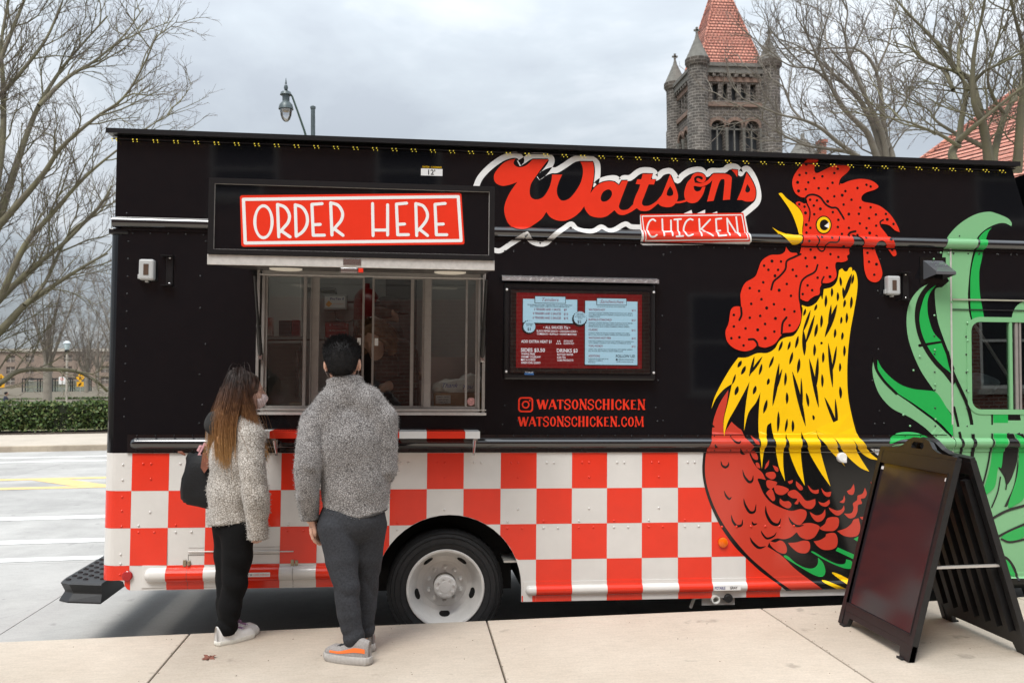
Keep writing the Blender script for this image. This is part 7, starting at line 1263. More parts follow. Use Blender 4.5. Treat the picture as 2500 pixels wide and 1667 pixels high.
def shoe(name, parent, origin, heel, toe, ground, mats, length=.285, sole_h=.032, bulge=.0, ank=.11, stripe=None, laces=None):
    up_m, sole_m = mats; h, t = np.array(heel, float), np.array(toe, float); d = t-h; d /= np.linalg.norm(d); n = np.array((-d[1], d[0])); g = empty(name, (h[0]-origin[0], h[1]-origin[1], ground-origin[2]), math.atan2(d[1], d[0]), parent=parent)
    prof_w = lambda u: .5*(.066+.036*math.sin(min(1, max(0, u*1.15-.12))*math.pi*.9)**1.0)*min(1, (max(u, 0)*14+.25)**.5, ((1-u)*9+.12)**.5)
    N = 22; us = [i/(N-1) for i in range(N)]
    def ring(z, gr, f=1.0):
        P = []
        for u in us: P.append((u*length*(1+2*gr)-gr*length, prof_w(u)*f+gr*length*.5, z))
        for u in us[::-1]: P.append((u*length*(1+2*gr)-gr*length, -prof_w(u)*f-gr*length*.5, z))
        return P
    m = MB(); lv = [(0, -.01), (.006, .004+bulge*.3), (sole_h*.5, .006+bulge), (sole_h*.92, .004+bulge*.5), (sole_h, -.002)]
    for z, gr in lv: m.V += ring(z, gr)
    k = 2*N
    for r_ in range(len(lv)-1):
        for i in range(k): j = (i+1) % k; m.F.append((r_*k+i, r_*k+j, (r_+1)*k+j, (r_+1)*k+i))
    m.F.append(tuple(range(k-1, -1, -1))); m.F.append(tuple(range((len(lv)-1)*k, len(lv)*k))); m.build('sole', sole_m, g, 'auto')
    # upper: cross-sections along the foot
    hz = lambda u: sole_h-.004+(.048+.052*max(0, min(1, (.62-u)/.34))**1.2-.012*max(0, (.16-u)/.16))*min(1, ((1-u)*5+.06)**.5)
    V = []; F = []; K = 13
    for u in us:
        w = prof_w(u)*.97; top = hz(u)
        for q in range(K):
            a = math.pi*q/(K-1); V.append((u*length*.985+.002, w*math.copysign(abs(math.cos(a))**.62, math.cos(a)), sole_h-.004+(top-sole_h+.004)*math.sin(a)**.75))
    for i in range(N-1):
        for q in range(K-1): a = i*K+q; F.append((a, a+1, a+K+1, a+K))
    F.append(tuple(range(K))); F.append(tuple(range((N-1)*K, N*K))[::-1]); up = mesh('upper', V, F, up_m, g, True)
    if stripe:
        for sd in (1, -1):
            V2 = []; F2 = []
            for i, u in enumerate(us[1:18]):
                for z_ in (.40, .52, .64, .76):
                    w = prof_w(u)*.97; top = hz(u); th = min(1, z_+.0)
                    a = math.asin(min(1, th**(1/.75)*.62)); V2.append((u*length*.985+.002, sd*(w*abs(math.cos(a))**.62+.0016), sole_h-.004+(top-sole_h+.004)*math.sin(a)**.75+.0006))
            for i in range(16):
                for q in range(3): a = i*4+q; F2.append((a, a+1, a+5, a+4))
            mesh('stripe', V2, F2, stripe, g, True)
    if laces:
        m = MB()
        for i in range(5):
            u = .42+i*.055; z = hz(u)+.003; w = .022; x = u*length; m.tube([(x-.008, -w, z-.006), (x, 0, z+.002), (x+.012, w, z-.006)], .0032, 5); m.tube([(x-.008, w, z-.006), (x, 0, z+.003), (x+.012, -w, z-.006)], .0032, 5)
        x, z = .40*length, hz(.40)+.006
        for sg in (-1, 1): m.tube([(x, 0, z), (x-.01, sg*.03, z+.014), (x+.02, sg*.045, z-.004), (x+.025, sg*.02, z)], .003, 5); m.tube([(x, 0, z), (x+.03, sg*.04, z-.02)], .003, 5)
        tag(m.build('laces', laces, g, True), kind='stuff')
    return g
def head_sdf(s, c, yaw, sc=1.0, down=0):
    """skull, jaw, brow, nose, lips, ears; yaw = facing angle from +y, anticlockwise"""
    c = np.array(c, float); f = np.array((-math.sin(yaw), math.cos(yaw), 0)); r_ = np.array((math.cos(yaw), math.sin(yaw), 0)); u = np.array((0, 0, 1.0))
    if down: f, u = f*math.cos(down)-u*math.sin(down), u*math.cos(down)+f*math.sin(down)
    P = lambda a, b, z: c+(r_*a+f*b+u*z)*sc
    s.ell(P(0, -.005, .02), np.array((.077, .098, .10))*sc, yaw, .03); s.ell(P(0, .035, -.045), np.array((.06, .062, .07))*sc, yaw, .03); s.ell(P(0, .062, -.088), np.array((.026, .024, .02))*sc, yaw, .03)
    s.cap(P(0, .092, .012), P(0, .116, -.028), .010*sc, .014*sc, .012); s.cap(P(-.035, .086, .026), P(.035, .086, .026), .009*sc, .009*sc, .012)
    for e in (-1, 1):
        s.ell(P(e*.032, .090, .005), np.array((.014, .012, .010))*sc, yaw, .006, 's'); s.ell(P(e*.032, .080, .004), np.array((.012, .012, .011))*sc, yaw, .003); s.ell(P(e*.045, .068, -.03), np.array((.02, .02, .022))*sc, yaw, .02)
        s.ell(P(e*.082, -.002, -.005), np.array((.011, .021, .033))*sc, yaw+e*.35, .008); s.ell(P(e*.090, .003, -.003), np.array((.007, .011, .019))*sc, yaw+e*.35, .004, 's')
    s.cap(P(-.02, .098, -.058), P(.02, .098, -.058), .008*sc, .008*sc, .006); s.cap(P(-.022, .107, -.057), P(.022, .107, -.057), .0025*sc, None, .003, op='s')
    return P
def strands(name, mat, parent, origin, guides, n, rad, jit, seed, seg=9, rfun=None):
    """thin hair ribbons around guide curves: guides = list of (pts, spread)"""
    rng = np.random.RandomState(seed); paths = []
    for k in range(n):
        P, sp = guides[rng.randint(len(guides))]; P = np.asarray(P, float); m = len(P); o = rng.normal(size=3)*sp; t = np.linspace(0, (m-1)*rng.uniform(.86, 1), seg); i = np.minimum(t.astype(int), m-2); f = (t-i)[:, None]
        Q = P[i]*(1-f)+P[i+1]*f; w = np.linspace(.75, 1.15, seg)[:, None]; Q = Q+o*w+np.cumsum(rng.normal(size=(seg, 3))*jit, 0)
        paths.append((Q-np.array(origin), np.linspace(rad, rad*.45, seg)))
    V, F = tubes(paths, 3); return fastmesh(name, V, F, mat, parent)
def fuzz(o, n, ln, seed, rad=.0011):
    """pile of the fleece: short curled tufts standing on the cloth"""
    me = o.data; nv = len(me.vertices); co = np.empty(nv*3, np.float32); me.vertices.foreach_get('co', co); co = co.reshape(-1, 3); no = np.empty(nv*3, np.float32); me.vertices.foreach_get('normal', no); no = no.reshape(-1, 3)
    rng = np.random.RandomState(seed); ids = rng.randint(0, nv, n); paths = []
    for i in ids:
        q = co[i]+rng.normal(size=3)*.003; d = no[i]+rng.normal(size=3)*.55; d /= np.linalg.norm(d); e = d+rng.normal(size=3)*.8; e /= np.linalg.norm(e); l = ln*rng.uniform(.5, 1.2)
        paths.append((np.array([q-no[i]*.002, q+d*l*.55, q+d*l*.55+e*l*.5]), np.array([rad*1.2, rad, rad*.6])))
    V, F = tubes(paths, 3); k = fastmesh('fleece_pile', V, F, me.materials[0], o.parent); k['kind'] = 'stuff'
def man():
    O = (-.35, -.9, SWK); p = empty('person', O, 0, 'man seen from behind in grey fleece jacket, charcoal trousers and orange-striped trainers', 'person'); X = -.345
    SK = skinmat('skin man', (.62, .36, .26))
    s = SDF((-.72, -1.12, .25), (.02, -.5, 2.08), .0075); P = head_sdf(s, (-.386, -.862, 1.905), 0.0, 1.14)
    s.cap((-.384, -.875, 1.70), (-.386, -.87, 1.87), .064, .062, .03); s.ell((X, -.87, 1.42), (.15, .09, .25)); s.ell((X+.01, -.87, 1.05), (.14, .09, .12))
    s.chain([(-.50, -.88, 1.58, .05), (-.572, -.93, 1.33, .04), (-.572, -.86, 1.05, .03)]); s.chain([(-.19, -.87, 1.57, .05), (-.142, -.87, 1.33, .04), (-.20, -.62, 1.28, .03)])
    s.chain([(-.40, -.88, .98, .08), (-.360, -.95, .645, .05), (-.32, -.955, .33, .038)]); s.chain([(-.27, -.85, .98, .08), (-.262, -.78, .64, .05), (-.272, -.765, .33, .038)])
    b = s.build('body', SK, p, O)
    hs_ = SDF((-.66, -.97, .84), (-.44, -.72, 1.10), .0032); fingers(hs_, (-.565, -.875, 1.03), (.16, .03, -.98), (.85, .5, 0.1), (.35, .9, .1), .38); hs_.cap((-.572, -.875, 1.09), (-.566, -.875, 1.02), .027, .027, .01); V, Q = surface_nets(hs_.F, hs_.lo, hs_.h); b = merge_into(b, V, Q, O)
    # charcoal trousers
    rd_ = lambda a: 1-2*np.abs(np.sin(a))
    def folds(x, y, z): return .0042*rd_(19*z+17*x+9*y+.8*np.sin(14*x+11*y))*np.exp(-((z-.62)/.085)**2)+.0042*rd_(30*z-16*x+8*y+.7*np.sin(13*x+17*y))*np.exp(-((z-.375)/.05)**2)+.004*rd_(10*x+5*z+.8*np.sin(12*y))*np.exp(-((z-.85)/.12)**2)+.0015*np.sin(26*x+21*z+5*np.sin(20*y))
    t = SDF((-.60, -1.10, .25), (-.05, -.62, 1.20), .008)
    t.ell((X+.012, -.87, 1.02), (.188, .135, .15)); t.chain([(-.418, -.895, .97, .112), (-.392, -.925, .80, .090), (-.362, -.95, .645, .070), (-.348, -.955, .50, .064), (-.323, -.955, .37, .058), (-.318, -.955, .335, .052)], .012); t.chain([(-.250, -.84, .97, .115), (-.258, -.81, .80, .095), (-.262, -.78, .64, .073), (-.268, -.77, .50, .066), (-.272, -.765, .36, .055), (-.272, -.765, .33, .05)], .012)
    t.warp(folds); t.clip(lambda x, y, z: .318-z); t.build('trousers', M('charcoal jersey', (.036, .038, .044), rough=.95, spec=.25, var=.3, vscale=90, bump=.25, bscale=160), p, O)
    # boucle fleece jacket
    FL = fleece('grey boucle fleece', (.065, .06, .06), (.205, .193, .19), (.35, .337, .332), 92)
    rdg = lambda a: 1-2*np.abs(np.sin(a))
    def jf(x, y, z): return .0035*rdg(9*z+7*x+1.3*np.sin(9*x+3*z))*np.exp(-((z-1.18)/.14)**2)+.006*rdg(17*z+9*(x+.57)+.8*np.sin(21*y))*np.exp(-((x+.575)/.07)**2)*np.exp(-((z-1.27)/.16)**2)+.004*rdg(6*x-11*z+.7)*np.exp(-((z-1.5)/.12)**2)
    j = SDF((-.72, -1.12, .96), (.02, -.55, 1.88), .0075)
    j.ell((X, -.875, 1.45), (.215, .145, .25), k=.05); j.chain([(X-.03, -.88, 1.735, .075), (-.44, -.885, 1.68, .082), (-.528, -.885, 1.585, .088)], .05); j.chain([(X, -.88, 1.735, .075), (-.25, -.88, 1.685, .085), (-.165, -.875, 1.59, .090)], .05)
    j.chain([(X+.015, -.872, 1.42, .192), (X+.03, -.872, 1.22, .184), (X+.033, -.872, 1.05, .180)], .05, ((0, 1, 0), .72))
    j.chain([(-.535, -.895, 1.575, .088), (-.562, -.94, 1.43, .082), (-.573, -.965, 1.33, .077), (-.576, -.94, 1.18, .064), (-.572, -.885, 1.06, .051), (-.572, -.88, 1.02, .049)], .004)
    j.chain([(-.160, -.88, 1.575, .090), (-.150, -.885, 1.44, .080), (-.152, -.88, 1.30, .074), (-.165, -.75, 1.25, .062), (-.20, -.63, 1.27, .048)], .010)
    j.cap((-.362, -.868, 1.72), (-.372, -.862, 1.80), .112, .106, .025, ((0, 1, 0), .92)); j.clip(lambda x, y, z: np.where((z > 1.74) & (abs(x+.37) < .14), z-(1.822+.10*(x+.37)-.25*(y+.87)), -1)); j.cap((-.380, -.85, 1.76), (-.386, -.845, 1.95), .084, .094, .010, op='s')
    j.warp(jf); j.clip(lambda x, y, z: np.where(x < -.512, 1.018+.1*np.clip(x+.573, -.03, .03)-z, 1.028+.35*np.maximum(0, x+.40)**1.6+.9*np.maximum(0, -x-.42)**1.5-z)); fuzz(j.build('jacket', FL, p, O), 9000, .009, 1)
    TR = M('jacket binding', (.05, .048, .048), rough=.9)
    m = MB(); pts = []
    for k in range(29):
        a = 2*math.pi*k/28; x = X+.033+.174*math.cos(a); z = 1.026+.35*max(0, x+.40)**1.6+.9*max(0, -x-.42)**1.5; pts.append((x-O[0], -.872+.125*math.sin(a)-O[1], z-O[2]))
    m.tube(pts, .0065, 6, False); m.build('hem_binding', TR, p, True)
    m = MB(); m.tube([(-.573-O[0]+.0475*math.cos(a), -.863-O[1]+.0475*math.sin(a), 1.019-O[2]) for a in np.linspace(0, 2*math.pi, 15)], .006, 6, False); m.build('cuff_binding', TR, p, True)
    m = MB(); pts = []
    for k in range(13): u = -1+2*k/12; pts.append((X+.005+.105*u-O[0], -1.010+.012*u*u-O[1], 1.60+.085*abs(u)**2.2-O[2]))
    m.tube(pts, .0016, 5); m.build('yoke_seam', M('seam grey', (.16, .15, .15), rough=1), p, True)
    # short black hair
    HR = M('black hair', (.005, .0045, .005), rough=.6, spec=.25, var=.3, vscale=60, bump=.4, bscale=180)
    h = SDF((-.53, -1.0, 1.80), (-.25, -.70, 2.08), .006); h.ell((-.390, -.872, 1.966), (.104, .120, .090), 0, .02); h.ell((-.387, -.905, 1.905), (.084, .085, .080), 0, .03); h.ell((-.386, -.68, 1.90), (.12, .11, .115), 0, .01, 's')
    h.cap((-.488, -.87, 1.90), (-.488, -.86, 1.85), .028, .026, .008, op='s'); h.cap((-.284, -.87, 1.90), (-.284, -.86, 1.85), .028, .026, .008, op='s')
    h.warp(lambda x, y, z: .0016*np.sin(160*x+30*z)*np.sin(60*z+90*y)); h.clip(lambda x, y, z: 1.838-z); ho = h.build('hair', HR, p, O)
    rng = np.random.RandomState(4); paths = []; me = ho.data; nv = len(me.vertices)
    for k in range(3600):
        v = me.vertices[rng.randint(nv)]; q = np.array(v.co); nn = np.array(v.normal); za = v.co.z+O[2]
        top = max(0, min(1, (za-1.96)/.07)); fl = np.array((0, -.35*top, .9*top-1.0*(1-top))); fl -= nn*(fl@nn)*.6; ln = rng.uniform(.010, .024)*(.5+.9*top)
        d = nn*(.35+.25*top)+fl+rng.normal(size=3)*.18; d /= np.linalg.norm(d); paths.append((np.array([q-nn*.003, q+d*ln*.55, q+d*ln]), np.array([.0016, .0012, .0005])))
    V, F = tubes(paths, 3); fastmesh('hair_strands', V, F, HR, p)['kind'] = 'stuff'
    G1 = M('grey knit', (.28, .26, .25), rough=.9, var=.2, vscale=120, bump=.3, bscale=220); OR = M('orange band', (.86, .17, .03), rough=.8); SO = M('grey ribbed sole', (.40, .38, .36), rough=.6, var=.15, vscale=60)
    BLA = M('dark laces', (.03, .03, .033), rough=.8)
    a = shoe('shoe', p, O, (-.228, -1.02), (-.485, -.87), SWK+.001, (G1, SO), .30, .045, .012, stripe=OR, laces=BLA); shoe('shoe', p, O, (-.235, -.79), (-.33, -.53), SWK+.001, (G1, SO), .29, .045, .012, stripe=OR, laces=BLA)
    m = MB()
    for sx, sy, rot in ((-.320, -.957, 0), (-.272, -.767, 0)): m.lathe([(.042, -.16+.23), (.046, .05+.04), (.044, .12)], 12, (sx-O[0], sy-O[1], .03)); 
    m.build('socks', M('black sock', (.01, .01, .011), rough=.95), p, True)
    # mask loop behind the ear
    m = MB(); m.tube([(-.474-O[0], -.875-O[1], 1.885-O[2]), (-.482-O[0], -.885-O[1], 1.865-O[2]), (-.470-O[0], -.85-O[1], 1.835-O[2]), (-.455-O[0], -.80-O[1], 1.82-O[2])], .0009, 5); m.tube([(-.298-O[0], -.875-O[1], 1.885-O[2]), (-.292-O[0], -.885-O[1], 1.865-O[2]), (-.302-O[0], -.85-O[1], 1.835-O[2]), (-.32-O[0], -.80-O[1], 1.82-O[2])], .0009, 5); m.build('mask_loop', M('loop white', (.7, .68, .66)), p)
    mk = SDF((-.46, -.82, 1.78), (-.31, -.72, 1.93), .005); mk.ell((-.386, -.815, 1.862), (.066, .068, .058)); mk.clip(lambda x, y, z: -.80-y); mk.build('face_mask', M('mask white', (.7, .68, .68), rough=.9), p, O)
    ph = MB().box(-.006, .006, -.036, .036, -.075, .075, .004).build('phone', M('phone black', (.008, .008, .009), rough=.2), None, loc=(-.535, -.83, .975)); ph.rotation_euler = (.1, -.12, .5); tag(ph, 'black phone held in the left hand of the man in grey fleece', 'phone')
man()
def woman():
    O = (-1.07, -.42, SWK); p = empty('person', O, 0, 'long-haired woman in cream boucle hoodie, black trousers and white trainers, wearing a mask', 'person'); A = R(-72)  # facing
    SK = skinmat('skin woman', (.58, .35, .27)); f = np.array((-math.sin(A), math.cos(A), 0)); r_ = np.array((f[1], -f[0], 0)); B = R(-45); fb = np.array((-math.sin(B), math.cos(B), 0)); rb = np.array((fb[1], -fb[0], 0))
    HC = np.array((-1.002, -.425, 1.745)); C = np.array((-1.075, -.42, 0))
    s = SDF((-1.36, -.75, .25), (-.76, -.10, 1.90), .0075); P = head_sdf(s, HC, A, .96)
    s.cap((-1.05, -.43, 1.52), (-1.03, -.428, 1.70), .05, .048, .03); q = lambda a, b, z: tuple(C+rb*a+fb*b+np.array((0, 0, z)))
    s.ell(q(0, 0, 1.34), (.125, .08, .22), B); s.ell(q(0, 0, 1.0), (.12, .09, .12), B)
    s.chain([q(.15, 0, 1.48)+(.04,), (-.93, -.55, 1.22, .035), (-.912, -.54, .92, .026)]); s.chain([q(-.15, 0, 1.48)+(.04,), q(-.21, .02, 1.24)+(.035,), q(-.16, .16, 1.10)+(.026,)])
    s.chain([(-1.05, -.465, .92, .07), (-1.065, -.47, .60, .045), (-1.108, -.475, .30, .034)]); s.chain([(-1.125, -.375, .92, .07), (-1.12, -.385, .60, .045), (-1.125, -.39, .30, .034)])
    b = s.build('body', SK, p, O)
    hs_ = SDF((-1.02, -.65, .74), (-.80, -.42, .95), .0035); fingers(hs_, (-.912, -.54, .90), (.03, .02, -1), (-.6, .6, 0), (.7, .7, 0), .7, .07, .0075); V, Q = surface_nets(hs_.F, hs_.lo, hs_.h)
    merge_into(b, V+np.array((0, 0, .07)), Q, O)
    # black trousers
    t = SDF((-1.32, -.68, .25), (-.85, -.15, 1.10), .008)
    t.ell(q(0, -.005, .96), (.142, .125, .13), B); t.chain([(-1.045, -.465, .90, .100), (-1.05, -.468, .75, .088), (-1.062, -.47, .60, .073), (-1.09, -.475, .45, .066), (-1.108, -.478, .33, .056), (-1.11, -.478, .29, .052)], .02); t.chain([(-1.115, -.38, .90, .098), (-1.115, -.38, .75, .088), (-1.118, -.385, .60, .072), (-1.122, -.39, .45, .064), (-1.125, -.395, .32, .055), (-1.125, -.395, .29, .052)], .02)
    t.warp(lambda x, y, z: .0045*(1-2*np.abs(np.sin(17*z+15*x-9*y+.8*np.sin(15*x+9*y))))*np.exp(-((z-.58)/.11)**2)+.006*(1-2*np.abs(np.sin(34*z+8*np.sin(5*x+3*y))))*np.exp(-((z-.35)/.06)**2)+.002*np.sin(24*x+30*z)); t.clip(lambda x, y, z: .283-z)
    t.build('trousers', M('black jersey', (.0045, .0045, .005), rough=.95, spec=.2, var=.25, vscale=70, bump=.25, bscale=150), p, O)
    FL = fleece('cream boucle fleece', (.13, .115, .10), (.37, .335, .295), (.55, .52, .485), 80)
    j = SDF((-1.36, -.76, .84), (-.76, -.10, 1.62), .0075)
    c2 = lambda a, b, z: (C[0]+.012+rb[0]*a+fb[0]*b, C[1]+rb[1]*a+fb[1]*b, z)
    j.ell(c2(0, 0, 1.36), (.170, .135, .22), B, .05); j.chain([(-1.05, -.43, 1.56, .06), c2(.09, 0, 1.535)+(.075,), c2(.165, 0, 1.47)+(.078,)], .04); j.chain([(-1.06, -.42, 1.56, .06), c2(-.09, 0, 1.535)+(.075,), c2(-.165, 0, 1.47)+(.078,)], .04)
    j.chain([(-1.075, -.42, 1.34, .165), (-1.085, -.42, 1.16, .155), (-1.098, -.42, .96, .158)], .05, (fb, .82))
    j.chain([(-.958, -.545, 1.47, .080), (-.942, -.58, 1.32, .076), (-.928, -.59, 1.18, .076), (-.914, -.575, 1.02, .070), (-.912, -.555, .90, .058), (-.912, -.555, .86, .056)], .005); j.chain([c2(-.17, 0, 1.47)+(.078,), c2(-.215, .01, 1.25)+(.072,), c2(-.17, .15, 1.10)+(.055,)], .02)
    j.ell((-1.045, -.425, 1.585), (.088, .088, .045), 0, .03); j.cap((-1.03, -.42, 1.60), (-1.02, -.42, 1.8), .058, .07, .012, op='s')
    rdg = lambda a: 1-2*np.abs(np.sin(a))
    j.warp(lambda x, y, z: .006*rdg(13*z+5*x-3*y+.8*np.sin(11*x+8*y))*np.exp(-((z-1.12)/.13)**2)+.005*rdg(15*z+6*x)*np.exp(-((x+.92)/.07)**2)*np.exp(-((z-1.2)/.2)**2)+.003*rdg(7*x+9*z+.4))
    j.clip(lambda x, y, z: np.where((x > -.995) & (y < -.47), .862-z, .950-z+.12*(x+1.1))); fuzz(j.build('jacket', FL, p, O), 7000, .010, 2)
    hd = SDF((-1.32, -.62, 1.42), (-.98, -.28, 1.68), .0075); hd.ell((-1.165, -.455, 1.555), (.082, .098, .080), R(30), .02); hd.ell((-1.12, -.43, 1.625), (.062, .08, .055), R(30), .015, 's'); hd.ell((-1.09, -.425, 1.60), (.05, .075, .045), 0, .02); hd.warp(lambda x, y, z: .003*np.sin(60*x+40*z)*np.sin(50*y)); hd.build('hood', M('charcoal hood lining', (.022, .022, .022), rough=1, var=.3, vscale=60, bump=.5, bscale=150), p, O)
    # long hair: brown at the crown, golden towards the ends
    HM = bpy.data.materials.new('ombre hair'); HM.use_nodes = True; nt = HM.node_tree; N = nt.nodes.new; L = nt.links.new; bs = nt.nodes['Principled BSDF']; tc = N('ShaderNodeTexCoord'); sp = N('ShaderNodeSeparateXYZ'); L(tc.outputs['Object'], sp.inputs[0]); nz = N('ShaderNodeTexNoise'); nz.inputs['Scale'].default_value = 35; L(tc.outputs['Object'], nz.inputs['Vector'])
    ad = N('ShaderNodeMath'); ad.operation = 'MULTIPLY_ADD'; L(nz.outputs['Fac'], ad.inputs[0]); ad.inputs[1].default_value = .22; L(sp.outputs[2], ad.inputs[2]); rp = N('ShaderNodeValToRGB'); mr = N('ShaderNodeMapRange'); L(ad.outputs[0], mr.inputs[0]); mr.inputs[1].default_value = 1.20; mr.inputs[2].default_value = 1.80; L(mr.outputs[0], rp.inputs[0]); e = rp.color_ramp.elements
    e[0].position = .05; e[0].color = (.50, .28, .11, 1); e[1].position = .85; e[1].color = (.024, .012, .009, 1); k = e.new(.38); k.color = (.30, .145, .058, 1); k = e.new(.62); k.color = (.10, .043, .021, 1); L(rp.outputs[0], bs.inputs['Base Color']); bs.inputs['Roughness'].default_value = .38
    h = SDF((-1.30, -.66, 1.24), (-.80, -.26, 1.90), .0065); h.ell(HC+np.array((-.018, .0, .022)), (.094, .108, .106), A, .02); h.ell(P(0, .115, -.03), (.088, .075, .105), A, .012, 's')
    h.chain([(-1.07, -.44, 1.74, .078), (-1.10, -.50, 1.60, .060), (-1.105, -.535, 1.46, .048), (-1.10, -.545, 1.34, .026), (-1.10, -.545, 1.30, .010)], .03, ((.5, -.8, 0), .55)); h.chain([(-1.02, -.50, 1.75, .036), (-.975, -.515, 1.62, .028), (-.905, -.52, 1.48, .026), (-.89, -.53, 1.36, .015), (-.885, -.53, 1.31, .008)], .02, ((.5, -.8, 0), .6)); h.chain([(-1.12, -.40, 1.70, .05), (-1.19, -.42, 1.55, .03), (-1.215, -.42, 1.40, .012)], .02)
    h.ell(P(0, .06, -.05), (.062, .075, .085), A, .01, 's'); h.warp(lambda x, y, z: .0032*np.sin(150*x+120*y+6*np.sin(12*z))); h.build('hair', HM, p, O)
    top = np.array((-1.035, -.43, 1.868)); gs = []
    for (x0, y0, x1, y1, x2, y2, zt) in ((-1.10, -.50, -1.13, -.555, -1.105, -.575, 1.29), (-1.06, -.52, -1.09, -.565, -1.085, -.575, 1.28), (-1.12, -.46, -1.16, -.53, -1.14, -.56, 1.33), (-1.02, -.525, -1.06, -.57, -1.075, -.575, 1.30), (-1.005, -.52, -.955, -.535, -.888, -.545, 1.31), (-.995, -.515, -.945, -.53, -.878, -.545, 1.33), (-1.02, -.52, -.975, -.54, -.90, -.55, 1.30), (-1.125, -.42, -1.20, -.45, -1.215, -.44, 1.34), (-1.0, -.51, -.94, -.53, -.86, -.54, 1.32)):
        gs.append(([top, (top+np.array((x0, y0, 1.83)))*.5+np.array((0, -.006, .016)), (x0, y0, 1.775), (x1*.5+x0*.5, y1*.5+y0*.5-.005, 1.66), (x1, y1, 1.56), ((x1+x2)/2, (y1+y2)/2, 1.44), (x2, y2, zt)], .011))
    strands('hair_strands', HM, p, O, gs, 1900, .0017, .0017, 5, 14)['kind'] = 'stuff'
    strands('flyaway_hair', HM, p, O, [(g, .03) for g, _ in gs], 110, .0009, .005, 6, 14)['kind'] = 'stuff'
    # mask and glasses
    mk = SDF((-1.02, -.54, 1.60), (-.84, -.28, 1.76), .0045); mk.ell(P(0, .046, -.052), (.064, .076, .062), A, .01); mk.cap(P(0, .10, -.02), P(0, .118, -.045), .012, .016, .02); mk.ell(P(0, .02, -.05), (.075, .055, .09), A, .006, 's'); mk.clip(lambda x, y, z: z-1.728+.0*x); mk.build('face_mask', M('pink-white mask', (.74, .62, .62), rough=.9, var=.06, vscale=50, bump=.2, bscale=120), p, O)
    m = MB(); W_ = lambda a, b_, z: tuple(P(a, b_, z)-np.array(O))
    for e in (-1, 1):
        m.tube([W_(e*.034+.024*math.cos(a), .118-.006*abs(math.cos(a)), .004+.021*math.sin(a)) for a in np.linspace(0, 2*math.pi, 19)], .0013, 5, False); m.tube([W_(e*.058, .113, .008), W_(e*.076, .07, .010), W_(e*.084, .0, .006)], .0012, 5)
    m.tube([W_(-.010, .118, .006), W_(0, .121, .009), W_(.010, .118, .006)], .0013, 5); m.build('glasses', M('thin metal', (.25, .2, .15), rough=.3, metal=.8), p, True)
    WH = M('white leather', (.72, .71, .69), rough=.5, var=.06, vscale=25); WS = M('cream sole', (.66, .64, .58), rough=.6, var=.1, vscale=40); LC = M('lilac laces', (.36, .20, .36), rough=.8)
    shoe('shoe', p, O, (-1.165, -.525), (-.965, -.34), SWK+.001, (WH, WS), .265, .026, .0, laces=LC); shoe('shoe', p, O, (-1.165, -.43), (-.955, -.26), SWK+.001, (WH, WS), .265, .026, .0, laces=LC)
    m = MB()
    for sx, sy in ((-1.113, -.478), (-1.128, -.395)): m.lathe([(.038, .035), (.04, .07), (.04, .12)], 12, (sx-O[0], sy-O[1], 0))
    m.build('ankles', SK, p, True)
    # black tote with brown straps
    bO = (-1.295, -.34, 1.045); g = empty('tote_bag', bO, R(-12), 'black nylon tote bag with brown leather trim hanging behind the woman', 'bag')
    NY = M('black nylon', (.005, .005, .006), rough=.6, spec=.3, var=.3, vscale=12, bump=.25, bscale=60); LE = M('brown leather', (.17, .055, .03), rough=.5, var=.2, vscale=30)
    V = []; F = []; lv = [(0, -.105, .13, .055), (.02, -.115, .145, .070), (.08, -.112, .15, .072), (.16, -.104, .15, .066), (.24, -.094, .15, .054), (.29, -.088, .145, .036), (.315, -.080, .14, .014), (.318, -.07, .13, .004)]; K = 20
    for z, a, b_, d in lv:
        for q in range(K):
            t_ = 2*math.pi*q/K; cx, hw = (a+b_)/2, (b_-a)/2; ex = math.copysign(abs(math.cos(t_))**.45, math.cos(t_)); ey = math.copysign(abs(math.sin(t_))**.6, math.sin(t_)); w_ = .006*math.sin(9*t_+z*40)+.005*math.sin(3*t_-z*25); V.append((cx+(hw+w_)*ex, (d+w_)*ey, z-.25*(cx+hw*ex)*(1-z/.32)*.9+.012*math.sin(t_*3)*(z > .28)))
    for i_ in range(len(lv)-1):
        for q in range(K): F.append((i_*K+q, i_*K+(q+1) % K, (i_+1)*K+(q+1) % K, (i_+1)*K+q))
    F.append(tuple(range(K))[::-1]); F.append(tuple(range((len(lv)-1)*K, len(lv)*K))); mesh('pouch', V, F, NY, g, True)
    m = MB(); m.tube([(-.10, 0, .31), (-.125, 0, .325), (-.145, -.01, .33)], [.006, .010, .004], 6); m.build('zip_tab', LE, g)
    m = MB()
    for dy in (-.045, .045):
        m.tube([(.06, dy, .26), (.075, dy, .36), (.10, dy*.7, .46), (.12, dy*.4, .53)], .0085, 7)
    m.build('strap', LE, g, True); mesh('leather_tab', [(.035, -.078, .24), (.06, -.082, .205), (.085, -.078, .24), (.083, -.062, .33), (.04, -.062, .33)], [(0, 1, 2, 3, 4)], LE, g)
    ck = empty('hair_clip', (-1.285, -.36, 1.345), R(-12), 'pink claw hair clip sticking out of the black tote bag', 'hair clip'); ck.rotation_euler = (0, R(28), R(-12)); PK = M('pink plastic', (.62, .33, .36), rough=.3)
    m = MB()
    for (a, b_, c, d) in ((-.026, -.014, 0, .085), (.014, .026, 0, .085), (-.014, .014, .073, .085), (-.014, .014, 0, .012)): m.box(a, b_, -.007, .007, c, d)
    m.build('clip_frame', PK, ck); boxo('clip_jaw', -.044, -.0265, -.012, .012, .02, .06, PK, ck, .004)
woman()
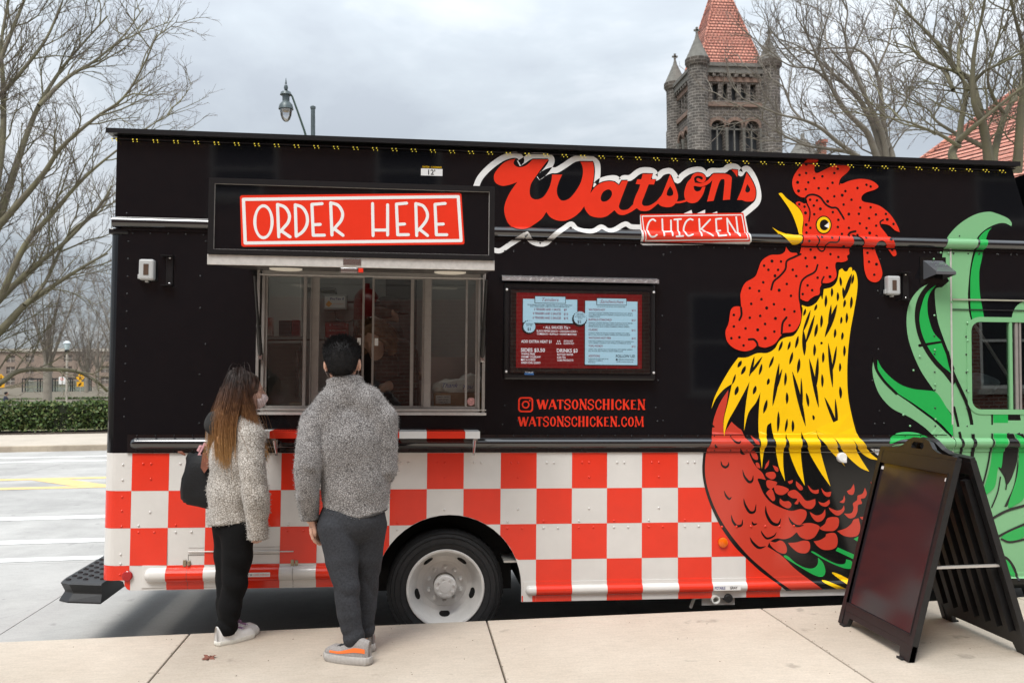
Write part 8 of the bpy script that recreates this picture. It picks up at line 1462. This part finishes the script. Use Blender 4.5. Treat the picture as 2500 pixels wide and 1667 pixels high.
def server(label, O, face, lean, jacket, cap=False, hair=None, seed=1, sk=(.5, .3, .22)):
    """a person inside the truck, standing at the counter"""
    p = empty('person', O, face, label, 'person'); SK = skinmat('skin inside', sk)
    s = SDF((-.36, -.40, 0), (.36, .50, 1.85), .010); hy = .06+lean*.22; hz = 1.62-lean*.30; P = head_sdf(s, (0, hy, hz), 0, 1.0, lean*.9)
    s.cap((0, .02+lean*.1, hz-.22), (0, hy-.02, hz-.06), .058, .055, .03); s.ell((0, lean*.05, 1.2-lean*.1), (.16, .10, .26)); s.ell((0, 0, .92), (.15, .11, .13))
    for e in (-1, 1): s.chain([(e*.19, .02+lean*.08, 1.40-lean*.18, .05), (e*.23, .06+lean*.1, 1.12-lean*.1, .042), (e*.14, .30, 1.05-lean*.04, .03), (e*.12, .36, 1.03-lean*.03, .034)]); s.chain([(e*.09, 0, .90, .085), (e*.10, 0, .48, .058), (e*.10, -.02, .08, .04), (e*.10, .12, .04, .035)])
    s.build('body', SK, p, (0, 0, 0)); J = M(jacket[0], jacket[1], rough=.85, var=.25, vscale=14, bump=.3, bscale=40)
    j = SDF((-.38, -.40, .70), (.38, .50, 1.62), .011); j.ell((0, lean*.05, 1.2-lean*.1), (.20, .14, .29), 0, .05); j.ell((0, 0, .93), (.19, .14, .16), 0, .05); j.cap((-.16, .01+lean*.1, 1.42-lean*.18), (.16, .01+lean*.1, 1.42-lean*.18), .085, None, .05); j.cap((0, .01+lean*.1, hz-.24), (0, .02+lean*.12, hz-.16), .085, .085, .03)
    for e in (-1, 1): j.chain([(e*.20, .02+lean*.08, 1.40-lean*.18, .075), (e*.24, .06+lean*.1, 1.12-lean*.1, .062), (e*.15, .27, 1.055-lean*.04, .048)], .02)
    j.warp(lambda x, y, z: .006*np.sin(26*z+8*x)*np.sin(17*x+11*y)); j.build('jacket', J, p, (0, 0, 0))
    t = SDF((-.26, -.2, .05), (.26, .2, 1.0), .013); t.ell((0, 0, .90), (.17, .13, .14)); [t.chain([(e*.09, 0, .88, .105), (e*.10, 0, .48, .075), (e*.10, -.02, .09, .058)]) for e in (-1, 1)]; t.build('trousers', M('dark work trousers', (.02, .02, .022), rough=.9), p, (0, 0, 0))
    m = MB(); [m.box(e*.10-.05, e*.10+.05, -.09, .19, 0, .08, .02) for e in (-1, 1)]; m.build('shoes', PLAST_B, p)
    if cap: p.scale = (1.06, 1.06, 1.06)
    if cap:
        c = SDF((-.2, hy-.25, hz-.15), (.2, hy+.35, hz+.2), .007); c.ell(P(0, -.005, .045), (.092, .112, .088)); c.ell(P(0, .0, -.10), (.13, .15, .125), 0, .004, 's'); c.cap(P(-.05, .11, .03), P(.05, .11, .03), .05, .05, .015, ((0, 0, 1), .2)); c.build('cap', M('black cap', (.012, .012, .013), rough=.85), p, (0, 0, 0))
        h = SDF((-.2, hy-.25, hz-.15), (.2, hy+.25, hz+.2), .007); h.ell(P(0, -.02, .0), (.084, .098, .075)); h.ell(P(0, .10, -.03), (.12, .09, .12), 0, .005, 's'); h.build('hair', M('brown short hair', (.05, .028, .018), rough=.6), p, (0, 0, 0))
        text_mesh('cap_lettering', 'WATSON\u2019S', M('cap thread', (.6, .6, .55)), p, float(P(0, 0, 0)[0]), float(P(0, -.1, .055)[2]), .016, float(P(0, -.128, .05)[1]), width=.085, align='CENTER')
    if hair:
        HB = M('brown wavy hair', (.085, .045, .022), rough=.45, col2=(.20, .11, .05), vscale=25); h = SDF((-.26, hy-.32, hz-.45), (.26, hy+.25, hz+.2), .008); h.ell(P(0, -.02, .03), (.094, .112, .10)); h.ell(P(0, .125, -.02), (.085, .08, .11), 0, .006, 's')
        for e in (-1, 1): h.chain([tuple(P(e*.085, -.01, 0))+(.045,), tuple(P(e*.11, -.01, -.12))+(.05,), tuple(P(e*.13, -.0, -.25))+(.03,)], .03)
        h.cap(P(0, -.09, -.02), P(0, -.11, -.2), .08, .06, .03); h.warp(lambda x, y, z: .006*np.sin(60*x+5*np.sin(30*z))); h.build('hair', HB, p, (0, 0, 0))
        gs = []
        for e in (-1, 1):
            for q in (-.06, -.02, .02): gs.append(([P(0, -.01, .125), P(e*.07, q*.5, .09), P(e*.10, q, 0), P(e*.13, q, -.13), P(e*.15+.02, q-.02, -.27), P(e*.19+.03, q-.03, -.36)], .016))
        strands('hair_strands', HB, p, (0, 0, 0), gs, 500, .002, .004, seed, 10)['kind'] = 'stuff'
server('man in black cap and black jacket turned away inside the truck window', tw(-.31, 1.22, .74), R(-50), .35, ('black work jacket', (.010, .010, .011)), cap=True)
server('woman with wavy brown hair bending down behind the truck counter', tw(-.19, .62, .74), R(160), .8, ('dark brown jacket', (.022, .017, .015)), hair=True, seed=8, sk=(.60, .36, .26))
def walker():
    O = (-25.75, 55, -.63); p = empty('person', O, R(-60), 'distant walker in dark navy jacket behind the hedge at the left edge', 'person')
    s = SDF((-.35, -.3, 0), (.35, .35, 1.80), .022); head_sdf(s, (0, .05, 1.60), 0, 1.1, .4); s.cap((0, 0, 1.4), (0, .03, 1.56), .06, .06); s.ell((0, 0, 1.15), (.17, .11, .30)); s.chain([(.09, 0, .9, .1), (.1, .1, .5, .07), (.1, .02, .06, .05)]); s.chain([(-.09, 0, .9, .1), (-.1, -.08, .5, .07), (-.1, -.18, .08, .05)])
    for e in (-1, 1): s.chain([(e*.2, 0, 1.38, .06), (e*.24, .03, 1.1, .05), (e*.2, .15, .9, .04)])
    s.build('body', SKIN, p, (0, 0, 0)); j = SDF((-.36, -.3, .75), (.36, .35, 1.52), .022); j.ell((0, 0, 1.15), (.21, .16, .33)); j.cap((-.17, 0, 1.38), (.17, 0, 1.38), .085); [j.chain([(e*.2, 0, 1.38, .08), (e*.24, .03, 1.1, .07), (e*.2, .13, .92, .055)]) for e in (-1, 1)]; j.build('jacket', M('navy coat', (.018, .022, .04), rough=.8), p, (0, 0, 0))
    t = SDF((-.3, -.35, .04), (.3, .3, 1.0), .022); t.ell((0, 0, .9), (.17, .13, .14)); t.chain([(.09, 0, .9, .11), (.1, .1, .5, .085), (.1, .02, .08, .065)]); t.chain([(-.09, 0, .9, .11), (-.1, -.08, .5, .085), (-.1, -.18, .1, .065)]); t.build('trousers', M('black jersey', (.010, .010, .011)), p, (0, 0, 0))
    h = SDF((-.15, -.12, 1.5), (.15, .2, 1.80), .016); h.ell((0, .03, 1.645), (.10, .12, .105)); h.ell((0, .16, 1.58), (.12, .09, .12), 0, .01, 's'); h.build('hair', M('black hair', (.008, .007, .0075)), p, (0, 0, 0))
walker()
# ------------------------------------------------------------ inside the truck
def interior():
    IW = M('interior panel', (.34, .34, .33), rough=.45, var=.06, vscale=2)
    m = MB(); m.box(-1.96, 3.4, 2.24, 2.29, .74, 3.3); m.build('interior_wall', IW, TRUCK)
    boxo('interior_wall', -1.96, -1.92, .10, 2.23, .74, 3.3, IW, TRUCK); boxo('interior_wall', 3.38, 3.42, .05, 2.23, .74, 3.3, IW, TRUCK)
    boxo('interior_ceiling', -1.95, 3.4, .05, 2.23, 3.30, 3.34, IW, TRUCK); boxo('interior_floor', -1.95, XR-.1, .66, 2.28, .70, .738, M('floor plate', (.10, .10, .10), rough=.5), TRUCK); boxo('interior_floor', -1.95, -.30, .02, .6595, .70, .738, M('floor plate', (.1, .1, .1)), TRUCK); boxo('interior_floor', .79, XR-.1, .02, .6595, .70, .738, M('floor plate', (.1, .1, .1)), TRUCK); boxo('wheel_box', -.30, .79, .06, .66, .905, .935, M('floor plate', (.1, .1, .1)), TRUCK)
    # inner face of the side wall round the window
    m = MB(); m.box(-1.92, -1.052, .045, .06, .95, 3.29); m.box(.477, 3.38, .045, .06, .95, 3.29); m.box(-1.052, .477, .045, .06, .95, 1.56); m.box(-1.052, .477, .045, .06, 2.57, 3.29); m.build('inner_lining', IW, TRUCK)
    SSL = M('stainless counter', (.5, .5, .5), rough=.3, metal=.9)
    boxo('inner_counter', -1.3, .9, .10, .50, 1.50, 1.545, SSL, TRUCK, .004)
    # lit ceiling strip seen through the panes
    boxo('ceiling_lamp', -.9, .9, 1.05, 1.13, 3.27, 3.299, M('lamp strip', (1, .96, .88), emis=3), TRUCK)
    t = empty('upright_fridge', tw(-1.10, 1.92, .74), 0, 'tall white cabinet inside the truck behind the left window pane', 'cabinet'); boxo('cabinet_body', -.145, .145, -.02, .28, 0, 2.05, M('white enamel', (.6, .6, .57)), t, .01); boxo('door_handle', .10, .12, -.045, -.021, .9, 1.3, STEEL, t)
    t = empty('wall_shelf', tw(-1.05, 1.62, 2.13), 0, 'pale wall shelf holding boxes behind the left window pane', 'shelf'); boxo('board', -.28, .30, -.12, .25, 0, .025, IW, t); boxo('shelf_bracket', .18, .2, -.05, .25, -.12, -.001, STEEL, t)
    def bx(nm, lab, x, w, h, mat, y=1.56): o = MB().box(-w/2, w/2, -.05, .05, 0, h, .003).build(nm, mat, None, loc=tw(x, y, 2.156)); tag(o, lab, 'box')
    bx('cereal_carton', 'red and white carton on the shelf inside the truck', -1.215, .075, .15, M('red carton', (.45, .06, .05), rough=.6, col2=(.6, .55, .5), vscale=9)); bx('dark_carton', 'dark grey carton on the shelf inside the truck', -1.07, .10, .13, M('dark carton', (.05, .05, .06))); bx('red_carton', 'dark red carton beside the dark grey one on the truck shelf', -.985, .06, .135, M('maroon carton', (.22, .03, .04), var=.3, vscale=30))
    # fire suppression set
    c = empty('control_box', tw(-.71, 2.18, 2.42), 0, 'grey wall control box with a white and orange name plate inside the truck', 'control box'); boxo('case', -.105, .105, -.10, .05, 0, .14, M('grey steel box', (.32, .32, .31), rough=.5), c, .006); boxo('name_plate', -.09, .09, -.103, -.1005, .02, .125, M('plate white', (.62, .62, .6)), c)
    text_mesh('name_lettering', 'ProTex II', M('ink blue', (.03, .04, .18)), c, -.045, .09, .022, -.1035, width=.125, bold=.02, shear=.2); mesh('orange_mark', [(-.085, -.1034, .05), (-.055, -.1034, .025), (-.025, -.1034, .055), (-.055, -.1034, .085)], [(0, 1, 2, 3)], M('orange print', (.7, .3, .03)), c); text_mesh('small_lettering', 'FIRE SUPPRESSION', M('ink orange', (.55, .2, .05)), c, -.015, .05, .009, -.1035, width=.09)
    w = empty('warning_notice', tw(-.70, 2.225, 2.17), 0, 'red warning notice on the back wall inside the truck', 'notice'); boxo('plate', -.105, .105, -.01, 0, 0, .15, M('notice red', (.36, .02, .02), rough=.5), w)
    for i, q in enumerate(('WARNING', 'PRECAUCI\u00d3N', 'ATTENTION')): text_mesh('notice_lettering', q, M('notice white', (.6, .55, .55)), w, .015, .117-i*.05, .014, -.0105, width=(.10, .12, .11)[i], align='CENTER'); drape('warning_triangle', [[(-.07, .117-i*.05), (-.05, .117-i*.05), (-.06, .134-i*.05)]], M('notice white', (.6, .55, .55)), w, lift=.0105, flat=True)
    k = empty('fire_cylinder', tw(-.41, 1.95, 1.75), 0, 'red fire suppression cylinder on the back wall inside the truck', 'cylinder'); MB().lathe([(.001, 0), (.10, .01), (.115, .04), (.115, .72), (.105, .79), (.07, .84), (.03, .86), (.03, .90), (.001, .90)], 24).build('tank', M('tank red', (.15, .006, .006), rough=.3), k, 'auto'); MB().lathe([(.118, .52), (.119, .53), (.119, .56), (.118, .57)], 24).build('strap', STEEL, k, 'auto'); boxo('tank_label', .02, .075, -.1165, -.108, .36, .46, M('plate white', (.62, .62, .6)), k); boxo('tank_label', -.05, -.01, -.1175, -.113, .30, .35, M('plate white', (.62, .62, .6)), k)
    m = MB(); m.tube([(-1.0, 2.2, 2.62), (-.72, 2.2, 2.62), (-.71, 2.19, 2.56)], .011, 7); m.tube([(-.6, 2.18, 2.5), (-.5, 2.1, 2.5)], .011, 7); m.tube([(-.72, 2.18, 2.42), (-.70, 2.16, 2.34), (-.60, 2.14, 2.31), (-.50, 2.05, 2.36)], .006, 6); m.build('pipes', M('dull pipe', (.12, .12, .12), rough=.4, metal=.6), TRUCK)
    boxo('equipment_rack', -.25, .02, 1.75, 2.2, .74, 3.0, M('dark rack', (.03, .03, .032), rough=.5), TRUCK); boxo('oven_panel', .05, 1.2, 1.8, 2.2, .74, 2.0, SSL, TRUCK)
    # carton of carrier bags on the counter
    b = empty('cardboard_box', tw(.305, .30, 1.5455), 0, 'brown cardboard box on the counter behind the right window pane', 'box'); CB = M('corrugated card', (.34, .21, .12), rough=.85, var=.12, vscale=14); boxo('carton', -.165, .165, -.11, .11, 0, .17, CB, b, .003); boxo('label', -.155, -.05, -.1125, -.1105, .095, .155, M('plate white', (.62, .62, .6)), b)
    for i, q in enumerate(('HAPPY PACK', 'CARRY OUT BAG', '1000 PCS')): text_mesh('label_lettering', q, P_BLKV, b, -.1025, .138-i*.018, .009, -.113, width=(.08, .07, .06)[i], align='CENTER')
    g = empty('carrier_bags', tw(.31, .30, 1.72), 0, 'crumpled white plastic carrier bags with blue script on the cardboard box', 'bags'); s = SDF((-.20, -.14, -.03), (.22, .15, .16), .008); s.ell((-.06, 0, .03), (.12, .10, .055)); s.ell((.09, 0, .05), (.10, .10, .075)); s.ell((0, .02, .0), (.17, .11, .03)); s.warp(lambda x, y, z: .010*np.sin(45*x+30*z+4*np.sin(40*y))*np.sin(38*y-26*z)+.005*np.sin(90*x)*np.sin(80*z)); s.build('plastic', M('white film', (.62, .62, .60), rough=.4), g, (0, 0, 0))
    for q, x, z, w_ in (('Thank', -.115, .035, .11), ('You', .03, .025, .07)): text_mesh('bag_lettering', q, M('blue script', (.02, .05, .30)), g, x, z, .03, -.125, width=w_, shear=.4)
    # card stand on the sill at the left
    cs = mesh('menu_card', [(-.055, -.03, 0), (.055, -.03, 0), (.055, 0, .10), (-.055, 0, .10), (.055, .03, 0), (-.055, .03, 0)], [(0, 1, 2, 3), (3, 2, 4, 5)], M('cream card', (.5, .47, .36), rough=.8), None, loc=tw(-.80, .20, 1.546)); tag(cs, 'folded cream card standing inside the left window pane', 'card')
    # cab: seat, rail and bundled coat seen through the cab window
    st = empty('cab_seat', tw(4.55, .75, .74), 0, 'dark seat inside the cab window at the right edge', 'seat'); boxo('cushion', -.25, .25, -.3, .3, .45, .6, PLAST_B, st, .04); boxo('backrest', -.38, -.26, -.3, .3, .5, 1.2, PLAST_B, st, .04); boxo('pedestal', -.15, .15, -.15, .15, 0, .449, PLAST_B, st)
    ct = SDF((-.32, -.2, -.1), (.38, .2, .18), .012); ct.ell((0, 0, 0), (.28, .14, .07)); ct.ell((.12, 0, .05), (.18, .13, .07)); ct.warp(lambda x, y, z: .012*np.sin(22*x+18*z)*np.sin(26*y+20*z)); co = ct.build('bundled_coat', M('dark coat', (.03, .033, .036), rough=.6, col2=(.25, .30, .32), vscale=5), None, (0, 0, 0)); co.location = tw(4.22, .42, 1.76); tag(co, 'bundled dark grey coat inside the cab window', 'coat')
    MB().tube([tw(3.98, .30, 1.665), tw(4.20, .30, 1.66), tw(4.27, .30, 1.63), tw(4.42, .30, 1.50)], .013, 8).build('grab_rail', M('yellow rail', (.62, .38, .01), rough=.35), None, True); tag(bpy.data.objects['grab_rail'], 'yellow grab rail inside the cab window', 'rail')
interior()
# ------------------------------------------------------------ folding pavement sign
def board():
    O = (3.08, -1.01, SWK); g = empty('pavement_sign', O, 0, 'black folding pavement sign with blank dark panels at the right', 'sign'); PB = M('sign plastic', (.009, .009, .010), rough=.45, var=.25, vscale=30, bump=.10, bscale=160); W2 = .41; H = 1.14
    PAN = M('blank dark panel', (.024, .018, .021), rough=.17, spec=.5, var=.1, vscale=2)
    def leaf(name, sx, ribs):
        l = empty(name, (0, 0, 0), parent=g); fx = sx*.355; tilt = math.atan2(fx-sx*.03, H)
        # local frame: u along y, v up the leaf, w outward
        up = np.array((-(fx-sx*.03), 0, H)); Ln = np.linalg.norm(up); up /= Ln; out = np.array((sx*up[2], 0, -sx*up[0]*1.0)); base = np.array((fx, 0, 0))
        if out[0]*sx < 0: out = -out
        def pt(u, v, w): return tuple(base+up*v+np.array((0, u, 0))+out*w)
        def slab(mb, u0, u1, v0, v1, w0, w1):
            V = [pt(u, v, w) for w in (w0, w1) for v in (v0, v1) for u in (u0, u1)]; mb.add(V, [(0, 2, 3, 1), (4, 5, 7, 6), (0, 1, 5, 4), (1, 3, 7, 5), (3, 2, 6, 7), (2, 0, 4, 6)])
        m = MB(); fr = .045
        slab(m, -W2, -W2+fr, .0, Ln-.05, -.018, .018); slab(m, W2-fr, W2, .0, Ln-.05, -.018, .018); slab(m, -W2+fr, W2-fr, .09, .14, -.016, .016); slab(m, -W2+fr, W2-fr, Ln-.13, Ln-.05, -.016, .016)
        m.build('frame', PB, l)
        # handle crest
        prof_ = [(-W2, Ln-.049), (W2, Ln-.049), (W2, Ln-.03), (.22, Ln-.02), (.16, Ln+.0), (.11, Ln+.04), (.06, Ln+.055), (-.06, Ln+.055), (-.11, Ln+.04), (-.16, Ln+.0), (-.22, Ln-.02), (-W2, Ln-.03)]; hole = [(-.06, Ln-.012), (.06, Ln-.012), (.065, Ln+.01), (.05, Ln+.028), (-.05, Ln+.028), (-.065, Ln+.01)]
        v, f = fill([prof_, hole]); m = MB()
        for w in (-.015, .015): m.add([pt(a, b, w) for a, b in v], f)
        for lp in (prof_, hole):
            n = len(lp); m.add([pt(a, b, w) for w in (-.015, .015) for a, b in lp], [(i, (i+1) % n, n+(i+1) % n, n+i) for i in range(n)])
        m.build('handle_crest', PB, l)
        # skirt with feet
        q = [(-W2, .0), (-W2+.10, .0), (-W2+.12, .055), (W2-.12, .055), (W2-.10, .0), (W2, .0), (W2, .089), (-W2, .089)]; m = MB(); n = len(q); m.add([pt(a, b, w) for w in (-.014, .014) for a, b in q], [tuple(range(n)), tuple(range(2*n-1, n-1, -1))]+[(i, (i+1) % n, n+(i+1) % n, n+i) for i in range(n)]); m.build('foot_skirt', PB, l)
        for sg in (-1, 1): m = MB(); slab(m, sg*(W2-.075)-.028, sg*(W2-.075)+.028, -.012, .004, -.03, .03); m.build('rubber_foot', RUBBER, l)
        m = MB(); slab(m, -W2+fr, W2-fr, .141, Ln-.131, -.006, .004); m.build('panel', PAN, l)
        m = MB(); slab(m, -W2+fr-.006, -W2+fr, .14, Ln-.13, .004, .021); slab(m, W2-fr, W2-fr+.006, .14, Ln-.13, .004, .021); slab(m, -W2+fr, W2-fr, .135, .141, .004, .021); slab(m, -W2+fr, W2-fr, Ln-.131, Ln-.125, .004, .021); m.build('panel_trim', PB, l)
        if not ribs:
            for u, v_ in ((-W2+fr+.02, Ln-.165), (W2-fr-.02, Ln-.165)): m = MB(); slab(m, u-.013, u+.013, v_-.008, v_+.012, .004, .006); m.build('white_tab', P_DECW, l)
        else:
            for k in range(7): u = -W2+.09+k*.105; m = MB(); slab(m, u-.022, u+.022, .14, Ln-.16, -.045, -.007); m.build('rib', PB, l)
        return pt, Ln
    leaf('front_leaf', -1, False); leaf('rear_leaf', 1, True)
    m = MB()
    for y in (-.38, .38): m.box(-.20, .20, y-.012, y+.012, .50, .512)
    m.build('spreader_bar', M('zinc bar', (.6, .58, .55), rough=.45, metal=.6), g)
    m = MB()
    for y in (-.3, .3): m.tube([(-.03, y, 1.10), (.03, y, 1.10)], .012, 8)
    m.build('hinge', PB, g)
board()
